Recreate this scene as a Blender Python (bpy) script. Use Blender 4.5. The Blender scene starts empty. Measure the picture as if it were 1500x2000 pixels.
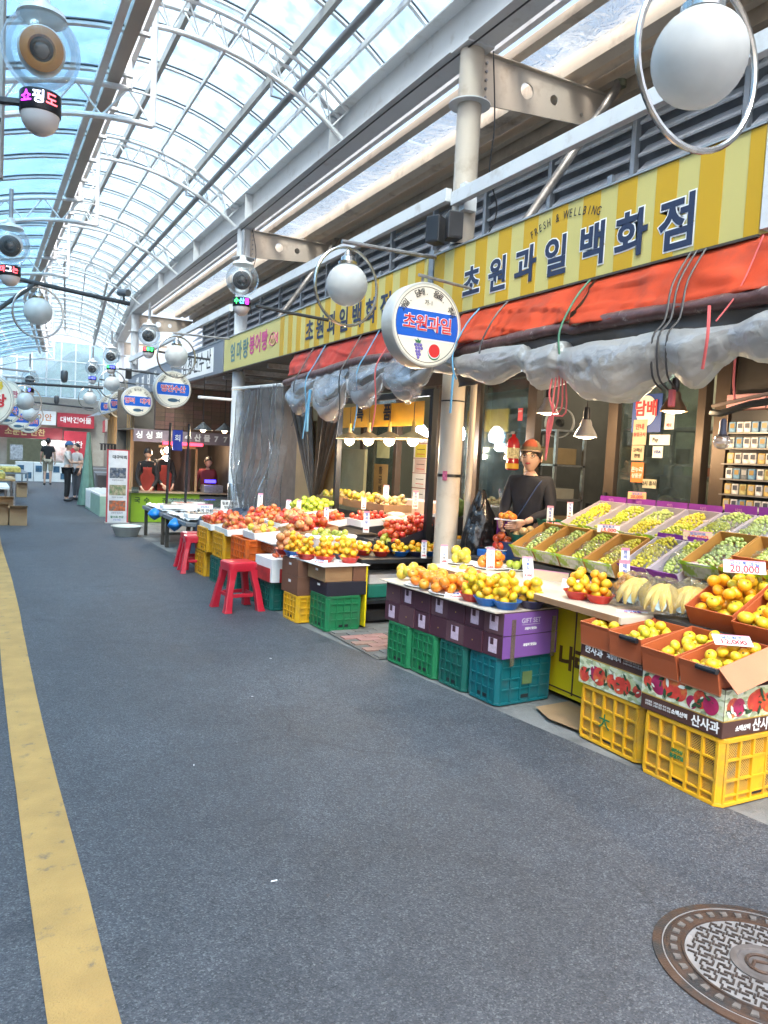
import bpy, bmesh, math, random
from mathutils import Vector, Matrix, Euler
R = math.radians
random.seed(11)
SC = bpy.context.scene
COL = SC.collection
PI = math.pi

# ------------------------------------------------------------------ camera
cam = bpy.data.objects.new('camera', bpy.data.cameras.new('camera'))
COL.objects.link(cam)
cam.data.lens = 27.0
cam.data.sensor_width = 36.0
cam.data.clip_start = 0.05
cam.data.clip_end = 3000
cam.matrix_world = Matrix((
    (0.88302639, -0.01224820, -0.46916348, 0.0),
    (-0.46666398, 0.08335382, -0.88049808, 0.0),
    (0.04989109, 0.99644474, 0.06788783, 1.48),
    (0, 0, 0, 1)))
SC.camera = cam

# ------------------------------------------------------------------ world and sun
SUN_EL, SUN_AZ = R(56), R(212)
W = bpy.data.worlds.new('World'); SC.world = W; W.use_nodes = True
nt = W.node_tree
sky = nt.nodes.new('ShaderNodeTexSky'); sky.sky_type = 'NISHITA'; sky.sun_disc = False
sky.sun_elevation = SUN_EL; sky.sun_rotation = SUN_AZ
sky.air_density = 1.0; sky.dust_density = 7.0; sky.ozone_density = 1.0
bg = nt.nodes['Background']; bg.inputs['Strength'].default_value = 0.15
nt.links.new(sky.outputs[0], bg.inputs[0])
sl = bpy.data.lights.new('sun', 'SUN'); sl.energy = 1.6; sl.angle = R(20); sl.color = (1, .96, .9)
so = bpy.data.objects.new('sun', sl); COL.objects.link(so)
d = Vector((math.sin(SUN_AZ) * math.cos(SUN_EL), math.cos(SUN_AZ) * math.cos(SUN_EL), math.sin(SUN_EL)))
so.rotation_euler = d.to_track_quat('Z', 'Y').to_euler(); so.location = (0, 0, 40)
SC.view_settings.view_transform = 'Standard'; SC.view_settings.look = 'None'
SC.view_settings.gamma = 1; SC.view_settings.exposure = 2.0
SC.render.engine = 'CYCLES'
try:
    SC.cycles.max_bounces = 10; SC.cycles.transparent_max_bounces = 16
    SC.cycles.sample_clamp_indirect = 6; SC.cycles.caustics_refractive = False; SC.cycles.caustics_reflective = False
except Exception: pass

# ------------------------------------------------------------------ materials
def s2l(c):
    return tuple(((x / 12.92) if x <= .04045 else ((x + .055) / 1.055) ** 2.4) for x in c)
def hx(h):
    return s2l(tuple(int(h[i:i + 2], 16) / 255 for i in (0, 2, 4)))
_m = {}
def mat(name, col, rough=.6, metal=0, var=.12, scale=6, bump=0, bscale=60, dirt=None, dscale=3, dlo=.55, dhi=.75, rnd=0, emit=0, coat=0, trans=0, spec=.5, sss=0):
    if name in _m: return _m[name]
    m = bpy.data.materials.new(name); m.use_nodes = True; _m[name] = m
    n = m.node_tree.nodes; l = m.node_tree.links; b = n['Principled BSDF']
    if isinstance(col, str): col = hx(col)
    tc = n.new('ShaderNodeTexCoord')
    ns = n.new('ShaderNodeTexNoise'); ns.inputs['Scale'].default_value = scale; ns.inputs['Detail'].default_value = 5
    l.new(tc.outputs['Object'], ns.inputs['Vector'])
    r = n.new('ShaderNodeMix'); r.data_type = 'RGBA'
    mp = n.new('ShaderNodeMapRange'); mp.inputs[1].default_value = .3; mp.inputs[2].default_value = .7
    l.new(ns.outputs['Fac'], mp.inputs[0]); l.new(mp.outputs[0], r.inputs['Factor'])
    r.inputs['A'].default_value = tuple(c * (1 - var) for c in col) + (1,)
    r.inputs['B'].default_value = tuple(min(1, c * (1 + var)) for c in col) + (1,)
    out = r.outputs['Result']
    if dirt:
        if isinstance(dirt, str): dirt = hx(dirt)
        n2 = n.new('ShaderNodeTexNoise'); n2.inputs['Scale'].default_value = dscale; n2.inputs['Detail'].default_value = 8; n2.inputs['Roughness'].default_value = .65
        l.new(tc.outputs['Object'], n2.inputs['Vector'])
        m2 = n.new('ShaderNodeMapRange'); m2.inputs[1].default_value = dlo; m2.inputs[2].default_value = dhi; l.new(n2.outputs['Fac'], m2.inputs[0])
        x = n.new('ShaderNodeMix'); x.data_type = 'RGBA'; l.new(m2.outputs[0], x.inputs['Factor']); l.new(out, x.inputs['A']); x.inputs['B'].default_value = dirt + (1,)
        out = x.outputs['Result']
    if rnd:
        oi = n.new('ShaderNodeObjectInfo'); hs = n.new('ShaderNodeHueSaturation')
        a = n.new('ShaderNodeMapRange'); a.inputs[3].default_value = .5 - rnd * .015; a.inputs[4].default_value = .5 + rnd * .11
        l.new(oi.outputs['Random'], a.inputs[0]); l.new(a.outputs[0], hs.inputs['Hue'])
        a2 = n.new('ShaderNodeMath'); a2.operation = 'MULTIPLY_ADD'; a2.inputs[1].default_value = -rnd * 1.2; a2.inputs[2].default_value = 1 + rnd * .5
        l.new(oi.outputs['Random'], a2.inputs[0]); l.new(a2.outputs[0], hs.inputs['Value']); l.new(out, hs.inputs['Color']); out = hs.outputs[0]
    l.new(out, b.inputs['Base Color'])
    b.inputs['Roughness'].default_value = rough; b.inputs['Metallic'].default_value = metal
    b.inputs['Specular IOR Level'].default_value = spec
    if coat: b.inputs['Coat Weight'].default_value = coat; b.inputs['Coat Roughness'].default_value = .1
    if trans: b.inputs['Transmission Weight'].default_value = trans
    if sss: b.inputs['Subsurface Weight'].default_value = sss; b.inputs['Subsurface Radius'].default_value = (.02, .01, .006)
    if bump:
        nb = n.new('ShaderNodeTexNoise'); nb.inputs['Scale'].default_value = bscale; nb.inputs['Detail'].default_value = 4
        l.new(tc.outputs['Object'], nb.inputs['Vector'])
        bu = n.new('ShaderNodeBump'); bu.inputs['Strength'].default_value = min(1, bump); bu.inputs['Distance'].default_value = .01
        l.new(nb.outputs['Fac'], bu.inputs['Height']); l.new(bu.outputs[0], b.inputs['Normal'])
    if emit:
        b.inputs['Emission Color'].default_value = tuple(col) + (1,); b.inputs['Emission Strength'].default_value = emit
    return m
def clear(name, tint, refl=.08, body=0, bodycol=(.8, .8, .8), rough=.08, wave=0, bscale=14, fres=.5, glowy=.5):
    """thin sheet of clear or milky plastic / glass: see-through, a little gloss, an optional milky share"""
    if name in _m: return _m[name]
    m = bpy.data.materials.new(name); m.use_nodes = True; _m[name] = m
    n = m.node_tree.nodes; l = m.node_tree.links; n.remove(n['Principled BSDF'])
    t = n.new('ShaderNodeBsdfTransparent'); t.inputs[0].default_value = tuple(tint) + (1,)
    g = n.new('ShaderNodeBsdfGlossy'); g.inputs['Roughness'].default_value = rough; g.inputs[0].default_value = (.9, .95, 1, 1)
    last = t.outputs[0]
    tc = n.new('ShaderNodeTexCoord')
    if body:
        df = n.new('ShaderNodeBsdfDiffuse'); df.inputs[0].default_value = tuple(bodycol) + (1,)
        tr = n.new('ShaderNodeBsdfTranslucent'); tr.inputs[0].default_value = tuple(bodycol) + (1,)
        a = n.new('ShaderNodeMixShader'); a.inputs[0].default_value = glowy; l.new(df.outputs[0], a.inputs[1]); l.new(tr.outputs[0], a.inputs[2])
        x = n.new('ShaderNodeMixShader'); x.inputs[0].default_value = body
        ns = n.new('ShaderNodeTexNoise'); ns.inputs['Scale'].default_value = 5; ns.inputs['Detail'].default_value = 6; l.new(tc.outputs['Object'], ns.inputs[0])
        mr = n.new('ShaderNodeMapRange'); mr.inputs[1].default_value = .3; mr.inputs[2].default_value = .7; mr.inputs[3].default_value = max(0, body - .15); mr.inputs[4].default_value = min(1, body + .15)
        l.new(ns.outputs[0], mr.inputs[0]); l.new(mr.outputs[0], x.inputs[0])
        l.new(last, x.inputs[1]); l.new(a.outputs[0], x.inputs[2]); last = x.outputs[0]
    lw = n.new('ShaderNodeLayerWeight'); lw.inputs[0].default_value = .25
    mm = n.new('ShaderNodeMath'); mm.operation = 'MULTIPLY_ADD'; mm.inputs[1].default_value = fres; mm.inputs[2].default_value = refl
    l.new(lw.outputs['Fresnel'], mm.inputs[0])
    y = n.new('ShaderNodeMixShader'); l.new(mm.outputs[0], y.inputs[0]); l.new(last, y.inputs[1]); l.new(g.outputs[0], y.inputs[2])
    if wave:
        nb = n.new('ShaderNodeTexNoise'); nb.inputs['Scale'].default_value = bscale; nb.inputs['Detail'].default_value = 3; nb.inputs['Distortion'].default_value = 1.5
        l.new(tc.outputs['Object'], nb.inputs[0])
        bu = n.new('ShaderNodeBump'); bu.inputs['Strength'].default_value = wave; bu.inputs['Distance'].default_value = .04
        l.new(nb.outputs[0], bu.inputs['Height']); l.new(bu.outputs[0], g.inputs['Normal'])
        if body: l.new(bu.outputs[0], df.inputs['Normal'])
    l.new(y.outputs[0], n['Material Output'].inputs[0])
    return m
def glow(name, col, s):
    if name in _m: return _m[name]
    m = bpy.data.materials.new(name); m.use_nodes = True; _m[name] = m
    b = m.node_tree.nodes['Principled BSDF']; b.inputs['Base Color'].default_value = tuple(col) + (1,)
    b.inputs['Emission Color'].default_value = tuple(col) + (1,); b.inputs['Emission Strength'].default_value = s
    return m

# ------------------------------------------------------------------ mesh builder
FW = Matrix(((0, 0, -1), (-1, 0, 0), (0, 1, 0))).to_4x4()   # lettering plane that looks to -X (street side of the shops)
FS = Matrix(((1, 0, 0), (0, 0, -1), (0, 1, 0))).to_4x4()    # lettering plane that looks to -Y (towards the camera)
def T(x, y, z): return Matrix.Translation((x, y, z))
def RZ(a): return Matrix.Rotation(a, 4, 'Z')
def RX(a): return Matrix.Rotation(a, 4, 'X')
def RY(a): return Matrix.Rotation(a, 4, 'Y')
class MB:
    def __init__(s, M=None): s.v = []; s.f = []; s.mi = []; s.M = M or Matrix.Identity(4)
    def add(s, vs, fs, mi=0):
        o = len(s.v); s.v += [tuple(s.M @ Vector(p)) for p in vs]
        s.f += [tuple(i + o for i in f) for f in fs]; s.mi += [mi] * len(fs)
    def box(s, x0, x1, y0, y1, z0, z1, mi=0, faces=None):
        vs = [(x0, y0, z0), (x1, y0, z0), (x1, y1, z0), (x0, y1, z0), (x0, y0, z1), (x1, y0, z1), (x1, y1, z1), (x0, y1, z1)]
        fs = [(0, 3, 2, 1), (4, 5, 6, 7), (0, 1, 5, 4), (1, 2, 6, 5), (2, 3, 7, 6), (3, 0, 4, 7)]
        s.add(vs, fs, mi); return s
    def cbox(s, c, d, mi=0, M=None):
        o = s.M
        if M is not None: s.M = s.M @ M
        s.box(c[0] - d[0] / 2, c[0] + d[0] / 2, c[1] - d[1] / 2, c[1] + d[1] / 2, c[2] - d[2] / 2, c[2] + d[2] / 2, mi); s.M = o; return s
    def tube(s, pts, r, n=8, mi=0, closed=False, caps=True, flat=None):
        pts = [Vector(p) for p in pts]; N = len(pts); vs = []; fs = []
        rr = r if isinstance(r, (list, tuple)) else [r] * N
        up = None
        for i, p in enumerate(pts):
            if closed: t = (pts[(i + 1) % N] - pts[i - 1])
            else: t = pts[min(i + 1, N - 1)] - pts[max(i - 1, 0)]
            t.normalize()
            if up is None: up = Vector((0, 0, 1)) if abs(t.z) < .9 else Vector((1, 0, 0))
            a = t.cross(up)
            if a.length < 1e-4: a = t.orthogonal()
            a.normalize(); b = a.cross(t).normalized(); up = b
            for k in range(n):
                q = 2 * PI * (k + .5) / n
                vs.append(p + (a * math.cos(q) + b * math.sin(q) * (flat or 1)) * rr[i])
        for i in range(N if closed else N - 1):
            j = (i + 1) % N
            for k in range(n):
                fs.append((i * n + k, i * n + (k + 1) % n, j * n + (k + 1) % n, j * n + k))
        if caps and not closed:
            fs.append(tuple(range(n))[::-1]); fs.append(tuple((N - 1) * n + k for k in range(n)))
        s.add(vs, fs, mi); return s
    def lathe(s, prof, n=24, mi=0, M=None, sx=1, sy=1, caps=True):
        o = s.M
        if M is not None: s.M = s.M @ M
        vs = []; fs = []
        for (r, z) in prof:
            for k in range(n):
                q = 2 * PI * k / n; vs.append((r * math.cos(q) * sx, r * math.sin(q) * sy, z))
        for i in range(len(prof) - 1):
            for k in range(n): fs.append((i * n + k, i * n + (k + 1) % n, (i + 1) * n + (k + 1) % n, (i + 1) * n + k))
        if caps and prof[0][0] > 1e-5: fs.append(tuple(range(n))[::-1])
        if caps and prof[-1][0] > 1e-5: fs.append(tuple((len(prof) - 1) * n + k for k in range(n)))
        s.add(vs, fs, mi); s.M = o; return s
    def ball(s, c, r, n=12, mi=0, M=None):
        if not isinstance(r, (list, tuple)): r = (r, r, r)
        m = max(4, n // 2)
        prof = [(max(1e-6, math.sin(PI * i / m)), -math.cos(PI * i / m)) for i in range(m + 1)]
        return s.lathe(prof, n, mi, (M if M is not None else Matrix.Identity(4)) @ T(*c) @ Matrix.Diagonal((r[0], r[1], r[2], 1)))
    def poly(s, pts, th, mi=0):
        """flat outline in XY pulled to thickness th along Z"""
        n = len(pts); vs = [(p[0], p[1], 0) for p in pts] + [(p[0], p[1], th) for p in pts]
        fs = [tuple(range(n))[::-1], tuple(range(n, 2 * n))] + [(i, (i + 1) % n, n + (i + 1) % n, n + i) for i in range(n)]
        s.add(vs, fs, mi); return s
    def grid(s, fn, nu, nv, mi=0, wrapv=False):
        vs = [fn(i / nu, j / nv) for i in range(nu + 1) for j in range(nv + (0 if wrapv else 1))]
        w = nv if wrapv else nv + 1; fs = []
        for i in range(nu):
            for j in range(nv):
                k = (j + 1) % nv if wrapv else j + 1
                fs.append((i * w + j, (i + 1) * w + j, (i + 1) * w + k, i * w + k))
        s.add(vs, fs, mi); return s
    def mesh(s, name, mats, smooth=False):
        me = bpy.data.meshes.new(name); me.from_pydata(s.v, [], s.f)
        if not isinstance(mats, (list, tuple)): mats = [mats]
        for m in mats: me.materials.append(m)
        if len(mats) > 1: me.polygons.foreach_set('material_index', s.mi)
        if smooth:
            me.polygons.foreach_set('use_smooth', [True] * len(me.polygons))
            if smooth != 'all':
                try: me.set_sharp_from_angle(angle=R(smooth if smooth is not True else 40))
                except Exception: pass
        me.validate(); me.update(); return me
    def build(s, name, mats, parent=None, loc=None, rot=None, smooth=False, bevel=0, kind=None):
        o = link(name, s.mesh(name, mats, smooth), parent, loc, rot)
        if bevel:
            b = o.modifiers.new('bevel', 'BEVEL'); b.width = bevel; b.segments = 2; b.limit_method = 'ANGLE'; b.angle_limit = R(50)
        if kind: o['kind'] = kind
        return o
def link(name, data, parent=None, loc=None, rot=None):
    o = bpy.data.objects.new(name, data); COL.objects.link(o)
    if parent is not None: o.parent = parent; _ch.setdefault(parent.name, []).append(o)
    if loc is not None: o.location = loc
    if rot is not None: o.rotation_euler = rot if isinstance(rot, (tuple, list, Euler)) else (0, 0, rot)
    return o
def tag(o, label, cat, group=None):
    o['label'] = label; o['category'] = cat
    if group: o['group'] = group
    return o
def thing(name, label, cat, loc=(0, 0, 0), rz=0, group=None):
    o = link(name, None, None, loc, rz); o.empty_display_size = .1
    return tag(o, label, cat, group)
def struct(name, mb, m, **k):
    return mb.build(name, m, kind='structure', **k)
def dup(o, loc=None, rz=None, label=None, parent=None):
    c = o.copy(); COL.objects.link(c)
    if parent is not None: c.parent = parent; _ch.setdefault(parent.name, []).append(c)
    if loc is not None: c.location = loc
    if rz is not None: c.rotation_euler = (0, 0, rz)
    if label: c['label'] = label
    for ch in KIDS(o): dup(ch, parent=c)
    return c
def curve_pts(p, k=4):
    """Catmull-Rom through the points"""
    p = [Vector(q) for q in p]; o = []
    if len(p) < 3: return p
    for i in range(len(p) - 1):
        a = p[max(i - 1, 0)]; b = p[i]; c = p[i + 1]; d_ = p[min(i + 2, len(p) - 1)]
        for j in range(k):
            t = j / k; o.append(.5 * ((2 * b) + (c - a) * t + (2 * a - 5 * b + 4 * c - d_) * t * t + (3 * b - a - 3 * c + d_) * t ** 3))
    return o + [p[-1]]
_ch = {}
def KIDS(o): return list(_ch.get(o.name, ()))
# a small side scene in which curves and skins are turned into plain meshes
WS = bpy.data.scenes.new('workshop')
def to_mesh(o):
    WS.collection.objects.link(o); vl = WS.view_layers[0]; vl.update()
    me = bpy.data.meshes.new_from_object(o.evaluated_get(vl.depsgraph)); dat = o.data; bpy.data.objects.remove(o)
    (bpy.data.curves if isinstance(dat, bpy.types.Curve) else bpy.data.meshes).remove(dat); return me
_txt = {}
def text(body, size, m, parent=None, loc=(0, 0, 0), F=None, bold=0, ext=.0015, name='lettering', sx=1, rot=0, align='CENTER', ls=1):
    key = (body, bold, size, ext, m.name, align, ls)
    if key not in _txt:
        c = bpy.data.curves.new('t', 'FONT'); c.body = body; c.size = size; c.extrude = ext; c.offset = bold
        c.align_x = align; c.align_y = 'CENTER'; c.resolution_u = 3; c.space_character = ls
        me = to_mesh(bpy.data.objects.new('t', c)); me.materials.clear(); me.materials.append(m); _txt[key] = me
    o = link(name, _txt[key], parent)
    o.matrix_local = T(*loc) @ (F if F is not None else Matrix.Identity(4)) @ RZ(rot) @ Matrix.Diagonal((sx, 1, 1, 1))
    return o
BA = R(5.45); BY = 21.0; BX = 2.0
def bend(x, y):
    """beyond y=21 the arcade turns a little to the right"""
    if y <= BY: return x, y, 0.0
    dy = y - BY; dx = x - BX
    return BX + dx * math.cos(BA) + dy * math.sin(BA), BY - dx * math.sin(BA) + dy * math.cos(BA), -BA
def bp(x, y, z): a, b, _ = bend(x, y); return (a, b, z)

# ---- shared colours
WHITE = mat('white_paint', (.62, .64, .66), .4, var=.05, scale=2, dirt=(.36, .33, .29), dscale=5, dlo=.56, dhi=.85, bump=.05, bscale=30)
CREAM = mat('cream_paint', (.52, .455, .375), .42, var=.06, scale=2, dirt=(.3, .22, .15), dscale=4, dlo=.56, dhi=.82)
STEEL = mat('grey_steel', (.30, .30, .31), .4, .6, var=.2, scale=20, dirt=(.16, .12, .09), dlo=.55)
DSTEEL = mat('dark_steel', (.045, .05, .055), .45, .3, var=.2)
CHROME = mat('stainless', (.55, .54, .52), .22, 1, var=.15, scale=12)
BLACK = mat('black_plastic', (.015, .015, .018), .4, var=.3)
PAPER = mat('white_paper', (.78, .77, .76), .7, var=.04)
RED = mat('red_ink', (.55, .03, .04), .6, var=.05)
BLUEI = mat('blue_ink', (.03, .09, .42), .6, var=.05)
BLKI = mat('black_ink', (.02, .02, .025), .6, var=.05)
NAVY = mat('navy_ink', (.018, .028, .07), .5, var=.05)
GRNI = mat('green_ink', (.02, .16, .06), .6, var=.05)
WHI = mat('white_ink', (.8, .8, .8), .5, var=.03)
# ================================================================== GROUND
def asphalt():
    m = bpy.data.materials.new('asphalt'); m.use_nodes = True; n = m.node_tree.nodes; l = m.node_tree.links; b = n['Principled BSDF']
    tc = n.new('ShaderNodeTexCoord')
    def noise(s, d=3, dist=0):
        q = n.new('ShaderNodeTexNoise'); q.inputs['Scale'].default_value = s; q.inputs['Detail'].default_value = d; q.inputs['Distortion'].default_value = dist
        l.new(tc.outputs['Object'], q.inputs['Vector']); return q
    big = noise(.7, 5, .6); mid = noise(6, 6)
    v = n.new('ShaderNodeTexVoronoi'); v.inputs['Scale'].default_value = 190; l.new(tc.outputs['Object'], v.inputs['Vector'])
    v2 = n.new('ShaderNodeTexVoronoi'); v2.inputs['Scale'].default_value = 75; l.new(tc.outputs['Object'], v2.inputs['Vector'])
    cr = n.new('ShaderNodeValToRGB'); e = cr.color_ramp
    e.elements[0].position = .0; e.elements[0].color = (.020, .022, .027, 1); e.elements[1].position = 1; e.elements[1].color = (.17, .175, .185, 1)
    k = e.elements.new(.45); k.color = (.050, .054, .064, 1); k = e.elements.new(.8); k.color = (.076, .081, .094, 1)
    sp = n.new('ShaderNodeSeparateColor'); l.new(v.outputs['Color'], sp.inputs[0]); l.new(sp.outputs[0], cr.inputs[0])
    cr2 = n.new('ShaderNodeValToRGB'); e = cr2.color_ramp; e.elements[0].color = (.038, .042, .052, 1); e.elements[1].color = (.088, .094, .106, 1)
    sp2 = n.new('ShaderNodeSeparateColor'); l.new(v2.outputs['Color'], sp2.inputs[0]); l.new(sp2.outputs[1], cr2.inputs[0])
    mx = n.new('ShaderNodeMix'); mx.data_type = 'RGBA'; mx.inputs['Factor'].default_value = .35; l.new(cr.outputs[0], mx.inputs['A']); l.new(cr2.outputs[0], mx.inputs['B'])
    mr = n.new('ShaderNodeMapRange'); mr.inputs[1].default_value = .3; mr.inputs[2].default_value = .7; mr.inputs[3].default_value = .78; mr.inputs[4].default_value = 1.25; l.new(big.outputs[0], mr.inputs[0])
    mr2 = n.new('ShaderNodeMapRange'); mr2.inputs[1].default_value = .3; mr2.inputs[2].default_value = .7; mr2.inputs[3].default_value = .9; mr2.inputs[4].default_value = 1.1; l.new(mid.outputs[0], mr2.inputs[0])
    mu = n.new('ShaderNodeMath'); mu.operation = 'MULTIPLY'; l.new(mr.outputs[0], mu.inputs[0]); l.new(mr2.outputs[0], mu.inputs[1])
    hs = n.new('ShaderNodeHueSaturation'); l.new(mx.outputs['Result'], hs.inputs['Color']); l.new(mu.outputs[0], hs.inputs['Value'])
    # dark oily patches and pale scuffs
    st = noise(1.7, 7, 1.2); ms = n.new('ShaderNodeMapRange'); ms.inputs[1].default_value = .6; ms.inputs[2].default_value = .72; ms.inputs[4].default_value = .45; l.new(st.outputs[0], ms.inputs[0])
    m3 = n.new('ShaderNodeMix'); m3.data_type = 'RGBA'; l.new(ms.outputs[0], m3.inputs['Factor']); l.new(hs.outputs[0], m3.inputs['A']); m3.inputs['B'].default_value = (.03, .034, .042, 1)
    # hairline cracks and scattered pale and dark specks
    cv = n.new('ShaderNodeTexVoronoi'); cv.feature = 'DISTANCE_TO_EDGE'; cv.inputs['Scale'].default_value = .55; wq = noise(2.2, 6, .3); wm = n.new('ShaderNodeMix'); wm.data_type = 'VECTOR'; wm.inputs['Factor'].default_value = .16; l.new(tc.outputs['Object'], wm.inputs['A']); l.new(wq.outputs['Color'], wm.inputs['B']); l.new(wm.outputs['Result'], cv.inputs['Vector'])
    cm = n.new('ShaderNodeMapRange'); cm.inputs[1].default_value = .0; cm.inputs[2].default_value = .006; cm.inputs[3].default_value = .55; cm.inputs[4].default_value = 0; l.new(cv.outputs['Distance'], cm.inputs[0])
    cg = n.new('ShaderNodeMath'); cg.operation = 'MULTIPLY'; l.new(cm.outputs[0], cg.inputs[0]); cn_ = n.new('ShaderNodeMapRange'); cn_.inputs[1].default_value = .5; cn_.inputs[2].default_value = .62; l.new(noise(.9, 3).outputs[0], cn_.inputs[0]); l.new(cn_.outputs[0], cg.inputs[1])
    m4 = n.new('ShaderNodeMix'); m4.data_type = 'RGBA'; l.new(cg.outputs[0], m4.inputs['Factor']); l.new(m3.outputs['Result'], m4.inputs['A']); m4.inputs['B'].default_value = (.02, .021, .024, 1)
    sv = n.new('ShaderNodeTexVoronoi'); sv.inputs['Scale'].default_value = 9; l.new(tc.outputs['Object'], sv.inputs['Vector']); sm = n.new('ShaderNodeMapRange'); sm.inputs[1].default_value = .045; sm.inputs[2].default_value = .03; sm.inputs[3].default_value = 0; sm.inputs[4].default_value = 1; l.new(sv.outputs['Distance'], sm.inputs[0])
    sc_ = n.new('ShaderNodeSeparateColor'); l.new(sv.outputs['Color'], sc_.inputs[0]); g1 = n.new('ShaderNodeMath'); g1.operation = 'GREATER_THAN'; g1.inputs[1].default_value = .86; l.new(sc_.outputs[0], g1.inputs[0]); g2 = n.new('ShaderNodeMath'); g2.operation = 'MULTIPLY'; l.new(g1.outputs[0], g2.inputs[0]); l.new(sm.outputs[0], g2.inputs[1]); g3 = n.new('ShaderNodeMath'); g3.operation = 'MULTIPLY'; g3.inputs[1].default_value = .6; l.new(g2.outputs[0], g3.inputs[0])
    rb_ = n.new('ShaderNodeValToRGB'); rb_.color_ramp.interpolation = 'CONSTANT'; rb_.color_ramp.elements[0].color = (.02, .02, .024, 1); rb_.color_ramp.elements[1].position = .6; rb_.color_ramp.elements[1].color = (.26, .26, .25, 1); l.new(sc_.outputs[1], rb_.inputs[0])
    m5 = n.new('ShaderNodeMix'); m5.data_type = 'RGBA'; l.new(g3.outputs[0], m5.inputs['Factor']); l.new(m4.outputs['Result'], m5.inputs['A']); l.new(rb_.outputs[0], m5.inputs['B'])
    l.new(m5.outputs['Result'], b.inputs['Base Color'])
    rr = n.new('ShaderNodeMapRange'); rr.inputs[3].default_value = .5; rr.inputs[4].default_value = .8; l.new(big.outputs[0], rr.inputs[0]); l.new(rr.outputs[0], b.inputs['Roughness'])
    bu = n.new('ShaderNodeBump'); bu.inputs['Strength'].default_value = .5; bu.inputs['Distance'].default_value = .004; l.new(v.outputs['Distance'], bu.inputs['Height']); l.new(bu.outputs[0], b.inputs['Normal'])
    return m
CONC = mat('concrete', (.17, .17, .165), .8, var=.18, scale=4, bump=.3, bscale=90, dirt=(.07, .07, .072), dscale=2.5, dlo=.5, dhi=.7)
MB().box(-300, 300, -300, 900, -.5, 0).build('ground', CONC, kind='structure', loc=(0, 0, -.008))
# the lane narrows towards the far end as the stalls come forward
def edge(y): return 3.02 - .125 * (y - 2.0) if y < 6 else 2.52 - .012 * (y - 6)
g = MB(); N = 60
pts = []
for i in range(N + 1):
    y = -3 + i * 36.5 / N; a = bend(-3.2, y); c = bend(edge(y) if y < 21 else 2.6, y); pts.append(((a[0], a[1]), (c[0], c[1])))
vs = []; fs = []
for a, c in pts: vs += [(a[0], a[1], 0), (c[0], c[1], 0)]
for i in range(N): fs.append((2 * i, 2 * i + 1, 2 * i + 3, 2 * i + 2))
g.add(vs, fs); ROAD = asphalt(); g.build('road', ROAD, kind='structure')
YLINE = mat('road_yellow', (.44, .265, .085), .7, var=.14, scale=5, dirt=(.11, .10, .09), dscale=11, dlo=.58, dhi=.74, bump=.5, bscale=140)
g = MB(); vs = []; fs = []
for i in range(60):
    y = -1 + i * .45; w = .012 * math.sin(i * .37); l_, r_ = .172 + w, .337 + w
    vs += [(l_ - .004 * random.random(), y, .004), (r_ + .004 * random.random(), y, .004)]
    if i: fs.append((2 * i - 2, 2 * i - 1, 2 * i + 1, 2 * i))
g.add(vs, fs); g.build('painted_line', YLINE, kind='structure')
# block paving between the stalls
pv = MB().box(2.64, 3.7, 4.95, 5.86, .0, .004).build('pavement', mat('joint_sand', (.12, .11, .10), .9), kind='structure')
pm = [mat('paver_grey', (.16, .15, .145), .8, var=.2, rnd=.3, bump=.3), mat('paver_pink', (.33, .17, .15), .8, var=.2, rnd=.3, bump=.3)]
pme = [MB().box(-.096, .096, -.046, .046, 0, .012).mesh('paver', m) for m in pm]
for i in range(5):
    for j in range(9):
        x = 2.76 + i * .2 + (j % 2) * .1; y = 5.01 + j * .1
        o = link('paver', pme[1 if (i < 2 and j in (2, 3, 4, 5, 6)) else 0], pv, (x, y, .002))
# litter and gum marks
for i, (x, y, s) in enumerate([(.93, 2.42, .013), (.92, 3.5, .008), (1.5, 4.4, .007), (.6, 2.6, .006), (1.9, 5.2, .01)]):
    t = MB().poly([(-s, -.2 * s), (.8 * s, -.3 * s), (s, .25 * s), (-.7 * s, .3 * s)], .0015).build('paper_scrap', PAPER if i != 3 else BLACK, loc=(x, y, .003), rot=i * 1.3)
    tag(t, ['pale scrap of paper lying flat on the asphalt nearest the camera', 'tiny white scrap on the asphalt beside the yellow line', 'small white speck of litter in the middle of the lane', 'dark chewing gum speck on the asphalt near the yellow line', 'white paper crumb on the asphalt towards the teal crates'][i], 'litter')
c = MB()
c.add([(3.02, 3.18, .012), (3.34, 3.25, .006), (3.36, 3.66, .006), (3.05, 3.62, .014), (2.97, 3.4, .02), (3.18, 3.4, .009)], [(0, 1, 5), (1, 2, 5), (2, 3, 5), (3, 4, 5), (4, 0, 5)])
tag(c.build('cardboard_sheet', mat('kraft', (.30, .19, .10), .8, var=.1, bump=.1), smooth=False), 'flattened cardboard sheet on the ground under the yellow cabinet', 'cardboard')
KRAFT = _m['kraft']

# manhole cover
RUST = mat('cast_iron', (.085, .05, .035), .55, .35, var=.3, scale=7, dirt=(.04, .04, .042), dscale=9, dlo=.45, dhi=.6, bump=.3, bscale=150)
IRONW = mat('worn_iron', (.30, .30, .31), .45, .35, var=.2, scale=12, dirt=(.14, .12, .11), dscale=20, dlo=.55, dhi=.75)
mh = thing('manhole_cover', 'round brown cast iron manhole cover with square pads and woven tread', 'manhole cover', (2.133, 1.407, 0))
MB().lathe([(.318, 0), (.318, .006), (.292, .008), (.289, .002), (.1, .002)], 96).build('frame_ring', RUST, mh, smooth=True)
MB().lathe([(.284, .002), (.284, .007), (.278, .009), (.277, .005), (.232, .005), (.231, .010), (.224, .010), (.223, .002)], 96).build('cover_rim', RUST, mh, smooth=True)
MB().lathe([(.2895, .001), (.2895, .0065), (.286, .0065), (.286, .001)], 96, caps=False).build('rim_gap', IRONW, mh)
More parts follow.
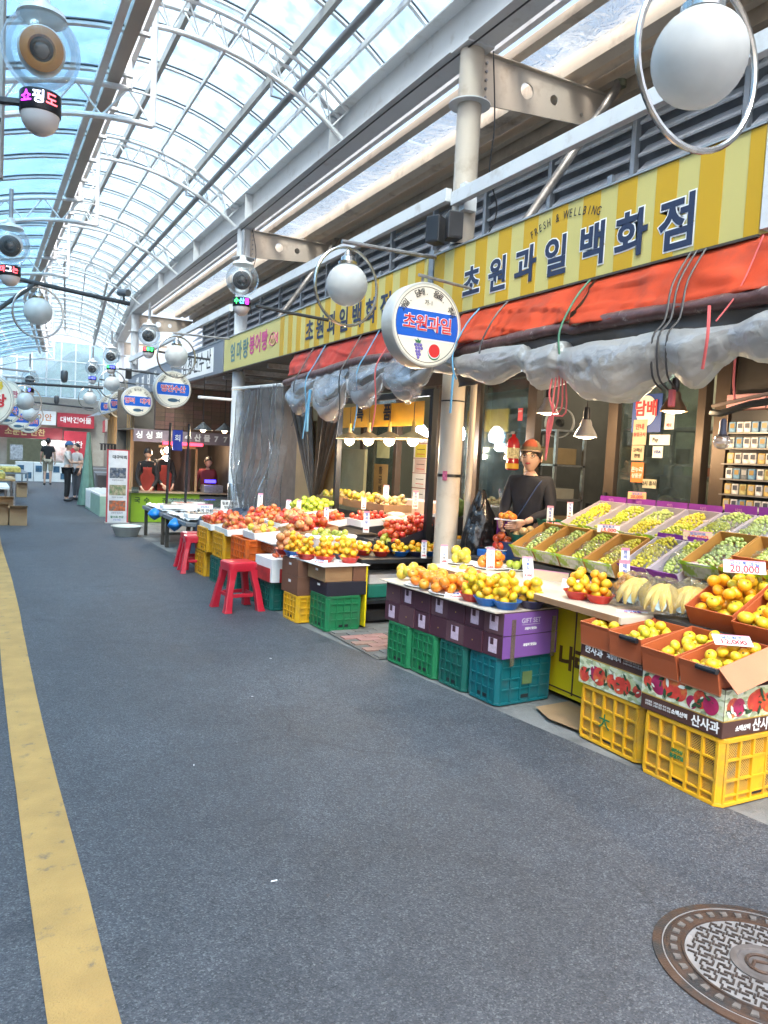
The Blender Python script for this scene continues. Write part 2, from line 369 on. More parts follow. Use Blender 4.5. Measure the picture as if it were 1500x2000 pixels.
pad = MB().poly([(-.010, -.008), (.010, -.011), (.010, .011), (-.010, .008)], .006).mesh('pad', [mat('pad_iron', (.17, .16, .155), .5, .3, var=.3, scale=30)])
for k in range(34):
    a = 2 * PI * k / 34; link('pad', pad, mh, (.2545 * math.cos(a), .2545 * math.sin(a), .004), a)
MB().lathe([(.222, .0), (.222, .004), (.0001, .004)], 64).build('tread_plate', IRONW, mh)
tb = MB()
for i in range(-14, 15):
    for j in range(-14, 15):
        x = i * .017; y = j * .017
        rr_ = math.hypot(x, y)
        if rr_ > .208 or rr_ < .098: continue
        if (i + j) % 3 == 0: continue
        a = 0 if (i - j) % 4 < 2 else PI / 2
        tb.cbox((0, 0, .006), (.021, .006, .005), 0, T(x, y, 0) @ RZ(a + .5))
tb.build('tread_bars', mat('tread_dark', (.045, .035, .032), .6, .2, var=.3, scale=20), mh, kind='stuff')
MB().lathe([(.09, .003), (.092, .010), (.072, .011), (.070, .0045), (.0001, .0045)], 48).build('hub_ring', mat('hub_iron', (.13, .12, .12), .5, .3, var=.3, scale=20), mh, smooth=True)
eb = MB().tube([(.045 * math.cos(a), .045 * math.sin(a), .006) for a in [i * .35 for i in range(15)]], .006, 6)
eb.tube([(-.05, 0, .006), (-.01, .02, .006), (.02, -.01, .006), (.055, .01, .006)], .006, 6)
eb.build('emblem', RUST, mh, smooth=True)

# ================================================================== ROOF
RIGHTV = lambda x: 3.1 + math.sqrt(max(.01, 2.93 ** 2 - (x - 1.75) ** 2))
def LEFTV(x): d_ = max(0, 1.3 - x); return 5.06 - .19 * d_ * d_ / (1 + .10 * d_ * d_)
PANE = clear('clear_polycarbonate', (.86, .95, .98), .0, .15, (.70, .86, .95), .15, fres=.10, glowy=.96)
PANEB = clear('blue_polycarbonate', (.56, .74, .86), .0, .24, (.30, .46, .58), .12, fres=.12, glowy=.9)
GASK = mat('dark_gasket', (.05, .065, .08), .5)
ROOFM = mat('roof_paint', (.56, .60, .63), .4, var=.06, scale=1.5, dirt=(.25, .24, .22), dscale=3)
BROWNM = mat('purlin_paint', (.36, .32, .28), .5, var=.12, scale=2)
roof = thing('vaulted_roof', 'high arched glazed roof of clear panels over the right half of the lane', 'roof', (0, 0, 0))
low = thing('lower_vaulted_roof', 'lower arched roof of blue tinted panels on the left of the lane', 'roof', (0, 0, 0))
DY = .85; Y0 = 8.83 - 12 * DY; NB = 41
PX = [1.35, 1.86, 2.36, 2.9, 3.3, 3.62]
LX = [1.17, .1, -1.1, -2.6]
def strip(xa, xb, fn, dy, th=.008, seg=4):
    m = MB()
    def f(u, v): x = xa + (xb - xa) * u; return (x, dy * (v - .5), fn(x))
    m.grid(f, seg, 1); m.M = T(0, 0, th); m.grid(f, seg, 1); return m
def ribline(xa, xb, fn, n=16, dz=0): return [(xa + (xb - xa) * i / n, 0, fn(xa + (xb - xa) * i / n) + dz) for i in range(n + 1)]
pan = [strip(PX[i] + .02, PX[i + 1] - .02, RIGHTV, DY - .05).mesh('glazing_panel', PANE, True) for i in range(5)]
panl = [strip(LX[i] - .02, LX[i + 1] + .02, LEFTV, DY - .05).mesh('glazing_panel', PANEB, True) for i in range(3)]
rb = MB().tube(ribline(1.3, 3.65, RIGHTV, 20, -.03), .024, 6); rb.tube(ribline(1.3, 3.65, RIGHTV, 20, -.004), .040, 4, 1, flat=.2)
ribm = rb.mesh('roof_rib', [ROOFM, GASK], True)
rb = MB().tube(ribline(1.28, -2.7, LEFTV, 20, -.03), .026, 6); rb.tube(ribline(1.2, -2.7, LEFTV, 20, -.004), .045, 4, 1, flat=.2)
riblm = rb.mesh('roof_rib', [ROOFM, GASK], True)
for k in range(NB):
    y = Y0 + k * DY
    if y > 33.4: break
    bx, by, ba = bend(0, y); bx2, by2, ba2 = bend(0, y + DY / 2)
    link('roof_rib', ribm, roof, (bx, by, 0), ba); link('roof_rib', riblm, low, (bx, by, 0), ba)
    if y + DY > 33.3: break
    for p in pan: link('glazing_panel', p, roof, (bx2, by2, 0), ba2)
    for p in panl: link('glazing_panel', p, low, (bx2, by2, 0), ba2)
def runline(x, z, y0=-2, y1=33, w=.05, h=.08):
    m = MB(); m.tube([(x, y0, z), (x, BY, z), bp(x, y1, z)], w * .7071, 4, flat=h / w); return m
for i, (x, w, h) in enumerate([(1.35, .065, .12), (1.86, .05, .10), (2.36, .03, .05), (2.9, .05, .10), (3.3, .03, .05)]):
    runline(x, RIGHTV(x) - .07, w=w, h=h).build('purlin', mat('purlin_grey', (.30, .30, .29), .5, var=.1, scale=2) if w > .045 else ROOFM, roof)
runline(1.12, LEFTV(1.1) + .0, w=.12, h=.12).build('purlin', BROWNM, low)
runline(.98, LEFTV(1.0) - .1, w=.07, h=.05).build('purlin', WHITE, low)
runline(-.9, LEFTV(-.9) - .08, w=.07, h=.1).build('purlin', ROOFM, low)
# upright gap between the two vaults: open clerestory frame
runline(1.30, 5.25, w=.05, h=.05).build('clerestory_rail', ROOFM, roof)
# fire pipe under the vault
m = MB(); m.tube([(3.0, -2, 5.42), (3.0, 20.5, 5.42), bp(2.9, 22, 5.38), bp(2.9, 32, 5.35)], .042, 10)
m.build('water_pipe', mat('pipe_grey', (.20, .22, .24), .4, .3), roof, smooth=True)
for y in (4.6, 8.6, 12.6, 16.6, 20.4):
    MB().tube([(2.88, y, RIGHTV(2.9) - .12), (2.88, y + .0, 5.50), (3.0, y, 5.50), (3.0, y, 5.44)], .016, 6).build('pipe_hanger', STEEL, roof, smooth=True)
# trusses
def truss_r(y):
    M = T(*bp(0, y, 0)) @ RZ(bend(0, y)[2])
    m = MB(M); n = 14; X0, X1 = 1.5, 3.56
    top = lambda x, s: (x, s, RIGHTV(x) - .12)
    bot = lambda x: (x, 0, RIGHTV(x) - .40)
    X = [X0 + (X1 - X0) * i / n for i in range(n + 1)]
    for s in (-.11, .11): m.tube([top(x, s) for x in X], .026, 8)
    m.tube([bot(x) for x in X], .026, 8)
    for i in range(n):
        for s in (-.11, .11):
            a, b_ = (top(X[i], s), bot(X[i + 1])) if i % 2 == 0 else (bot(X[i]), top(X[i + 1], s))
            m.tube([a, b_], .009, 5)
    m.poly([(0, 0)] * 0 or [(3.38, 0), (3.6, 0), (3.6, .001), (3.38, .001)], .001)
    o = m.build('roof_truss', WHITE, roof, smooth=True)
    MB(M).add([(3.36, -.005, 5.66), (3.52, -.005, 5.60), (3.62, -.005, 5.35), (3.36, -.005, 5.35), (3.36, .005, 5.66), (3.52, .005, 5.60), (3.62, .005, 5.35), (3.36, .005, 5.35)],
              [(0, 1, 2, 3), (7, 6, 5, 4), (0, 4, 5, 1), (1, 5, 6, 2), (3, 7, 4, 0)])
def truss_l(y):
    M = T(*bp(0, y, 0)) @ RZ(bend(0, y)[2])
    m = MB(M); n = 16; X = [1.5 - i * .24 for i in range(n + 1)]
    m.tube([(x, 0, LEFTV(x) - .10) for x in X[1:]], .028, 8); m.tube([(x, 0, LEFTV(x) - .40) for x in X], .028, 8)
    m.tube([(1.5, 0, LEFTV(1.3) - .40), (1.5, 0, RIGHTV(1.5) - .12)], .03, 8); m.tube([(1.27, 0, LEFTV(1.3) - .10), (1.27, 0, RIGHTV(1.4) - .12)], .03, 8)
    for s in (0,):
        for i in range(n):
            a = (X[i], 0, LEFTV(X[i]) - (.40 if i % 2 == 0 else .10)); b_ = (X[i + 1], 0, LEFTV(X[i + 1]) - (.10 if i % 2 == 0 else .40)); m.tube([a, b_], .011, 5)
    zz = [4.95, 5.3, 5.65, 5.95]
    for i in range(3): m.tube([(1.5 if i % 2 else 1.27, 0, zz[i]), (1.27 if i % 2 else 1.5, 0, zz[i + 1])], .011, 5)
    m.tube([(1.27, 0, 4.95), (1.5, 0, 4.95)], .011, 5); m.tube([(1.27, 0, 4.95), (1.5, 0, 4.66)], .012, 5)
    m.build('roof_truss', WHITE, low, smooth=True)
for y in (4.1, 8.1, 12.1, 16.1, 20.1, 24.1, 28.1, 32.1): truss_r(y); truss_l(y)
for y in (4.2, 8.25, 12.2, 16.2, 20.2):
    MB(FS and T(0, y, 0) @ FS).poly([(3.34, 5.36), (3.6, 5.36), (3.6, 5.5), (3.45, 5.72), (3.34, 5.72)], .012).build('gusset_plate', WHITE, roof)

# ------------------------------------------------------------------ beam and columns
bm = thing('roof_beam', 'long white steel beam carrying the right edge of the arched roof', 'beam', (0, 0, 0))
def ibeam(y0, y1, pf):
    def bar(xa, xb, za, zb):
        m = MB(); a = [pf(xa, y0), pf(xb, y0), pf(xb, y1), pf(xa, y1)]
        m.add([(p[0], p[1], za) for p in a] + [(p[0], p[1], zb) for p in a], [(3, 2, 1, 0), (4, 5, 6, 7), (0, 1, 5, 4), (1, 2, 6, 5), (2, 3, 7, 6), (3, 0, 4, 7)]); return m
    bar(3.595, 3.605, 4.935, 5.325).build('beam_web', WHITE, bm); bar(3.47, 3.73, 4.92, 4.935).build('flange', WHITE, bm); bar(3.47, 3.73, 5.325, 5.34).build('flange', WHITE, bm)
ibeam(-2, BY, lambda x, y: (x, y)); ibeam(BY + .005, 33, lambda x, y: bend(x, y)[:2])
for y in (2.4, 8.3, 11.4, 14.5, 17.6): MB().box(3.48, 3.594, y, y + .012, 4.936, 5.324).build('stiffener', WHITE, bm)
def column(y, z1=4.92, lab=''):
    x_, y_, a_ = bend(3.6, y)
    c = thing('steel_column', lab, 'column', (x_, y_, 0), a_)
    s = MB().lathe([(.1, 0), (.1, z1 - .02)], 32).build('shaft', CREAM if y < 6 else WHITE, c, smooth=True)
    MB().lathe([(.102, z1 - .46), (.175, z1 - .46), (.175, z1 - .45), (.102, z1 - .45)], 32).build('collar', WHITE, c)
    MB().box(-.13, .13, -.13, .13, z1 - .018, z1 - .001).build('cap_plate', WHITE, c)
    # cantilever bracket to the shop side: a tapered plate with holes, cut square at the column and slanted at the tip
    m = MB(FS); hull = [(.10, -.02), (.10, -.42), (1.25, -.32), (1.50, .0)]
    cu = bpy.data.curves.new('b', 'CURVE'); cu.dimensions = '2D'; cu.fill_mode = 'BOTH'; cu.extrude = .008
    def sp(p):
        q = cu.splines.new('POLY'); q.points.add(len(p) - 1)
        for i, (a, b_) in enumerate(p): q.points[i].co = (a, b_, 0, 1)
        q.use_cyclic_u = True
    sp(hull); sp([(.58 + .07 * math.cos(t * PI / 8), -.19 + .07 * math.sin(t * PI / 8)) for t in range(16)]); sp([(.88 + .045 * math.cos(t * PI / 8), -.19 + .045 * math.sin(t * PI / 8)) for t in range(16)]); sp([(1.2 + .02 * math.cos(t * PI / 4), -.24 + .02 * math.sin(t * PI / 4)) for t in range(8)])
    me = to_mesh(bpy.data.objects.new('b', cu)); me.materials.clear(); me.materials.append(CREAM)
    o = link('bracket_plate', me, c); o.matrix_local = T(0, 0, z1) @ FS
    MB().cbox((.8, 0, 0), (1.42, .09, .01), 0, T(0, 0, z1 - .005)).build('bracket_flange', CREAM, c)
    for i in range(5): MB().lathe([(.012, 0), (.012, .016)], 6, 0, T(.14, -.008, z1 - .08 - i * .07) @ RX(PI / 2)).build('bolt', STEEL, c)
    return c
c1 = column(5.6, lab='cream steel column beside the fruit stall with black bag hung behind it')
MB().lathe([(.104, 1.36), (.104, 1.385)], 24).build('tape_band', BLACK, c1, loc=(0, 0, 0)); MB().box(-.02, .02, -.108, -.104, 1.33, 1.41).build('sticker', mat('sticker_red', (.45, .1, .2), .6, var=.4, scale=60), c1, rot=-.9)
for z in (2.0, 3.02, 3.3): MB().lathe([(.103, z), (.103, z + .012)], 24).build('tie_band', BLACK, c1)
c2 = column(11.8, lab='white steel column with stainless lower sleeve beside the fish stall')
MB().lathe([(.11, 0), (.11, .98), (.103, .99)], 24).build('lower_sleeve', CHROME, c2, smooth=True)
column(21.0, lab='white steel column far along the shops where the lane bends')
column(27.0, lab='farthest white steel column near the glazed gable end')
# beam leg bracing at the bend
# ------------------------------------------------------------------ lean-to roof and clerestory wall over the shops
lt = thing('side_canopy_roof', 'cream and glazed lean-to roof strips between the beam and the upper louvre wall', 'roof', (0, 0, 0))
TAN = mat('tan_soffit', (.60, .52, .42), .55, var=.12, scale=2, dirt=(.2, .14, .09), dscale=2)
WAVY = clear('wavy_plastic_sheet', (.75, .84, .90), .12, .45, (.55, .68, .78), .12, wave=.9, bscale=6)
def rn(name, m_, x0, x1, z0, z1, y0=-2, y1=21): MB().box(x0, x1, y0, y1, z0, z1).build(name, m_, lt)
rn('edge_channel', WHITE, 3.90, 3.96, 5.04, 5.14)
rn('edge_channel', TAN, 4.02, 4.12, 4.97, 5.05)
for i in range(12):
    y = -1.6 + i * 1.9; MB().grid(lambda u, v: (4.14 + .42 * u, y + 1.86 * v, 5.10 + .012 * math.sin(9 * v) - .02 * u), 3, 12).build('plastic_sheet', WAVY, lt, smooth=True)
rn('gutter', TAN, 4.60, 4.74, 4.97, 5.10)
m = MB().tube([(4.86, -2, 5.05), (4.86, 21, 5.05)], .065, 12); m.build('drain_pipe', TAN, lt, smooth=True)
rn('soffit_board', TAN, 4.76, 5.3, 5.22, 5.26); rn('soffit_beam', CREAM, 4.98, 5.06, 4.96, 5.08); rn('soffit_board', mat('soffit_brown', (.42, .34, .26), .6, var=.2), 5.08, 5.2, 4.84, 5.2)
rn('roof_cap', CONC, 3.75, 5.6, 5.42, 5.46) if False else None
up = thing('upper_shop_wall', 'upper wall of grey louvres above the fruit shop signs', 'wall', (0, 0, 0))
WALLM = mat('upper_wall', (.30, .29, .27), .7, var=.1)
MB().box(5.36, 5.5, -2, 21, 2.8, 5.2).build('wall_sheet', mat('louvre_back', (.30, .33, .38), .6), up)
MB().box(5.2, 5.35, -2, 21, 4.76, 4.84).build('head_board', CREAM, up)
LV = mat('louvre_blade', (.66, .69, .74), .4, .1, var=.1, scale=3, dirt=(.5, .5, .48), dscale=4, dlo=.6, dhi=.66)
bay = 1.15
blade = MB().cbox((0, 0, 0), (.008, bay - .1, .16), 0, RY(.75)).box(-.052, -.040, -(bay - .1) / 2, (bay - .1) / 2, -.066, -.036).mesh('louvre_blade', LV)
fr = MB().box(-.03, .03, -.025, .025, 2.8, 4.76).mesh('mullion', mat('alu_frame', (.40, .45, .5), .35, .5))
for i in range(20):
    y = -1.6 + i * bay; link('mullion', fr, up, (5.2, y, 0))
    for k in range(9): link('louvre_blade', blade, up, (5.24, y + bay / 2, 3.50 + k * .142))
for i in range(4): MB().box(5.13, 5.17, 3.2 + i * 2.3, 3.26 + i * 2.3, 2.8, 4.2).build('post', mat('bluish_post', (.42, .5, .58), .3, .4), up)
MB().tube([(5.04, 5.38, 4.98), (4.98, 5.38, 4.85), (4.05, 5.38, 3.5), (3.9, 5.38, 3.2)], .04, 10).build('slanted_strut', mat('galvanised', (.3, .29, .27), .4, .5, var=.3, scale=9), up, smooth=True)
MB().lathe([(.055, -.06), (.055, .06)], 12, 0, T(5.04, 5.38, 4.96)).build('pipe_joint', mat('olive_joint', (.2, .21, .14), .6), up, smooth=True)
MB().tube([(5.04, 11.5, 4.98), (4.98, 11.5, 4.85), (4.05, 11.5, 3.5)], .04, 10).build('slanted_strut', _m['galvanised'], up, smooth=True)
for y0, y1, z, lab in ((-2, 5.56, 3.66, 'white box rail running from the near column over the big sign'), (5.64, 11.7, 3.72, 'white box rail between the two columns above the second sign'), (11.9, 20.9, 3.72, 'white box rail above the far grey signboard')):
    r_ = thing('guard_rail', lab, 'rail', (0, 0, 0)); MB().box(3.44, 3.5, y0, y1, z - .055, z + .055).build('rail_bar', WHITE, r_, bevel=.004); MB().box(3.50, 3.62, y1 - .12, y1 - .04, z - .1, z + .12).build('end_bracket', WHITE, r_)
# wires looping down the first column
def wire(pts, r, m_, lab, cat='wire', name='wire', group=None):
    o = MB().tube(curve_pts(pts), r, 5).build(name, m_, smooth=True); return tag(o, lab, cat, group)
wire([(3.74, 5.5, 4.9), (3.76, 5.45, 4.3), (3.73, 5.44, 3.9), (3.80, 5.40, 3.6), (3.72, 5.42, 3.35), (3.69, 5.46, 3.2)], .006, BLACK, 'thin black wire looping down beside the near column')
wire([(3.7, 11.7, 4.9), (3.74, 11.6, 4.5), (3.66, 11.6, 4.1), (3.7, 11.6, 3.6)], .007, BLACK, 'thin black wire beside the second column')
wire([(3.52, -1, 4.88), (3.53, 3, 4.86), (3.52, 7, 4.9), (3.53, 12, 4.87), (3.52, 16, 4.9)], .008, BLACK, 'black cable clipped along the roof beam')
# ================================================================== SHOP SIGNS
from mathutils import noise as NZ
def nz(*p): return NZ.noise(Vector(p))
LY = mat('sign_pale_yellow', (.54, .475, .175), .45, spec=.2, var=.03, scale=1, dirt=(.5, .46, .2), dscale=2, dlo=.6); OY = mat('sign_ochre', (.53, .32, .022), .45, spec=.2, var=.04, scale=1)
ALU = mat('alu_trim', (.42, .42, .41), .35, .6)
PNL = []
def signboard(name, label, y0, y1, z0, z1, face, x=3.45):
    t = thing(name, label, 'sign', (x, 0, 0)); PNL.append(MB().box(0, .07, y0, y1, z0, z1).build('panel', face, t))
    MB().box(-.012, .08, y0 - .0, y1, z1, z1 + .012).build('trim', ALU, t); MB().box(-.012, .08, y0, y1, z0 - .014, z0).build('trim', mat('dark_trim', (.06, .05, .04), .6), t)
    return t
s1 = signboard('shop_sign', 'large yellow striped signboard reading FRESH & WELLBING with navy Korean lettering', 2.63, 5.78, 2.70, 3.24, LY)
for k in range(11):
    a = 2.87 + .305 * (k - 1); b_ = a + .155; a = max(a, 2.632); b_ = min(b_, 5.776)
    MB().box(-.003, 0, a, b_, 2.702, 3.238).build('stripe', OY, s1)
for ch, y, z, s in zip('초원과일백화점', (5.19, 4.84, 4.51, 4.18, 3.83, 3.50, 3.15), (2.90, 2.895, 2.90, 2.89, 2.89, 2.88, 2.86), (.265, .265, .27, .275, .28, .29, .31)):
    text(ch, s, WHI, PNL[0], (-.0045, y, z), FW, bold=.016, ext=.0005, name='letter_outline'); text(ch, s, NAVY, PNL[0], (-.0065, y, z), FW, bold=.0075, ext=.001)
W_ = 'FRESH & WELLBING'
for i, ch in enumerate(W_):
    if ch == ' ': continue
    f = (i - 7.5) / 7.5; y = 4.12 - f * .33; z = 3.165 - .055 * f * f
    text(ch, .078, BLKI, PNL[0], (-.006, y, z), FW, rot=-f * .42, sx=.72, ext=.0005)
MB().box(3.45, 3.62, 5.80, 5.88, 2.66, 3.3).build('sign_post', STEEL); tag(COL.objects['sign_post'], 'grey steel upright between the two yellow striped signboards', 'post')
p = MB().box(3.44, 3.6, 2.50, 2.62, 2.72, 3.28).build('end_post', WHITE); tag(p, 'white upright panel closing the right end of the big striped sign', 'post')
s2 = signboard('shop_sign', 'second yellow striped signboard half hidden by the globe lamp', 5.9, 12.13, 2.745, 3.25, LY)
for k in range(14):
    a = 5.95 + .29 * k
    if a > 9.7: break
    MB().box(-.003, 0, a, a + .145, 2.747, 3.248).build('stripe', OY, s2)
for ch, y in zip('초원과일백화점', (8.56, 8.24, 7.92, 7.60, 7.28, 6.96, 6.64)):
    text(ch, .27, NAVY, PNL[1], (-.0055, y, 2.93), FW, bold=.006, ext=.001, sx=1.0)
for ch, y in zip('엄마랑', (11.65, 11.33, 11.02)): text(ch, .30, mat('teal_ink', (.10, .20, .20), .5), PNL[1], (-.004, y, 2.98), FW, bold=.008, ext=.001, sx=.95)
for ch, y in zip('붕어빵', (10.72, 10.45, 10.18)): text(ch, .29, mat('pink_ink', (.50, .06, .20), .5), PNL[1], (-.004, y, 3.0), FW, bold=.008, ext=.001, sx=.95)
fb = MB()
fp = [(.13 * math.cos(a) * (1 - .1 * math.sin(3 * a)), .085 * math.sin(a)) for a in [i * PI / 12 for i in range(24)]]
fb.tube([(-.004, 9.84 - q[0], 3.0 + q[1]) for q in fp], .006, 5, closed=True); fb.tube([(-.004, 9.72, 3.0), (-.004, 9.66, 3.07), (-.004, 9.66, 2.93), (-.004, 9.72, 3.0)], .006, 5)
for i in range(3): fb.tube([(-.004, 9.92 - i * .06, 3.05), (-.004, 9.89 - i * .06, 3.0), (-.004, 9.92 - i * .06, 2.95)], .004, 5)
fb.build('fish_drawing', _m['pink_ink'], s2)
GREYS = mat('sign_grey', (.17, .19, .23), .5, var=.06, scale=1)
s3 = signboard('shop_sign', 'long grey signboard of the seafood shops with a white lettered panel', 12.2, 20.95, 2.74, 3.26, GREYS)
MB().box(-.004, 0, 12.75, 15.0, 2.79, 3.20).build('white_panel', WHI, s3)
for ch, y in zip('김정연수산', (14.75, 14.33, 13.92, 13.5, 13.05)): text(ch, .36, BLKI, PNL[2], (-.006, y, 3.0), FW, bold=.004, ext=.001)
for ch, y in zip('해피네회', (19.6, 18.9, 18.2, 17.5)): text(ch, .36, WHI, PNL[2], (-.006, y, 2.98), FW, bold=.01, ext=.001)
# canopy slab behind the signs
cn = thing('shop_canopy', 'dark flat canopy roof behind the shop signs over the fruit stalls', 'canopy', (0, 0, 0))
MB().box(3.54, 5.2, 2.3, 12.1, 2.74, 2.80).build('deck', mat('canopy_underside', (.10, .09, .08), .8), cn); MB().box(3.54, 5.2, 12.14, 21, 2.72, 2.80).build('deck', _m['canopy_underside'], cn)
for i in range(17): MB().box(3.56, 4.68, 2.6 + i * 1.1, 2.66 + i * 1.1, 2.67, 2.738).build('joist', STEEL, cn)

# ================================================================== HANGING ROUND SIGNS
RIMM = mat('sign_rim', (.50, .50, .48), .35, .4); CRM = mat('sign_cream', (.72, .68, .58), .4, var=.03); BLU = mat('sign_blue', (.005, .10, .50), .4, var=.03)
def arc_text(s, parent, r, size, m_, a0=1.0):
    n = len(s)
    for i, ch in enumerate(s):
        if ch == ' ': continue
        a = a0 - 2 * a0 * i / (n - 1); text(ch, size, m_, parent, (r * math.sin(-a), -.083, r * math.cos(a)), FS, rot=a, ext=.0005, bold=.0005)
def disc(r, m_, name, parent, y, n=48, clip=None):
    pts_ = [(r * math.cos(2 * PI * i / n), r * math.sin(2 * PI * i / n)) for i in range(n)]
    if clip: pts_ = [(x, max(-clip, min(clip, y_))) for x, y_ in pts_]
    o = MB(T(0, y, 0) @ FS).poly(pts_, .0012).build(name, m_, parent); return o
def round_sign(loc, rz, label, kind, r=.315, group=None, big=None):
    t = thing('round_sign', label, 'sign', loc, rz, group)
    MB(RX(PI / 2)).lathe([(r - .02, -.075), (r, -.07), (r, .07), (r - .006, .078), (r - .018, .080), (r - .022, .075), (r - .022, .07)], 48).build('rim', RIMM, t, smooth=True)
    disc(r - .02, CRM, 'face', t, -.078)
    MB(RX(PI / 2)).lathe([(r - .035, .079), (r - .035, .0808), (r - .039, .0808), (r - .039, .079)], 48, caps=False).build('ring_line', BLKI, t)
    if kind != 'left':
        disc(r - .036, WHI, 'band_edge', t, -.0795, clip=.112); bd_ = disc(r - .037, BLU, 'band', t, -.0808, clip=.10)
    if kind == 'main':
        for i, ch in enumerate('초원과일'):
            x = -.165 + .11 * i; text(ch, .125, WHI, bd_, (x, -.0832, .0), FS, bold=.0055, name='letter_outline'); text(ch, .125, RED, bd_, (x, -.0852, .0), FS, bold=.0018)
        arc_text('과일. 담배. 음료. 주류', t, .238, .058, BLKI, 1.15); text('가-1', .045, BLKI, t, (0, -.083, .16), FS, ext=.0005)
        g_ = MB(); 
        for i, (a, b_) in enumerate([(0, 0), (.025, 0), (.05, 0), (.01, -.024), (.035, -.024), (.058, -.024), (.012, -.048), (.036, -.048), (.02, -.07), (.042, -.07), (.03, -.092)]): g_.ball((-.10 + a, -.082, -.155 + b_), (.013, .003, .013), 8)
        g_.build('grape_picture', mat('grape_ink', (.15, .12, .38), .5), t); l_ = MB(T(0, -.082, 0) @ FS)
        l_.poly([(-.09, -.14), (-.11, -.12), (-.08, -.125), (-.085, -.105), (-.065, -.125), (-.05, -.115), (-.06, -.14)], .002); l_.build('leaf_picture', GRNI, t)
        MB(T(.07, -.0805, -.19) @ FS).poly([(.056 * math.cos(i * PI / 12), .056 * math.sin(i * PI / 12) - .008) for i in range(24)], .001).build('melon_rind', GRNI, t)
        MB(T(.07, -.082, -.19) @ FS).poly([(.054 * math.cos(i * PI / 12), .054 * math.sin(i * PI / 12)) for i in range(24)], .001).build('melon_rind', WHI, t)
        MB(T(.07, -.0835, -.185) @ FS).poly([(.05 * math.cos(i * PI / 12), .05 * math.sin(i * PI / 12)) for i in range(24)], .001).build('melon_flesh', mat('melon_red', (.62, .03, .03), .5), t)
    elif kind != 'left':
        for i, ch in enumerate(kind):
            x = (i - (len(kind) - 1) / 2) * .105; text(ch, .125, WHI, bd_, (x, -.0832, 0), FS, bold=.006, name='letter_outline'); text(ch, .125, RED, bd_, (x, -.0852, 0), FS, bold=.002)
        arc_text('싱싱한 활어회 전문점', t, .235, .055, BLKI, 1.1)
        fbod = [(.09 * math.cos(a), .032 * math.sin(a)) for a in [i * PI / 9 for i in range(18)]]
        MB(T(0, -.080, -.185) @ FS).poly(fbod, .002).build('fish_picture', mat('fish_ink', (.04, .10, .16) if kind == '명진수산' else (.25, .12, .10), .5), t)
        MB(T(0, -.080, -.185) @ FS).poly([(.08, 0), (.12, .03), (.115, 0), (.12, -.03)], .002).build('fish_picture', _m['fish_ink'], t)
    MB().tube([(.0, .02, r), (0, .02, r + .06)], .012, 6).build('hanger', STEEL, t)
    MB().tube([(-.05, 0, r + .06), (.5, .06, r + .05)], .012, 6).build('hanger_bar', STEEL, t)
    return t
round_sign((2.96, 5.10, 2.50), R(3), 'round cream sign with blue band and red lettering, grapes and watermelon below', 'main')
for y, s, lab in ((13.5, '명진수산', 'round fish shop sign just left of the grey signboard panel'), (16.8, '영덕 대게', 'second round seafood sign beyond the first along the grey board'), (18.6, '영덕 대게', 'third round seafood sign partly behind the second'), (20.2, '동해수산', 'farthest round blue banded sign of the right hand row')):
    round_sign((2.95, y, 2.50 - (.06 if y > 14 else 0)), R(2), lab, s)
tl = round_sign((.07, 10.8, 1.98), R(-2), 'large white round sign with red lettering at the left edge', 'left', r=.34)
for i, ch in enumerate('낭만당'): text(ch, .17, RED, tl, ((i - 1) * .17, -.084, -.02), FS, bold=.006)
text('ㅇ', .2, mat('yellow_ink', (.75, .55, .05), .5), tl, (.02, -.084, .17), FS, bold=.012); text('강릉', .1, _m['yellow_ink'], tl, (.12, -.084, .17), FS, bold=.006)
for x, y, z, s, lab in ((.50, 17.2, 2.07, '동명수산', 'round blue banded sign on the left row, nearest of the three'), (.80, 19.0, 2.0, '호남건어', 'round blue banded sign on the left row, second one'), (1.10, 20.6, 1.96, '대성상회', 'round blue banded sign on the left row, farthest one')): round_sign((x, y, z), R(-2), lab, s, r=.27)
tl = round_sign((.47, 16.0, 2.34), R(-2), 'white round sign with pink lettering above the left blue signs', 'left', r=.26)
for i, ch in enumerate('한국관'): text(ch, .13, mat('rose_ink', (.55, .15, .2), .5), tl, ((i - 1) * .14, -.084, .0), FS, bold=.004)

# ================================================================== GLOBE LAMPS
OPAL = clear('opal_glass', (.6, .6, .6), .015, .93, (.74, .76, .76), .12, fres=.30, glowy=.42)
def globe_lamp(loc, rz, label, polex, ring=.29, r=.168, joint=STEEL):
    t = thing('globe_lamp', label, 'lamp', loc)
    MB().ball((0, 0, 0), r, 32).build('globe', OPAL, t, smooth='all')
    MB().lathe([(.045, r - .02), (.075, r - .012), (.078, r + .012), (.06, r + .02), (.055, r + .05), (.035, r + .065), (.02, r + .10), (.012, r + .11)], 20).build('cap', CHROME, t, smooth=True)
    q = [(ring * math.cos(a) * math.cos(rz), ring * math.cos(a) * math.sin(rz), -.015 + ring * 1.06 * math.sin(a)) for a in [2 * PI * i / 40 for i in range(40)]]
    MB().tube(q, .0125, 8, closed=True).build('ring', CHROME, t, smooth=True)
    MB().tube([(-.06, 0, ring + .045), (polex, .0, ring + .06)], .016, 8).build('pole', STEEL, t, smooth=True)
    return t
globe_lamp((2.62, 5.75, 2.87), .1, 'white glass globe lamp in a steel ring in front of the second striped sign', .82)
globe_lamp((2.30, 2.06, 2.99), -.05, 'biggest white glass globe lamp in a steel ring at the top right corner', 1.1)
globe_lamp((2.64, 11.85, 2.88), .1, 'white globe lamp in a ring before the grey signboard', .82)
globe_lamp((2.64, 18.1, 2.86), .1, 'small far globe lamp in a ring above the seafood signs', .82)
globe_lamp((2.64, 21.9, 2.72), .1, 'farthest globe lamp of the right hand row', .9)
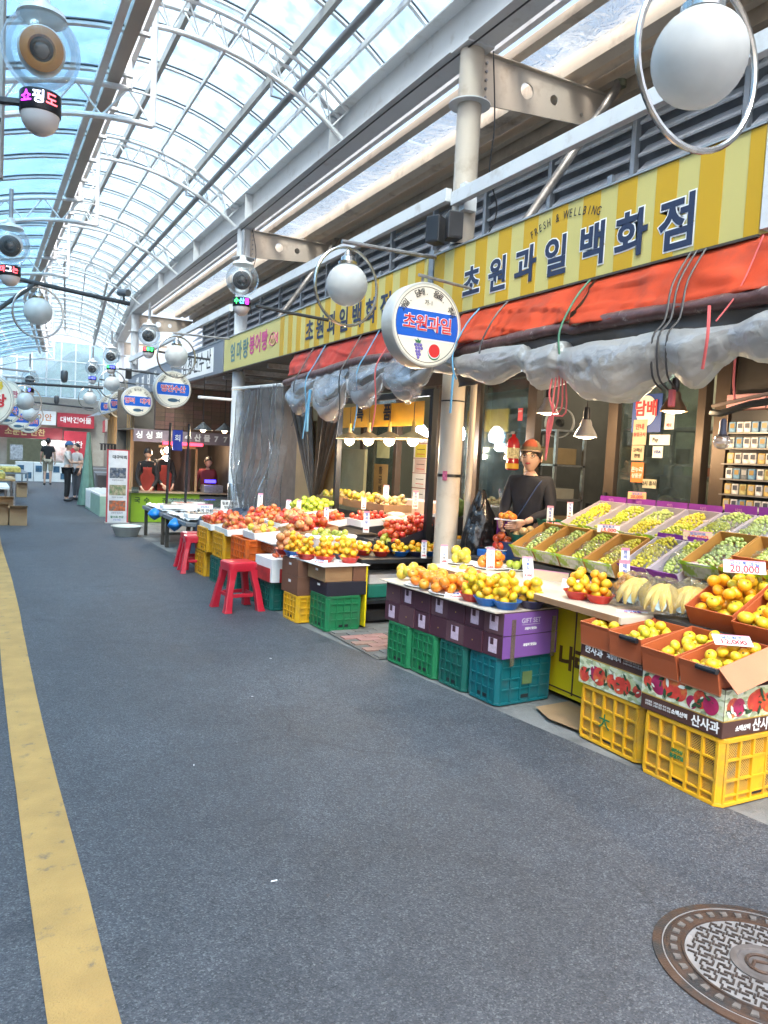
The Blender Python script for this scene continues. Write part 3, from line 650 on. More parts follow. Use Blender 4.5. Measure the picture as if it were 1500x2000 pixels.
globe_lamp((.65, 10.6, 3.10), .1, 'dull globe lamp in a ring hung from the left camera pole', -.8)
globe_lamp((.78, 16.0, 2.24), .1, 'small globe lamp in a ring among the left round signs', -.8)
globe_lamp((1.02, 19.0, 2.08), .1, 'smallest far globe lamp in a ring on the left row', -.8)

# ================================================================== DOME PROJECTORS WITH LED BANDS
DOME = clear('clear_dome', (.92, .95, .96), .02, .08, (.7, .75, .78), .05)
LEDB = mat('led_black', (.006, .007, .012), .3); LENS = mat('lens_glass', (.02, .025, .03), .05, coat=1)
PROJ = mat('projector_shell', (.56, .57, .57), .3, var=.05)
def projector(loc, label, ringm, txt, aim=-.5, arm=(.5, 0)):
    t = thing('dome_projector', label, 'projector', loc)
    MB().ball((0, 0, 0), (.17, .17, .175), 28).build('clear_cover', DOME, t, smooth='all')
    A = RZ(aim) @ RX(PI / 2 + .30)
    b_ = MB(A).lathe([(.02, -.13), (.085, -.125), (.10, -.09), (.102, .06), (.095, .085), (.092, .088), (.060, .088), (.058, .058), (.001, .055)], 28); bo_ = b_.build('body', PROJ, t, smooth=True)
    MB(A).lathe([(.092, .088), (.092, .104), (.058, .106), (.05, .085)], 28, caps=False).build('lens_ring', ringm, bo_, smooth=True)
    l_ = MB(A).lathe([(.057, .060), (.045, .072), (.02, .080), (.001, .082)], 24); l_.build('lens', LENS, bo_, smooth=True)
    MB().lathe([(.11, .145), (.1, .17), (.04, .19), (.03, .24)], 20).build('top_cap', PROJ, t, smooth=True)
    MB().tube([(0, 0, .2), (0, 0, .5)], .02, 8).build('hanging_rod', STEEL, t)
    bo_ = MB().lathe([(.06, -.19), (.09, -.195), (.09, -.28), (.088, -.285)], 28).build('led_band', LEDB, t, smooth=True)
    b_ = MB().lathe([(.001, -.375), (.03, -.370), (.06, -.350), (.078, -.32), (.085, -.286), (.06, -.28)], 24); b_.build('white_bulb', mat('white_plastic', (.62, .58, .58), .35), t, smooth=True)
    for i, (ch, c) in enumerate(txt):
        a = aim * .4 - .75 + i * .62; mm = glow('led_' + c, {'m': (.7, .03, .9), 'w': (.75, .8, 1), 'r': (1, .08, .1), 'g': (.05, .9, .15), 'b': (.1, .12, 1), 'o': (1, .35, .05), 'c': (.1, .6, .9)}[c], 1.6)
        text(ch, .062, mm, bo_, (.0915 * math.sin(a), -.0915 * math.cos(a), -.238), RZ(a) @ FS, bold=.001, ext=.0005)
    MB().tube([(arm[0] * .15, arm[1], -.245), (arm[0] * .5, arm[1], -.27), (arm[0], arm[1] + .03, -.285)], .018, 6).build('arm', DSTEEL, t, smooth=True)
    return t
ORR = mat('orange_ring', (.42, .17, .03), .4, var=.1)
projector((.24, 4.02, 3.27), 'nearest clear dome projector with an orange lens ring at top left', ORR, [('쇼', 'm'), ('핑', 'w'), ('도', 'r')], aim=-.05, arm=(-.5, 0))
projector((.25, 8.0, 3.27), 'dome projector with a black lens ring at the left edge', BLACK, [('마', 'r'), ('그', 'w'), ('는', 'r')], aim=-.1, arm=(-.5, 0))
projector((2.41, 7.9, 3.27), 'dome projector with green and blue LED text beside the striped sign', BLACK, [('수', 'g'), ('산', 'c'), ('품', 'm')], aim=-.35, arm=(1.0, 0))
projector((2.41, 12.8, 3.28), 'dome projector with green LED text before the grey signboard', BLACK, [('전', 'r'), ('통', 'g'), ('장', 'g')], aim=-.35, arm=(1.0, 0))
projector((2.41, 16.7, 3.32), 'small dome projector with blue LED band farther along the lane', BLACK, [('어', 'g'), ('서', 'b'), ('와', 'b')], aim=-.35, arm=(1.0, 0))
projector((2.41, 19.6, 3.3), 'farthest dome projector above the row of round signs', BLACK, [('오', 'b'), ('세', 'b'), ('요', 'b')], aim=-.3, arm=(1.0, 0))
projector((.95, 17.6, 2.78), 'tiny far dome projector on the left pole', BLACK, [('시', 'g'), ('장', 'b')], aim=-.1, arm=(-.5, 0))
lp = MB().tube([(.075, 4.3, 6.2), (.078, 4.3, 3.2), (.075, 4.3, 2.75)], .024, 8).build('hanging_pole', mat('dull_pole', (.33, .32, .31), .45, .3), smooth=True); tag(lp, 'vertical grey pole at the left edge carrying the nearest projector', 'pole')
lp = MB().tube([(-.1, 4.02, 3.02), (.075, 4.3, 3.02)], .02, 8).build('pole_bracket', DSTEEL); tag(lp, 'short dark bracket between the left pole and nearest projector', 'bracket')
# cctv poles
def cctv(pts, label, cams):
    t = thing('camera_pole', label, 'pole', pts[0]); o0 = Vector(pts[0])
    MB().tube([Vector(p) - o0 for p in pts], .028, 8).build('arm', DSTEEL, t, smooth=True); return t
cctv([(-.6, 10.6, 3.55), (1.74, 10.6, 3.34)], 'long dark pole reaching in from the left with a security camera at its tip', 0)
cctv([(-.6, 10.6, 2.75), (.05, 10.6, 2.92), (.60, 10.6, 3.42)], 'bent dark brace pipe under the left camera pole', 0)
def security_camera(loc, label, s=1):
    t = thing('security_camera', label, 'camera', loc); M = RZ(.5) @ RX(PI / 2 + .12)
    MB(M).lathe([(.02 * s, -.10 * s), (.045 * s, -.09 * s), (.05 * s, .07 * s), (.046 * s, .09 * s), (.04 * s, .085 * s)], 16).build('housing', mat('camera_grey', (.12, .13, .14), .4), t, smooth=True)
    MB(M).lathe([(.04 * s, .07 * s), (.001, .075 * s)], 14).build('lens', LENS, t); MB().box(-.012, .012, -.012, .012, -.13 * s, -.045 * s).build('foot', DSTEEL, t)
security_camera((1.66, 10.58, 3.47), 'grey security camera on the tip of the long left pole')
cctv([(.3, 17, 2.62), (2.3, 17.0, 2.67)], 'thin dark pole crossing the far lane with a dark dome camera', 0)
t = MB().lathe([(.001, -.13), (.05, -.11), (.07, -.05), (.07, .09), (.05, .12), (.001, .125)], 14).build('dome_camera', mat('camera_dark', (.06, .065, .07), .3), loc=(1.55, 17, 2.84), smooth=True); tag(t, 'dark dome camera standing on the far crossing pole', 'camera')
cctv([(.9, 24, 2.62), (3.0, 24, 2.55)], 'farthest thin pole crossing before the gable', 0)
t = MB().lathe([(.001, -.13), (.05, -.11), (.07, -.05), (.07, .09), (.05, .12), (.001, .125)], 14).build('dome_camera', _m['camera_dark'], loc=(2.0, 24, 2.72), smooth=True); tag(t, 'small dark camera on the farthest crossing pole', 'camera')
# loudspeakers on the first column
def speaker(loc, rz, label, s=1):
    t = thing('loudspeaker', label, 'speaker', loc, rz)
    MB().poly([(-.09 * s, -.09 * s), (.09 * s, -.09 * s), (.07 * s, .09 * s), (-.07 * s, .09 * s)], .30 * s).build('cabinet', mat('speaker_grey', (.04, .04, .045), .5), t, bevel=.008)
    MB().box(-.078 * s, .078 * s, -.098 * s, -.091 * s, .02 * s, .28 * s).build('grille', BLACK, t)
speaker((3.42, 5.46, 3.30), -.25, 'dark loudspeaker with black grille on the near column', .72); speaker((3.33, 5.58, 3.28), -1.1, 'second dark loudspeaker turned sideways behind the first', .72); speaker((2.78, 16.9, 2.9), 0, 'small black loudspeaker by the far signs', .7)

# ================================================================== AWNINGS
TARP = mat('orange_tarp', (.46, .05, .014), .6, var=.25, scale=3.5, dirt=(.16, .055, .04), dscale=3.4, dlo=.50, dhi=.90, spec=.25, bump=.25, bscale=12)
TARPR = mat('red_tarp', (.40, .04, .025), .6, spec=.25, var=.15, scale=2.5, dirt=(.10, .05, .045), dscale=2.2, dlo=.5, dhi=.66, bump=.25, bscale=12)
DTARP = mat('grey_tarp', (.10, .09, .085), .55, var=.2, scale=3, bump=.4, bscale=14)
MAR = mat('maroon_roll', (.10, .045, .04), .35, var=.3, scale=12, dirt=(.35, .3, .28), dscale=14, dlo=.6, dhi=.7, bump=.6, bscale=18)
FILM = clear('milky_film', (.75, .76, .78), .02, .74, (.42, .43, .45), .4, wave=.4, bscale=8, fres=.15)
FILMC = clear('thin_film', (.78, .80, .82), .05, .38, (.40, .42, .44), .25, wave=.8, bscale=9, fres=.3)
FILMF = clear('folded_film', (.8, .8, .82), .01, .80, (.48, .475, .47), .36, wave=.3, bscale=14, fres=.2, glowy=.5)
def cloth(name, y0, y1, x0, z0, x1, z1, m_, parent, nu=90, nv=16, amp=.02, th=0, seed=0, sag=0, pinch=()):
    def f(u, v):
        y = y0 + (y1 - y0) * u; x = x0 + (x1 - x0) * v; z = z0 + (z1 - z0) * v - sag * math.sin(PI * u) * v
        x += amp * v * (nz(y * 3.1, v * 2 + seed, 1.3) + .5 * nz(y * 9, v * 3, seed)) - amp * 1.3 * max(0, .14 - abs(nz(y * 1.5 + v * 1.4, v * 1.2 - y * .6, seed))) * 3 * min(1, 3 * v); z += amp * .6 * v * nz(y * 2.2, seed, v)
        for p_ in pinch: z += .05 * v * math.exp(-((y - p_) / .07) ** 2); x += .04 * v * math.exp(-((y - p_) / .07) ** 2)
        return (x, y, z)
    m = MB().grid(f, nu, nv); o = m.build(name, m_, parent, smooth='all')
    s = o.modifiers.new('thick', 'SOLIDIFY'); s.thickness = .004; return o
def roll(name, ys, zc, rc, x, m_, parent, n=14, seed=0, tilt=.8):
    """bundle along Y: centre heights zc and radii rc given at ys, wrinkled"""
    def itp(t, A):
        for i in range(len(ys) - 1):
            if (ys[i] - t) * (ys[i + 1] - t) <= 0:
                k = (t - ys[i]) / (ys[i + 1] - ys[i]); k = k * k * (3 - 2 * k); return A[i] + (A[i + 1] - A[i]) * k
        return A[-1]
    def f(u, v):
        y = ys[0] + (ys[-1] - ys[0]) * u; r = itp(y, rc); a = 2 * PI * v
        q1 = nz(y * 1.8 + a * .9, a * 2.4 + y * 1.5, seed); q2 = nz(y * 3.2 - a * .7, a * 4.2 + y * 3, seed + 4); q1 = nz(y * 1.3 + math.sin(a) * .8, math.cos(a) * 2.2 + y * .6, math.sin(a) * 2.4 + seed); q2 = nz(y * 2.0 - math.cos(a), math.sin(a) * 4.5 + y, math.cos(a) * 4 + seed); q3 = nz(y * 4.2 + math.sin(a) * 2, math.cos(a) * 3 + y * 2, math.sin(a) * 3 + seed); w = 1 + .12 * nz(y * 1.9, math.cos(a), math.sin(a) + seed) - .85 * max(0, .12 - abs(q1)) - .75 * max(0, .09 - abs(q2)) - .6 * max(0, .07 - abs(q3))
        tap = min(1, (u if u < .5 else 1 - u) * 40)
        return (x + r * w * math.cos(a) * tap * .85, y, itp(y, zc) + r * w * math.sin(a) * tap)
    return MB().grid(f, int(abs(ys[-1] - ys[0]) * 60), n, wrapv=True).build(name, m_, parent, smooth='all')
aw = thing('rolled_awning', 'orange tarpaulin awning with bulging grey plastic roll under the big striped sign', 'awning', (0, 0, 0))
cloth('tarpaulin', 3.79, 2.2, 3.47, 2.70, 3.28, 2.37, TARP, aw, amp=.045, seed=3); cloth('tarpaulin', 5.30, 3.81, 3.47, 2.70, 3.29, 2.40, TARP, aw, amp=.045, seed=8)
cloth('tarpaulin', 5.32, 5.05, 3.44, 2.60, 3.38, 2.25, TARP, aw, amp=.03, seed=9, nu=14)
roll('rolled_tarpaulin', [5.3, 4.9, 3.9, 3.78, 3.6, 2.2], [2.33, 2.36, 2.38, 2.35, 2.37, 2.35], [.03, .042, .04, .03, .045, .045], 3.31, MAR, aw, seed=5)
cloth('hanging_sheet', 5.2, 2.2, 3.33, 2.35, 3.40, 2.10, DTARP, aw, amp=.05, seed=6)
roll('plastic_roll', [5.30, 5.06, 4.95, 4.6, 4.25, 4.18, 4.05, 3.85, 3.80, 3.55, 3.3, 3.05, 2.98, 2.80, 2.64, 2.58, 2.4, 2.2], [2.30, 2.25, 2.22, 2.19, 2.22, 2.18, 2.13, 2.15, 2.13, 2.07, 2.05, 2.11, 2.14, 2.08, 2.13, 2.15, 2.15, 2.15],
     [.03, .05, .09, .13, .09, .08, .14, .14, .11, .18, .19, .14, .11, .15, .10, .08, .13, .13], 3.28, FILMF, aw, n=44, seed=2)
def cord(pts, r, m_, parent, name='cord'): MB().tube(curve_pts(pts), r, 5).build(name, m_, parent, smooth=True)
CB = mat('cord_blue', (.08, .25, .42), .6); CR = mat('cord_red', (.55, .10, .10), .6); CK = BLACK; CG = mat('cord_green', (.04, .16, .09), .6)
for y, m_ in ((5.02, CB), (3.80, CG), (4.66, CK)): cord([(3.42, y, 2.68), (3.31, y, 2.55), (3.22, y + .02, 2.35), (3.21, y, 2.2), (3.24, y - .01, 2.12)], .007, m_, aw)
for y in (2.98, 3.02, 2.92): cord([(3.42, y, 2.69), (3.30, y, 2.5), (3.24, y - .02, 2.3), (3.18, y, 2.2), (3.2, y, 2.0), (3.28, y, 1.93)], .006, CK, aw)
cord([(3.19, 4.98, 2.15), (3.18, 4.97, 2.0), (3.19, 4.99, 1.86)], .009, CB, aw)
for i in range(5): cord([(3.22, 3.84 - i * .02, 2.12), (3.2 + .01 * i, 3.86 - i * .03, 1.95 - .03 * i), (3.21, 3.82 + .01 * i, 1.8), (3.22, 3.88, 1.62 - .03 * (i % 2) * 3)], .0055, CR, aw)
cord([(3.12, 2.62, 2.3), (3.10, 2.6, 2.15), (3.13, 2.64, 2.0)], .008, CR, aw); cord([(3.20, 2.64, 2.24), (3.3, 2.60, 2.4), (3.42, 2.58, 2.68)], .004, CR, aw)
cord([(3.3, 2.97, 1.93), (3.29, 2.96, 1.84)], .02, CR, aw)
aw2 = thing('rolled_awning', 'red tarpaulin awning with clear plastic swags under the second striped sign', 'awning', (0, 0, 0))
cloth('tarpaulin', 9.05, 5.95, 3.47, 2.73, 3.36, 2.44, TARPR, aw2, amp=.03, seed=13)
roll('rolled_tarpaulin', [9.1, 8, 7, 5.7], [2.36, 2.40, 2.44, 2.40], [.045, .05, .05, .05], 3.34, MAR, aw2, seed=15)
def swag(y0, y1, zt, zb, bulge, seed, m_=FILMC):
    def f(u, v):
        y = y0 + (y1 - y0) * u; s = math.sin(PI * u) ** .7; z = zt - (zt - zb) * v * (.35 + .65 * s)
        x = 3.32 - bulge * math.sin(PI * min(1, v * 1.0)) * s * 1.1 + .03 * nz(y * 6, v * 5, seed) + .02 * math.sin(v * 9 + y * 5)
        return (x, y, z + .02 * nz(y * 8, v * 4, seed + 3))
    MB().grid(f, 26, 12).build('plastic_swag', m_, aw2, smooth='all')
for a, b_, zt, zb, s in ((8.75, 7.95, 2.36, 1.93, 1), (7.95, 7.1, 2.38, 1.84, 2), (7.1, 6.30, 2.40, 1.95, 3), (6.32, 5.45, 2.40, 1.98, 4)):
    swag(a, b_, zt, zb, .14, s); roll('plastic_roll', [a, a - .15, (a + b_) / 2, b_ + .15, b_], [zt - .15, zb + .2, zb + .12, zb + .2, zt - .15], [.03, .07, .11, .07, .03], 3.28, FILM, aw2, n=18, seed=s)
for y, m_ in ((8.0, CB), (7.1, CK), (6.7, CB), (6.31, CR), (8.35, CK)): cord([(3.42, y, 2.72), (3.3, y, 2.5), (3.2, y, 2.3), (3.22, y, 1.98), (3.2, y + .02, 1.72 + .1 * math.sin(y * 7))], .007, m_, aw2)
cord([(3.2, 7.85, 2.2), (3.18, 7.85, 1.95), (3.2, 7.9, 1.75)], .018, CB, aw2)
aw3 = roll('plastic_roll', [5.75, 5.5, 5.2, 5.0], [2.33, 2.3, 2.26, 2.26], [.04, .08, .09, .06], 3.36, FILM, None, n=18, seed=21); tag(aw3, 'crumpled grey plastic bundle wrapped round the near column top', 'plastic sheet')
# clear plastic curtain hanging past the second stall
ct = thing('plastic_curtain', 'clear plastic curtain hanging in folds between the fruit stall and fish stall', 'curtain', (0, 0, 0))
def cf(u, v):
    y = 11.0 - 1.95 * u + .15 * v; x = 3.35 + .07 * math.sin(u * 44 + v * 3 + 2 * nz(u * 3, v, 1)) + .06 * nz(u * 8, v * 3, 4); x += .25 * v * nz(u * 2, v * 2, 9); return (x, y, 2.36 - 1.75 * v)
MB().grid(cf, 90, 20).build('film', clear('curtain_film', (.90, .92, .94), .05, .12, (.42, .45, .50), .12, wave=.5, bscale=5, fres=.8), ct, smooth='all')
MB().tube([(3.36, 11.3, 2.42), (3.4, 9.3, 2.36)], .022, 6).build('curtain_rail', WHITE, ct)
pp = MB().tube([(2.42, 9.6, 2.14), (2.85, 9.6, 2.14)], .018, 6).build('cross_bar', WHITE); tag(pp, 'thin white bar crossing beside the second column', 'bar')
# ================================================================== PEOPLE
def skin_mesh(J, E, sub=2):
    """J: name -> ((x,y,z), rx, ry); E: list of joint-name pairs"""
    names = list(J); me = bpy.data.meshes.new('s'); me.from_pydata([J[k][0] for k in names], [(names.index(a), names.index(b_)) for a, b_ in E], [])
    o = bpy.data.objects.new('s', me); o.modifiers.new('skin', 'SKIN'); u = o.modifiers.new('sub', 'SUBSURF'); u.levels = sub; u.render_levels = sub
    for i, k in enumerate(names):
        d_ = me.skin_vertices[0].data[i]; d_.radius = (J[k][1], J[k][2]); d_.use_root = (i == 0)
    r = to_mesh(o)
    vs = [tuple(v.co) for v in r.vertices]; fs = [tuple(p.vertices) for p in r.polygons]; bpy.data.meshes.remove(r); return vs, fs
SKINM = mat('skin', (.60, .37, .27), .5, var=.06, scale=8, sss=.1)
LIPS = mat('lips', (.38, .06, .06), .4); HAIRM = mat('hair', (.012, .010, .010), .5, var=.3, scale=40); EYEW = mat('eye_white', (.65, .62, .6), .3)
def headmesh(m, c, s=1, yaw=0, tilt=0, big=1):
    M0 = m.M; m.M = m.M @ T(*c) @ RZ(yaw) @ RX(tilt) @ Matrix.Scale(big, 4); n = 24; k = 18; vs = []; fs = []
    for i in range(k + 1):
        t = PI * i / k; z = -math.cos(t)
        for j in range(n):
            a = 2 * PI * j / n; rx = .076 * math.sin(t); ry = .096 * math.sin(t)
            if z < -.1: f = 1 - .30 * ((-z - .1) / .9) ** 1.2; rx *= f; ry *= (1 - .16 * (-z - .1) / .9)
            x = rx * math.cos(a); y = ry * math.sin(a)
            fr = max(0, -math.sin(a))
            if fr > .2:
                nose = math.exp(-(x / .013) ** 2) * math.exp(-((z + .10) / .16) ** 2) * .022
                sock = -math.exp(-((abs(x) - .032) / .018) ** 2) * math.exp(-((z - .04) / .12) ** 2) * .008
                lip = math.exp(-(x / .022) ** 2) * math.exp(-((z + .45) / .08) ** 2) * .006; chin = math.exp(-(x / .025) ** 2) * math.exp(-((z + .85) / .15) ** 2) * .008
                y -= (nose + sock + lip + chin)
            vs.append((x * s, y * s, z * .118 * s))
    for i in range(k):
        for j in range(n): fs.append((i * n + j, i * n + (j + 1) % n, (i + 1) * n + (j + 1) % n, (i + 1) * n + j))
    m.add(vs, fs)
    for sx in (-1, 1): m.ball((sx * .078 * s, .012 * s, -.012 * s), (.012 * s, .02 * s, .03 * s), 10)
    H_ = m.M; m.M = M0; return H_
def handmesh(m, wrist, direc, palmn, s=1, curl=.5, side=1):
    """palm with four fingers and a thumb; direc: wrist->knuckles, palmn: palm normal"""
    d_ = Vector(direc).normalized(); n_ = Vector(palmn).normalized(); a = d_.cross(n_).normalized() * side; w = Vector(wrist); n_ = n_
    m.tube([w, w + d_ * .03 * s, w + d_ * .085 * s], [.026 * s, .036 * s, .038 * s], 10, flat=.5) if False else None
    for t in (-1, -.33, .33, 1): m.tube([w, w + d_ * .04 * s + a * .014 * t * s, w + d_ * .088 * s + a * .026 * t * s], [.019 * s, .017 * s, .013 * s], 8)
    for t, L in ((-1, .062), (-.33, .078), (.33, .084), (1, .074)):
        p0 = w + d_ * .082 * s + a * .026 * t * s; q = []; ang = 0; p_ = p0; q.append(p_)
        for i, f in enumerate((.42, .33, .25)):
            ang += curl * (.7 if i == 0 else .8); p_ = p_ + (d_ * math.cos(ang) + n_ * math.sin(ang)) * L * f * s; q.append(p_)
        m.tube(q, [.0105 * s, .0095 * s, .0088 * s, .006 * s], 8)
    p0 = w + d_ * .03 * s + a * .024 * s; m.tube([p0, p0 + (d_ * .5 + a * .75 + n_ * .3) * .04 * s, p0 + (d_ * .8 + a * .6 + n_ * .6) * .07 * s], [.016 * s, .0125 * s, .008 * s], 8)
def person(label, loc, rz, h=1.7, top=None, pants=None, arms=None, legs=None, hair='short', hat=None, lean=0, sleeve='long', yaw=0, tilt=0, detail=False, skirt=None, shoe=BLACK, headoff=(0, 0), belly=0, apron=None):
    t = thing('person', label, 'person', loc, rz); s = h / 1.7
    def L(z, y=0): return (0, y - lean * max(0, z - .92), z)
    A = arms or {1: ((.23, .02, 1.14), (.24, -.08, .90)), -1: ((-.23, .02, 1.14), (-.24, -.08, .90))}
    G = legs or {1: ((.10, -.01, .48), (.10, .02, .08)), -1: ((-.10, -.01, .48), (-.10, .02, .08))}
    J = {'pel': (L(.95), .13, .10), 'sp': (L(1.12), .115 + belly, .09 + belly), 'ch': (L(1.30), .135, .09), 'nb': (L(1.42), .058, .052), 'nk': (L(1.50, -.012), .047, .047)}
    E_ = [('pel', 'sp'), ('sp', 'ch'), ('ch', 'nb'), ('nb', 'nk')]
    for k in (1, -1):
        S = L(1.385); S = (k * .165, S[1], S[2]); e, w = A[k]
        J['s%d' % k] = (S, .052, .052); J['e%d' % k] = (e, .038, .038); J['w%d' % k] = (w, .026, .024); E_ += [('ch', 's%d' % k), ('s%d' % k, 'e%d' % k), ('e%d' % k, 'w%d' % k)]
        kn, an = G[k]; hp = (k * .09, 0, .90); J['h%d' % k] = (hp, .085, .085); J['k%d' % k] = (kn, .058, .058); J['a%d' % k] = (an, .036, .036)
        J['t%d' % k] = ((an[0] + k * .02, an[1] - .15, max(.03, an[2] - .05)), .034, .024); E_ += [('pel', 'h%d' % k), ('h%d' % k, 'k%d' % k), ('k%d' % k, 'a%d' % k), ('a%d' % k, 't%d' % k)]
    SCL = Matrix.Diagonal((s, s, s, 1)); b_ = MB(SCL); vs, fs = skin_mesh(J, E_); b_.add(vs, fs)
    hc = (headoff[0], L(1.6)[1] - .03 + headoff[1], 1.605); HM = headmesh(b_, hc, 1, yaw, tilt, 1.12 if detail else 1.04)
    for k in (1, -1):
        e, w = A[k]; dv = Vector(w) - Vector(e); pn = A.get('n%d' % k, (-k, 0, -.3)); handmesh(b_, w, A.get('d%d' % k, dv), pn, 1.0, A.get('curl', .45), A.get('side%d' % k, k))
    b_.build('body', SKINM, t, smooth='all')
    # clothes: the same skeleton, a little fuller, ending at cuff, waist and hem
    def grow(keys, ed, add, cut=None, floor=None):
        JJ = {k: (J[k][0], J[k][1] + add, J[k][2] + add) for k in keys}
        if cut: JJ.update(cut)
        vs, fs = skin_mesh(JJ, ed); m = MB(SCL); q = []
        for p in vs:
            f = 1 + .05 * nz(p[0] * 9, p[1] * 9, p[2] * 5) - .13 * max(0, .2 - abs(nz(p[0] * 7 + 3, p[1] * 7, p[2] * 11))); cx_ = 0 if abs(p[0]) < .14 else p[0] * .9
            q.append((cx_ + (p[0] - cx_) * f, p[1] * f, p[2]))
        m.add(q, fs); return m
    def mixp(a, b2, f): return tuple(a[i] + (b2[i] - a[i]) * f for i in range(3))
    tk = ['sp', 'pel', 'ch', 'nb', 's1', 's-1']; cut = {}; ed = [('pel', 'sp'), ('sp', 'ch'), ('ch', 'nb'), ('ch', 's1'), ('ch', 's-1')]
    JN = dict(J); 
    for k in (1, -1):
        if sleeve == 'long': f = .93; cut['e%d' % k] = (J['e%d' % k][0], .052, .052); cut['c%d' % k] = (mixp(J['e%d' % k][0], J['w%d' % k][0], .80 if detail else f), .040, .040); ed += [('s%d' % k, 'e%d' % k), ('e%d' % k, 'c%d' % k)]
        else: cut['c%d' % k] = (mixp(J['s%d' % k][0], J['e%d' % k][0], .75), .055, .055); ed += [('s%d' % k, 'c%d' % k)]
    cut['nb'] = (L(1.44), .088, .078); cut['pel'] = (L(.93), .15, .12)
    grow([k for k in tk], ed, .016, cut).build('shirt', top, t, smooth='all')
    if pants:
        pe = [('pel', 'h1'), ('pel', 'h-1')]; cut = {'pel': ((0, 0, .96), .145, .115)}
        for k in (1, -1):
            kn, an = G[k]
            if skirt == 'shorts': cut['c%d' % k] = (mixp(J['h%d' % k][0], kn, 1.0), .078, .078); pe += [('h%d' % k, 'c%d' % k)]
            else: cut['k%d' % k] = (kn, .072, .072); cut['c%d' % k] = (mixp(kn, an, .92), .058, .058); pe += [('h%d' % k, 'k%d' % k), ('k%d' % k, 'c%d' % k)]
        grow(['pel', 'h1', 'h-1'], pe, .014, cut).build('trousers', pants, t, smooth='all')
        for k in (1, -1):
            an = G[k][1]; m = MB(SCL @ T(an[0] + k * .008, an[1] - .06, an[2] - .035)); m.ball((0, 0, 0), (.048, .13, .045), 14); m.build('shoe', shoe, t, smooth='all')
    HS = SCL.inverted() @ HM if False else HM
    if hair:
        m = MB(HS); 
        def hf(u, v):
            a = 2 * PI * v; fr = max(0, -math.sin(a)); bk = max(0, math.sin(a)); th = .06 + u * ((1.5 if hair == 'short' else 1.75) + .55 * bk - .60 * fr ** 1.5)
            return (.085 * math.sin(th) * math.cos(a), .106 * math.sin(th) * math.sin(a) + .005, .128 * math.cos(th) + .004 * nz(a * 3, th * 4, 1))
        m.grid(hf, 12, 28, wrapv=True); m.build('hair', hair_m.get(label[:6], HAIRM) if False else HAIRM, t, smooth='all')
    if hat: hat(t, HS)
    if detail:
        for sx in (-1, 1):
            MB(HS).ball((sx * .030, -.0815, .006), (.0145, .0075, .0080), 10).build('eye', EYEW, t, smooth='all'); MB(HS).ball((sx * .030 - .001, -.0878, .006), (.0075, .0032, .0075), 8).build('iris', BLACK, t)
            MB(HS).tube([(sx * .016, -.088, .022), (sx * .03, -.0885, .027), (sx * .046, -.078, .022)], .003, 5).build('eyebrow', HAIRM, t)
            MB(HS).tube([(sx * .030 + .021 * math.cos(a), -.094 + .004 * abs(math.cos(a)), .004 + .016 * math.sin(a)) for a in [i * PI / 8 for i in range(16)]], .0022, 5, closed=True).build('spectacle_rim', mat('spec', (.10, .06, .05), .3, .5), t)
            MB(HS).tube([(sx * .052, -.088, .008), (sx * .074, -.03, .008), (sx * .08, .01, .004)], .002, 5).build('spectacle_arm', _m['spec'], t)
        MB(HS).tube([(-.009, -.097, .008), (.009, -.097, .008)], .002, 5).build('spectacle_bridge', _m['spec'], t)
        MB(HS).ball((0, -.0925, -.053), (.021, .007, .0075), 12).build('lips', LIPS, t, smooth='all')
    if apron:
        def af(u, v):
            x = (-.15 + .30 * u); z = 1.30 - .75 * v; y = L(z)[1] - .150 - .02 * math.cos(PI * (u - .5)) - .015 * math.sin(u * 14 + v * 3) * v; return (x * (.62 if v < .25 else 1), y, z)
        o = MB(SCL).grid(af, 12, 12).build('apron', apron, t, smooth='all'); q = o.modifiers.new('th', 'SOLIDIFY'); q.thickness = .004
    return t
NAVYC = mat('navy_cloth', (.012, .013, .020), .85, var=.25, scale=5, bump=.5, bscale=12); BLKC = mat('black_cloth', (.008, .008, .010), .85, var=.3, scale=5, bump=.5, bscale=12)
def cap_hat(t, H_):
    m = MB(H_)
    def f(u, v): th = (1.22 + .25 * max(0, math.sin(2 * PI * v))) * u; a = 2 * PI * v; return (.090 * math.sin(th) * math.cos(a), .110 * math.sin(th) * math.sin(a) + .004, .134 * math.cos(th) + .002)
    m.grid(f, 10, 28, wrapv=True)
    def g2(u, v): a = PI * (1.10 + .80 * v); r = 1 + .60 * u * math.sin(PI * v) ** .6; return (.088 * math.cos(a) * (1 + .04 * u), .106 * math.sin(a) * r, .050 - .006 * u - .012 * u * abs(2 * v - 1))
    m2 = MB(H_).grid(g2, 5, 14); c_ = m.build('cap', mat('olive_cap', (.055, .047, .03), .9, var=.2, spec=.1), t, smooth='all'); s_ = m2.build('cap_brim', mat('cap_brown', (.06, .04, .03), .8), t, smooth='all'); q = s_.modifiers.new('th', 'SOLIDIFY'); q.thickness = .004
    MB(H_).grid(lambda u, v: (.0915 * math.sin(1.0 * u) * math.cos(PI * (.8 + 1.0 * v)), .1115 * math.sin(1.0 * u) * math.sin(PI * (.8 + 1.0 * v)) + .004, .1355 * math.cos(1.0 * u) + .003), 6, 14).build('cap_patch', mat('cap_red', (.085, .02, .012), .9, spec=.1), t, smooth='all')
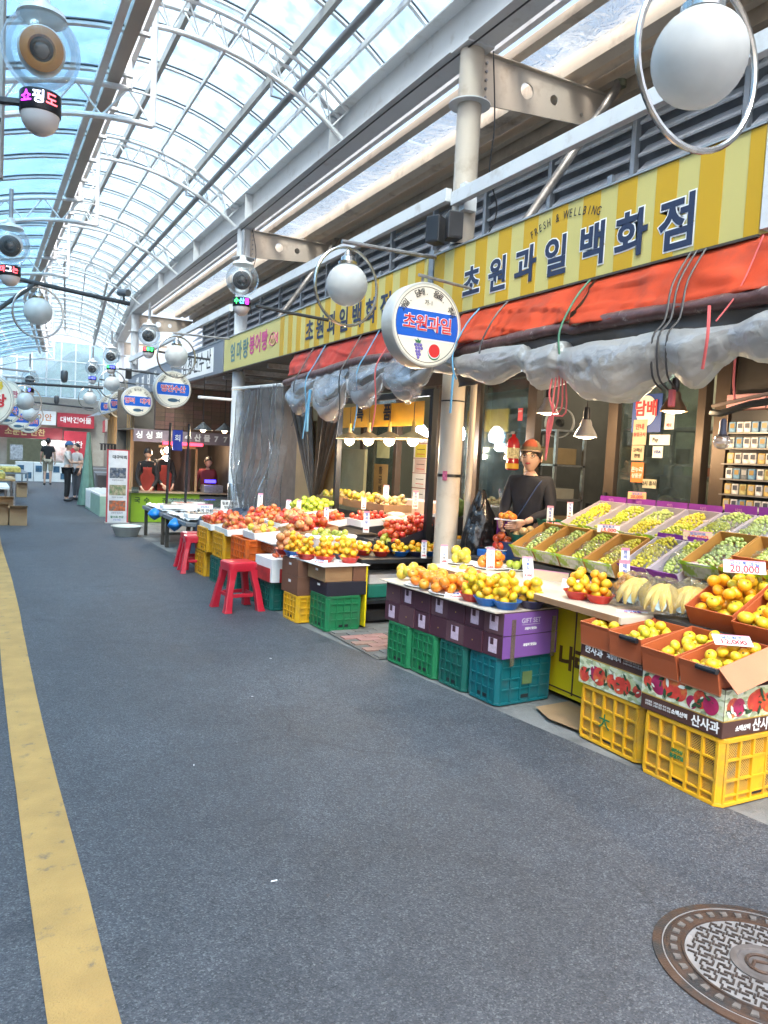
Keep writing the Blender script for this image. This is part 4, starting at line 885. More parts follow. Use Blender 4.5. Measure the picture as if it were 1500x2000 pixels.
w = person('woman stallholder in navy top, olive and red cap and glasses holding a tray of persimmons', (4.17, 5.20, .0), R(-58), 1.66, NAVYC, BLKC,
    arms={1: ((.215, -.05, 1.14), (.07, -.30, 1.05)), -1: ((-.205, -.06, 1.14), (-.12, -.32, 1.02)), 'n1': (-.9, -.1, .1), 'n-1': (.9, -.2, .2), 'd1': (-.55, -.8, -.25), 'd-1': (.15, -.95, .1), 'curl': .45}, hat=cap_hat, hair='long', yaw=R(6), detail=True)
MB().tube([(.13, -.10, 1.37), (.10, -.125, 1.32), (.0, -.135, 1.14), (-.10, -.125, .98), (-.15, -.10, .93)], .011, 6, flat=.4).build('shoulder_strap', mat('strap_blue', (.03, .06, .16), .7), w, smooth=True)

# ================================================================== SHOP FRONT AND INTERIOR
BRZ = mat('bronze_frame', (.10, .073, .055), .4, .5, var=.2, scale=4); GLASS = clear('shop_glass', (.62, .72, .72), .10, .10, (.25, .32, .33), .03)
INW = mat('inside_wall', (.50, .52, .42), .7, var=.08, scale=1.5, dirt=(.3, .28, .2), dscale=2); INF = mat('inside_floor', (.14, .12, .10), .5)
shop = thing('fruit_shop', 'fruit shop building with bronze door frames, glazing and pale inside walls', 'shop', (0, 0, 0))
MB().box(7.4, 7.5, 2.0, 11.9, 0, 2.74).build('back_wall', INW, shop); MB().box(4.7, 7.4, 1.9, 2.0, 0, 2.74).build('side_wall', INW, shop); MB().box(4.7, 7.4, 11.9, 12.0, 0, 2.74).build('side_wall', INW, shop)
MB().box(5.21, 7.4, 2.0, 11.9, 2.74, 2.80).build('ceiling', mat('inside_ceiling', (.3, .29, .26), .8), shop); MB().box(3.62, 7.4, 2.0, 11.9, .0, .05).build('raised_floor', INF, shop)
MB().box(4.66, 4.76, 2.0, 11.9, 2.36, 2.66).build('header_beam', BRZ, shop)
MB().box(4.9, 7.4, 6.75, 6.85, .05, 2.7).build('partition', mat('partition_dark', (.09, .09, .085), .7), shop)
for a, b_ in ((6.72, 6.80), (5.80, 5.93), (4.74, 4.85), (3.88, 3.95), (3.68, 3.80), (7.55, 7.62), (8.5, 8.58), (9.45, 9.55), (10.9, 11.0), (2.0, 2.1), (7.05, 7.12)):
    MB().box(4.66, 4.74, a, b_, .05, 2.36).build('door_frame', BRZ, shop, bevel=.004)
def glass(y0, y1): f = MB().box(4.695, 4.703, y0, y1, .3, 2.34).build('window_pane', GLASS, shop); MB().box(4.66, 4.74, y0, y1, .05, .3).build('kick_plate', BRZ, shop)
glass(5.94, 6.71); glass(3.96, 4.73); glass(8.59, 9.44); glass(6.81, 7.04)
MB().box(4.64, 4.66, 4.80, 4.82, 1.1, 1.3).build('door_handle', BLACK, shop)
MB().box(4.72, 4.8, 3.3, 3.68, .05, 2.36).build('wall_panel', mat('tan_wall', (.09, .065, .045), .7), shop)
# racks of goods inside
bcol = [mat('carton_%d' % i, c, .7, var=.15) for i, c in enumerate([(.35, .33, .28), (.22, .20, .16), (.10, .14, .18), (.30, .12, .08), (.42, .42, .38), (.12, .2, .1), (.28, .2, .1)])]
def rack(x0, x1, y0, y1, zs, label, n=7, seed=0):
    rd = random.Random(seed); t = thing('storage_rack', label, 'rack', (x0, y0, .05)); w_ = x1 - x0; l_ = y1 - y0
    for a in (0, w_ - .03):
        for b_ in (0, l_ - .03): MB().box(a, a + .03, b_, b_ + .03, 0, zs[-1]).build('post', STEEL, t)
    for z in zs: MB().box(0, w_, 0, l_, z, z + .02).build('shelf', STEEL, t)
    for zi, z in enumerate(zs[:-1]):
        y = .04
        while y < l_ - .15:
            d_ = rd.uniform(.12, .28); h_ = rd.uniform(.1, .22)
            if y + d_ > l_: break
            o = MB().box(0, w_ * .7, 0, d_ - .015, 0, h_).build('carton', rd.choice(bcol), loc=(x0 + .03, y0 + y, z + .072), bevel=.003); tag(o, 'small carton on the dim storage rack inside the fruit shop', 'carton', 'cartons on the racks inside the shop'); y += d_
rack(5.1, 5.5, 6.0, 6.7, [.4, .75, 1.1, 1.45, 1.8], 'steel storage rack behind the left shop window', seed=1)
rack(5.3, 5.7, 4.0, 4.75, [.5, .85, 1.2, 1.5, 1.8], 'steel storage rack behind the poster window', seed=2); rack(6.5, 6.9, 4.8, 6.6, [.4, .9, 1.4, 1.9], 'steel storage rack against the back wall seen through the doorway', seed=3)
t = MB().box(5.9, 6.3, 5.0, 6.4, .05, 1.12).build('counter', mat('dark_counter', (.05, .05, .05), .6), bevel=.01); tag(t, 'dark counter in the doorway behind the stallholder', 'counter')
for i in range(9):
    o = MB().ball((0, 0, 0), (.07, .08, .05), 10).build('wrapped_bag', mat('red_wrap', (.4, .03, .06), .3, var=.6, scale=20), loc=(6.0 + .05 * (i % 3), 5.05 + i * .09, 1.17), smooth='all'); tag(o, 'red and white wrapped bag on the dark counter in the doorway', 'bag', 'red bags on the inside counter')
o = MB().ball((0, 0, 0), (.1, .16, .09), 14).build('melon', mat('melon_green', (.05, .14, .03), .4, var=.3), loc=(5.2, 5.12, 1.12), smooth='all'); tag(o, 'long green vegetable beside the doorway behind the stallholder', 'vegetable')
t = thing('electric_fan', 'round wall fan with pale ring in the dark doorway', 'fan', (5.3, 6.2, 1.95)); MB(RY(-PI / 2) @ RX(.5)).lathe([(.155, -.02), (.16, .02), (.148, .025), (.145, -.01)], 28, caps=False).build('ring', WHITE, t); MB(RY(-PI / 2) @ RX(.5)).lathe([(.04, -.04), (.035, .03), (.001, .035)], 16).build('hub', BLACK, t)
# seated man behind the glass
person('seated man with glasses seen dimly behind the poster window', (5.15, 4.58, -.36), R(-62), 1.68, BLKC, BLKC, hair='short', detail=True)
# posters and stickers on the glass
def poster(y0, y1, z0, z1, m_, label, lines=(), x=4.68, cat='poster', nm='poster'):
    t = thing(nm, label, cat, (x, (y0 + y1) / 2, (z0 + z1) / 2)); MB().box(0, .004, -(y1 - y0) / 2, (y1 - y0) / 2, -(z1 - z0) / 2, (z1 - z0) / 2).build('sheet', m_, t)
    for s, sz, mm, dy, dz in lines: text(s, sz, mm, t, (-.003, dy, dz), FW, ext=.0005, bold=sz * .02)
    return t
SKB = mat('poster_blue', (.01, .06, .32), .5); ORP = mat('poster_orange', (.70, .20, .04), .5); CRP = mat('poster_cream', (.55, .42, .28), .6)
t = poster(4.30, 4.60, 1.80, 2.10, SKB, 'blue tobacco poster with a white oval and red Korean lettering')
MB(T(-.003, .0, .02) @ FW).poly([(.105 * math.cos(a), .12 * math.sin(a)) for a in [i * PI / 14 for i in range(28)]], .002).build('white_oval', WHI, t); text('담배', .13, RED, t, (-.007, 0, .03), FW, bold=.004)
poster(4.43, 4.57, 1.70, 1.90, CRP, 'cream notice with red lettering below the tobacco poster', [('안내', .05, RED, 0, .04), ('출입금지', .035, RED, 0, -.02)], x=4.672); poster(4.45, 4.58, 1.575, 1.695, CRP, 'cream notice with black lettering between the orange and red notices', [('고객님', .035, BLKI, 0, .02), ('환영', .035, BLKI, 0, -.025)])
poster(4.44, 4.57, 1.40, 1.56, ORP, 'orange sticker lowest on the poster window', [('온누리', .045, WHI, 0, .02), ('상품권', .04, WHI, 0, -.03)])
poster(4.17, 4.26, 1.82, 1.94, PAPER, 'small white sticker right of the tobacco poster', [('제로', .03, RED, 0, -.03)]); poster(4.20, 4.40, 1.70, 1.78, PAPER, 'wide white payment sticker on the glass', [('Pay', .04, BLKI, .04, 0)]); poster(4.26, 4.36, 1.60, 1.69, PAPER, 'square white card sticker reading VISA', [('VISA', .035, SKB, 0, 0)])
poster(4.30, 4.44, 1.36, 1.43, mat('cream_note', (.55, .5, .35), .7), 'cream handwritten note low on the glass', [('2시 휴식', .04, BLKI, 0, 0)]); poster(5.96, 6.03, 1.92, 2.04, RED, 'small red fire extinguisher sign on the door frame', [('소화기', .022, WHI, 0, .03)], x=4.63)
# fire extinguisher
t = thing('fire_extinguisher', 'red fire extinguisher with paper label hanging on the door frame', 'fire extinguisher', (4.52, 5.93, 1.44)); t.scale = (.8, .8, .82)
EXR = mat('extinguisher_red', (.42, .015, .02), .25, coat=.6, var=.05); MB().lathe([(.06, 0), (.075, .01), (.078, .30), (.06, .36), (.025, .39), (.02, .42)], 24).build('cylinder', EXR, t, smooth=True)
MB().lathe([(.0795, .14), (.0795, .26)], 24).build('label', mat('ext_label', (.55, .5, .3), .6, var=.5, scale=50), t, smooth=True); MB().lathe([(.0795, .02), (.0795, .08)], 24).build('label', mat('ext_yellow', (.7, .4, .03), .6), t, smooth=True)
MB().box(-.012, .012, -.03, .05, .42, .45).build('handle', BLACK, t); MB().tube([(0, .03, .43), (0, .11, .42), (0, .12, .3), (0, .10, .12)], .010, 6).build('hose', BLACK, t, smooth=True)
# clamp lamps
def plight(loc, e, r=.03, c=(1, .72, .42)):
    l_ = bpy.data.lights.new('lamp_and_fill_light', 'POINT'); l_.energy = e * .45; l_.shadow_soft_size = r; l_.color = c; o = bpy.data.objects.new('lamp_and_fill_light', l_); COL.objects.link(o); o.location = loc; return o
GLW = glow('bulb_glow', (1, .80, .52), 4); GLC = glow('bulb_cool', (.92, .96, 1), 4.5)
def reflector(loc, label, rz=0, up=.12, e=14, m_=None):
    t = thing('clamp_lamp', label, 'lamp', loc); m_ = m_ or mat('lamp_metal', (.55, .53, .50), .36, .55, var=.08, scale=20); MB().lathe([(.030, .12), (.040, .10), (.044, .075), (.078, .015), (.086, -.008), (.080, -.004), (.04, .065)], 24).build('shade', m_ or CHROME, t, smooth=True)
    MB().lathe([(.070, -.006), (.050, -.016), (.001, -.022)], 20).build('bulb', GLW, t, smooth=True); MB().lathe([(.024, .11), (.026, .17), (.02, .21)], 14).build('socket', BLACK, t, smooth=True); MB().tube([(0, 0, .2), (.01, .01, .2 + up), (0, 0, .26 + up)], .005, 5).build('wire', BLACK, t)
    plight((loc[0], loc[1], loc[2] - .05), e); return t
reflector((4.1, 4.95, 1.93), 'metal clamp lamp hanging left above the stallholder', up=.5); reflector((3.98, 4.36, 1.73), 'chrome ribbed clamp lamp hanging on red cords', up=.3); reflector((4.05, 3.62, 1.90), 'brass toned clamp lamp hanging before the poster window', up=.3, m_=mat('brass_shade', (.35, .22, .13), .3, .8))
t = thing('bare_bulb', 'large unlit clear bulb hanging before the cigarette shelf', 'lamp', (4.1, 3.27, 1.70)); MB().ball((0, 0, 0), .052, 20).build('glass', clear('bulb_glass', (.8, .8, .85), .25, .2, (.6, .6, .6), .03), t, smooth='all'); MB().lathe([(.03, .03), (.022, .07), (.022, .12), (.012, .14)], 14).build('socket', mat('blue_grey', (.1, .12, .2), .5), t, smooth=True)
t = MB().tube([(4.1, 3.36, 1.88), (4.08, 3.28, 1.87), (4.1, 3.1, 1.92), (4.1, 2.9, 1.94)], .022, 6).build('wooden_stick', DSTEEL, smooth=True); tag(t, 'dark wrapped stick hanging level above the cigarette shelf', 'stick')
t = MB().tube([(4.1, 3.36, 1.92), (4.1, 3.1, 1.96), (4.1, 2.9, 1.99)], .012, 6).build('wooden_stick', mat('pale_wood', (.4, .3, .26), .7)); tag(t, 'pale stick tied above the cigarette shelf', 'stick')
cord([(4.1, 3.2, 1.95), (4.1, 3.22, 2.1), (4.09, 3.21, 2.4)], .008, CR, aw)
# cigarette shelf
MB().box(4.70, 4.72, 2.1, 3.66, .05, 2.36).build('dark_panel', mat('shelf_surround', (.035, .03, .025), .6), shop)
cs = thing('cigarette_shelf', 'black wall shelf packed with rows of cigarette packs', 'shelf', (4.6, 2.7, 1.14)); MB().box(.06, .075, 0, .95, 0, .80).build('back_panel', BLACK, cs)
for k in range(7): MB().box(-.01, .06, 0, .95, .0 + k * .106, .012 + k * .106).build('shelf_board', mat('shelf_black', (.03, .03, .03), .3), cs); MB().box(-.014, -.01, 0, .95, .001 + k * .106, .010 + k * .106).build('price_rail', mat('rail_metal', (.25, .24, .23), .4, .4), cs)
pk = [mat('pack_%d' % i, c, .4, var=.5, scale=45) for i, c in enumerate([(.55, .54, .52), (.12, .25, .4), (.5, .35, .12), (.6, .6, .62), (.35, .33, .15), (.10, .12, .15), (.4, .1, .12)])]
pkm = [MB().box(0, .022, 0, .050, 0, .070).box(-.0008, 0, .008, .042, .028, .060, 1).mesh('cigarette_pack', [m_, mat('pack_print_%d' % (pk.index(m_) % 3), [(.06, .07, .10), (.30, .20, .06), (.35, .36, .38)][pk.index(m_) % 3], .4)]) for m_ in pk]; capm = MB().box(-.001, 0, .004, .048, .035, .07)
for k in range(7):
    for j in range(15):
        o = link('cigarette_pack', random.choice(pkm[:4] if random.random() < .7 else pkm), None, (4.598 + random.uniform(0, .012), 2.73 + j * .060, 1.1525 + k * .106)); tag(o, 'cigarette pack standing in a row on the black wall shelf', 'cigarette pack', 'cigarette packs on the wall shelf')
for j in range(3): o = MB().box(0, .16, 0, .3, 0, .10).build('pink_box', mat('pink_carton', (.50, .25, .26), .6), loc=(4.58, 2.72 + j * .31, 1.945), bevel=.005); tag(o, 'pink carton lying on top of the cigarette shelf', 'carton', 'pink cartons on the cigarette shelf')
# pipe, bag
t = MB().tube([(3.74, 5.50, .1), (3.74, 5.50, 2.4)], .028, 10).build('drain_pipe', CREAM, smooth=True); tag(t, 'thin cream pipe running up beside the near column', 'pipe')
def bagf(u, v):
    a = 2 * PI * v; z = .62 * (1 - u); r = (.03 + .13 * math.sin(min(1, u * 1.25) * PI * .55) * (1 - .3 * max(0, u - .8) * 5)) * (1 + .28 * nz(math.cos(a) * 1.6, math.sin(a) * 1.6, z * 4) - .9 * max(0, .16 - abs(nz(math.cos(a) * 2.5, math.sin(a) * 2.5 + 4, z * 5)))); r = .002 if u >= 1 else r
    return (r * math.cos(a), r * .8 * math.sin(a), z + .02 * nz(a, z * 4, 5))
t = MB().grid(bagf, 44, 56, wrapv=True).build('rubbish_bag', mat('bag_black', (.012, .012, .014), .18, var=.2, bump=.9, bscale=14), loc=(3.80, 5.38, .64), smooth='all'); tag(t, 'shiny black plastic bag hanging behind the near column', 'bag')
# ---- back of the second fruit stall
t = thing('steel_gantry', 'black steel gantry over the second fruit stall with its lamp bar', 'frame', (3.76, 6.17, .6)); BK = mat('black_frame', (.012, .014, .018), .45, var=.2)
MB().box(-.03, .03, -.03, .03, 0, 1.5).build('post', BK, t); MB().box(-.03, .03, 2.08, 2.14, .1, 1.5).build('post', BK, t); MB().box(-.03, .03, -.03, 2.14, 1.50, 1.56).build('top_bar', BK, t)
YB = mat('banner_yellow', (.72, .40, .03), .6, var=.1); BNR = thing('yellow_banner', 'yellow banner with black Korean lettering behind the row of pendant lamps', 'banner', (4.15, 7.0, 1.86)); MB().grid(lambda u, v: (.01 * math.sin(u * 9), 2.2 * u, .26 * v), 20, 2).build('sheet', YB, BNR)
for i, ch in enumerate('특품'): text(ch, .2, BLKI, BNR, (-.02, 1.5 - i * .7, .15), FW, bold=.006)
SHD = mat('shade_wood', (.55, .40, .20), .5, var=.1)
for i, y in enumerate((7.98, 7.50, 7.02, 6.53)):
    t = thing('pendant_lamp', ['leftmost of the four lit cone shade pendants over the second stall', 'second from the left of the four lit cone pendants', 'third from the left of the four lit cone pendants', 'rightmost of the four lit cone shade pendants, nearest the column'][i], 'lamp', (3.76, y, 1.70), 0, 'four cone pendant lamps over the second stall')
    MB().lathe([(.02, .12), (.025, .07), (.17, .0), (.168, -.004), (.02, .062)], 28).build('shade', SHD, t, smooth=True); MB().ball((0, 0, -.018), .058, 18).build('bulb', GLW, t, smooth='all'); MB().lathe([(.018, .11), (.018, .17)], 10).build('holder', mat('lamp_yellow', (.6, .4, .05), .5), t); MB().tube([(0, 0, .16), (.0, .0, .36)], .004, 5).build('wire', BLACK, t)
    plight((3.76, y, 1.58), 12)
for y, s in ((7.55, 'left'), (6.80, 'right')):
    t = MB().lathe([(.02, .1), (.06, .06), (.085, .0), (.07, -.07), (.001, -.09)], 16).build('led_bulb', GLC, loc=(4.45, y, 1.80), smooth=True); tag(t, 'bright white bulb behind the pendants, %s one of the pair' % s, 'lamp'); plight((4.40, y, 1.68), 14, .05, (.9, .95, 1))
PANELB = mat('plywood', (.42, .27, .12), .6, var=.15, scale=2); t = MB().box(4.38, 4.42, 9.75, 11.2, .05, 2.0).build('plywood_panel', PANELB); tag(t, 'orange brown plywood panel at the back left of the second stall', 'panel')
t = MB().box(4.42, 4.46, 8.9, 9.6, .05, 1.6).build('olive_board', mat('olive_board_m', (.25, .24, .13), .6)); tag(t, 'olive board leaning behind the second stall', 'board')
def drape(y0, y1, z0, z1, seed):
    m = MB().grid(lambda u, v: (4.33 + .05 * math.sin(v * 30 + u * 2 + seed) * (1 - .5 * u), y0 + (y1 - y0) * u + (v - .5) * .5 * (1 - .92 * math.sin(PI * .5 * min(1, u + .02)) ** 2 if True else 1), z0 + (z1 - z0) * u), 16, 24); return m
def drape2(yt, yb, label, seed):
    m = MB().grid(lambda u, v: (4.30 + .04 * math.sin(v * 26 + seed), yt + (yb - yt) * u + (v - .5) * (.75 * (1 - u) + .10), 2.2 - 1.35 * u), 20, 26); o = m.build('brown_tarpaulin', mat('brown_film', (.10, .07, .045), .3, var=.3, bump=.5, bscale=10), smooth='all'); tag(o, label, 'tarpaulin')
drape2(10.9, 10.25, 'dark brown tarpaulin gathered to the right of the plywood panel', 0); drape2(9.7, 10.15, 'second dark brown tarpaulin crossing towards the black frame', 4)
t = poster(8.72, 9.10, 1.0, 1.42, mat('kraft_poster', (.35, .24, .10), .7), 'brown vertical poster with black Korean writing on the stall window', [('황', .11, BLKI, 0, .12), ('금', .11, BLKI, 0, 0), ('배', .11, BLKI, 0, -.12)], x=4.67); poster(8.7, 9.05, 1.5, 1.72, mat('green_note', (.42, .45, .25), .7), 'greenish note above the brown poster', x=4.67)
t = thing('paper_board', 'white wall of pinned price papers behind the second stall', 'notice board', (5.0, 7.15, .95)); MB().box(0, .02, 0, 1.5, 0, .95).build('board', PAPER, t)
for i in range(5):
    for j in range(5):
        o = MB().box(-.004, -.001, .02 + i * .29, .29 + i * .29, .01 + j * .19, .18 + j * .19).build('paper', [PAPER, mat('paper_pink', (.6, .45, .42), .7), PAPER, mat('paper_yellow', (.65, .55, .08), .7), PAPER][(i * 3 + j * 2) % 5], t); 
        for q in range(2): MB().box(-.006, -.0045, .05 + i * .29, .24 + i * .29, .05 + j * .19 + q * .06, .058 + j * .19 + q * .06).build('rule', BLKI if q else RED, t)
for j in range(4): MB().box(-.006, -.003, 0, 1.5, -.004 + (j + 1) * .19, .004 + (j + 1) * .19).build('strip', mat('dark_red', (.3, .03, .04), .6), t)
for k in range(3): o = MB().box(0, .3, 0, .42, 0, .22).build('carton', mat('red_white_carton', (.55, .40, .36), .7), loc=(4.35, 6.55 + .44 * k, .82), bevel=.004); tag(o, 'pale carton standing below the paper board', 'carton', 'pale cartons below the paper board')
plight((6.2, 5.6, 2.5), 22, .1, (1, .85, .6)); plight((6.2, 4.0, 2.5), 12, .1, (.95, .95, .85)); plight((6.3, 8.4, 2.5), 22, .1, (1, .9, .7))  # added fill lights for the shop interior, no fixture built for them
# ================================================================== FRUIT
def fmat(name, c, c2=None, r=.35, rnd=.5, bump=.3, bs=120): return mat(name, c, r, var=.08, scale=3, rnd=rnd, bump=bump, bscale=bs, dirt=c2, dscale=9, dlo=.5, dhi=.66, coat=.15)
GRC = mat('calyx_green', (.10, .14, .04), .7)
def round_fruit(r, flat, m_, dimple=.1, calyx=True, n=14):
    m = MB(); prof = []
    k = 10
    for i in range(k + 1):
        t = PI * i / k; rr = r * math.sin(t); z = -r * flat * math.cos(t)
        if i >= k - 1: z -= r * dimple * (1 if i == k else .25)
        if i <= 0: z += r * dimple * .5
        prof.append((max(rr, 1e-6), z))
    m.lathe(prof, n)
    if calyx:
        zt = r * flat - r * dimple; m.lathe([(r * .16, zt + r * .05), (.0001, zt + r * .12)], 6, 1)
    return m.mesh('fruit', [m_, GRC], 'all')
F = {
 'citrus': (round_fruit(.032, .84, fmat('citrus_yellow', (.78, .44, .02), (.62, .52, .03), rnd=.15)), .032, .027),
 'mandarin': (round_fruit(.030, .84, fmat('citrus_orange', (.85, .34, .012), rnd=.12)), .030, .0255),
 'greenish': (round_fruit(.031, .86, fmat('citrus_greenish', (.72, .52, .03), (.50, .50, .04), rnd=.2)), .031, .027),
 'persimmon': (round_fruit(.042, .80, fmat('persimmon_orange', (.80, .21, .02), rnd=.25, bump=.05)), .042, .034),
 'redfruit': (round_fruit(.040, .86, fmat('fruit_red', (.56, .03, .018), (.70, .16, .03), rnd=.2, bump=.05)), .040, .034),
 'apple': (round_fruit(.040, .90, fmat('apple_red', (.46, .022, .02), (.66, .34, .08), rnd=.2, bump=.05), .22), .040, .036),
 'peach': (round_fruit(.042, .90, fmat('peach_pink', (.68, .22, .10), (.55, .05, .03), rnd=.25, bump=.05), .18), .042, .037),
 'gapple': (round_fruit(.040, .90, fmat('apple_green', (.50, .56, .06), rnd=.2, bump=.05), .22), .040, .036),
 'pear': (round_fruit(.034, .95, fmat('pear_green', (.38, .38, .05), rnd=.35, bump=.05), .12), .034, .032),
 'mango': (round_fruit(.038, 1.15, fmat('mango_yellow', (.66, .42, .04), (.45, .42, .06), rnd=.3, bump=.05), .05, False), .038, .036),
 'onion': (round_fruit(.036, .9, fmat('onion_tan', (.52, .34, .16), rnd=.3), .05, False), .036, .032),
 'tomato': (round_fruit(.034, .8, fmat('tomato_red', (.58, .045, .025), rnd=.2, bump=0), .1), .034, .027),
}
NFR = [0]
def fr(kind, p, label, cat, group, s=1.0, par=None):
    me, r, h = F[kind]; o = bpy.data.objects.new(cat.replace(' ', '_'), me); COL.objects.link(o); o.location = p; k = s * random.uniform(.92, 1.06)
    o.scale = (k, k * random.uniform(.94, 1.05), k * random.uniform(.90, 1.04)); o.rotation_euler = (random.uniform(-.9, .9), random.uniform(-.9, .9), random.uniform(0, 6.3)); tag(o, label, cat, group); NFR[0] += 1; return o
def heap(kind, c, n1, label, cat, group, s=1.0, r0=None, mix=None, layers=3):
    """small pile on a round bowl or plate: rings of fruit stacked to a peak"""
    me, r, h = F[kind]; r *= s; h *= s; x0, y0, z0 = c; R_ = (r0 or (n1 * r * 1.02 / PI)) + .010; n = int(round(n1 * {1: 1.0, 2: 1.3, 3: 1.55}[layers])); P_ = []
    if R_ > .09: n = int(n * 1.25)
    for i in range(n):
        best = None
        for k in range(30 if i <= n1 else 20):
            rr = R_ * (math.sqrt(random.random()) if i <= n1 else random.random() * .8); a = random.random() * 6.283; x = rr * math.cos(a); y = rr * math.sin(a); z = h
            for q in P_:
                d2 = (q[0] - x) ** 2 + (q[1] - y) ** 2
                if d2 < (1.84 * r) ** 2: z = max(z, q[2] + math.sqrt((1.84 * r) ** 2 - d2) * (h / r) * .98)
            if best is None or z < best[2]: best = (x, y, z)
        P_.append(best); fr(random.choice(mix) if mix else kind, (x0 + best[0], y0 + best[1], z0 + best[2]), label, cat, group, s)
def rows(kind, M, nx, ny, dx, dy, label, cat, group, s=1.0, jit=.006, layers=1, prob=1, mix=None):
    """fruit lying in rows in a tray whose floor frame is M"""
    me, r0, h = F[kind]; r = r0 * s; W_ = nx * dx; D_ = ny * dy; n = int(sum((nx - L_) * (ny - L_) for L_ in range(layers)) * prob * 1.08); P_ = []
    for i in range(n):
        first = i < nx * ny; best = None
        for k in range(14 if first else 7):
            if first: x = random.uniform(-W_ / 2 + r, W_ / 2 - r) if W_ > 2 * r else 0; y = random.uniform(-D_ / 2 + r, D_ / 2 - r) if D_ > 2 * r else 0
            else: x = max(-W_ / 2 + r, min(W_ / 2 - r, random.gauss(0, W_ * .24))); y = max(-D_ / 2 + r, min(D_ / 2 - r, random.gauss(0, D_ * .24)))
            z = h * s
            for q in P_:
                d2 = (q[0] - x) ** 2 + (q[1] - y) ** 2
                if d2 < (1.86 * r) ** 2: z = max(z, q[2] + math.sqrt((1.86 * r) ** 2 - d2) * (h / r0) * .98)
            if best is None or z < best[2]: best = (x, y, z)
        P_.append(best); fr(random.choice(mix) if mix else kind, M @ Vector(best), label, cat, group, s)
BWM = {'red': mat('bowl_red', (.55, .03, .02), .3, var=.04), 'blue': mat('bowl_blue', (.01, .14, .50), .3, var=.04), 'navy': mat('bowl_navy', (.03, .03, .09), .3, var=.04)}
_bw = {k: MB().lathe([(.055, 0), (.060, .004), (.088, .048), (.095, .052), (.094, .055), (.084, .05), (.056, .010), (.001, .008)], 28).mesh('plastic_bowl', m_, True) for k, m_ in BWM.items()}
def bowl(c, col, label, s=1.0): o = link('plastic_bowl', _bw[col], None, c); o.scale = (s, s, s); return tag(o, label, 'bowl')
def plate(c, r, label, m_=None): t = MB().lathe([(r * .7, 0), (r, .012), (r * .98, .015), (r * .7, .005), (.001, .005)], 24).build('foam_plate', m_ or PAPER, loc=c, smooth=True); return tag(t, label, 'plate')
def price(loc, rz, label, txt='5,000', h=.16, w=.05, tilt=-.25, mm=None, m_=None, top=''):
    t = thing('price_card', label, 'price card', loc, rz); M = RX(tilt)
    cd_ = MB(M).box(-w / 2, w / 2, -.0015, .0015, 0, h).build('card', m_ or PAPER, t)
    MB(M).box(-w / 2, w / 2, -.0022, -.0015, h * .9, h).build('edge_stripe', mat('card_pink', (.6, .25, .35), .6), t)
    if h > w * 1.5:
        cs_ = top or ['한바구니', '제철과일', '꿀사과', '산지직송', '햇과일'][len(label) % 5]
        for i, ch in enumerate(cs_[:4]): text(ch, min(w * .62, h * .15), BLUEI if i < 3 else BLKI, cd_, M @ Vector((0, -.003, h * (.82 - .17 * i))), M @ FS, ext=.0004, bold=.0006)
        text(txt, w * .34, mm or RED, cd_, M @ Vector((0, -.003, h * .14)), M @ FS, ext=.0004, bold=.0012)
    else:
        if top != ' ': text(top or ['당도최고', '산지직송', '맛있어요', '국산 햇과일'][len(label) % 4], w * .15, BLUEI, cd_, M @ Vector((0, -.003, h * .68)), M @ FS, ext=.0004, bold=.0006); text(txt, w * .26, mm or RED, cd_, M @ Vector((0, -.003, h * .28)), M @ FS, ext=.0004, bold=.0012)
    return t

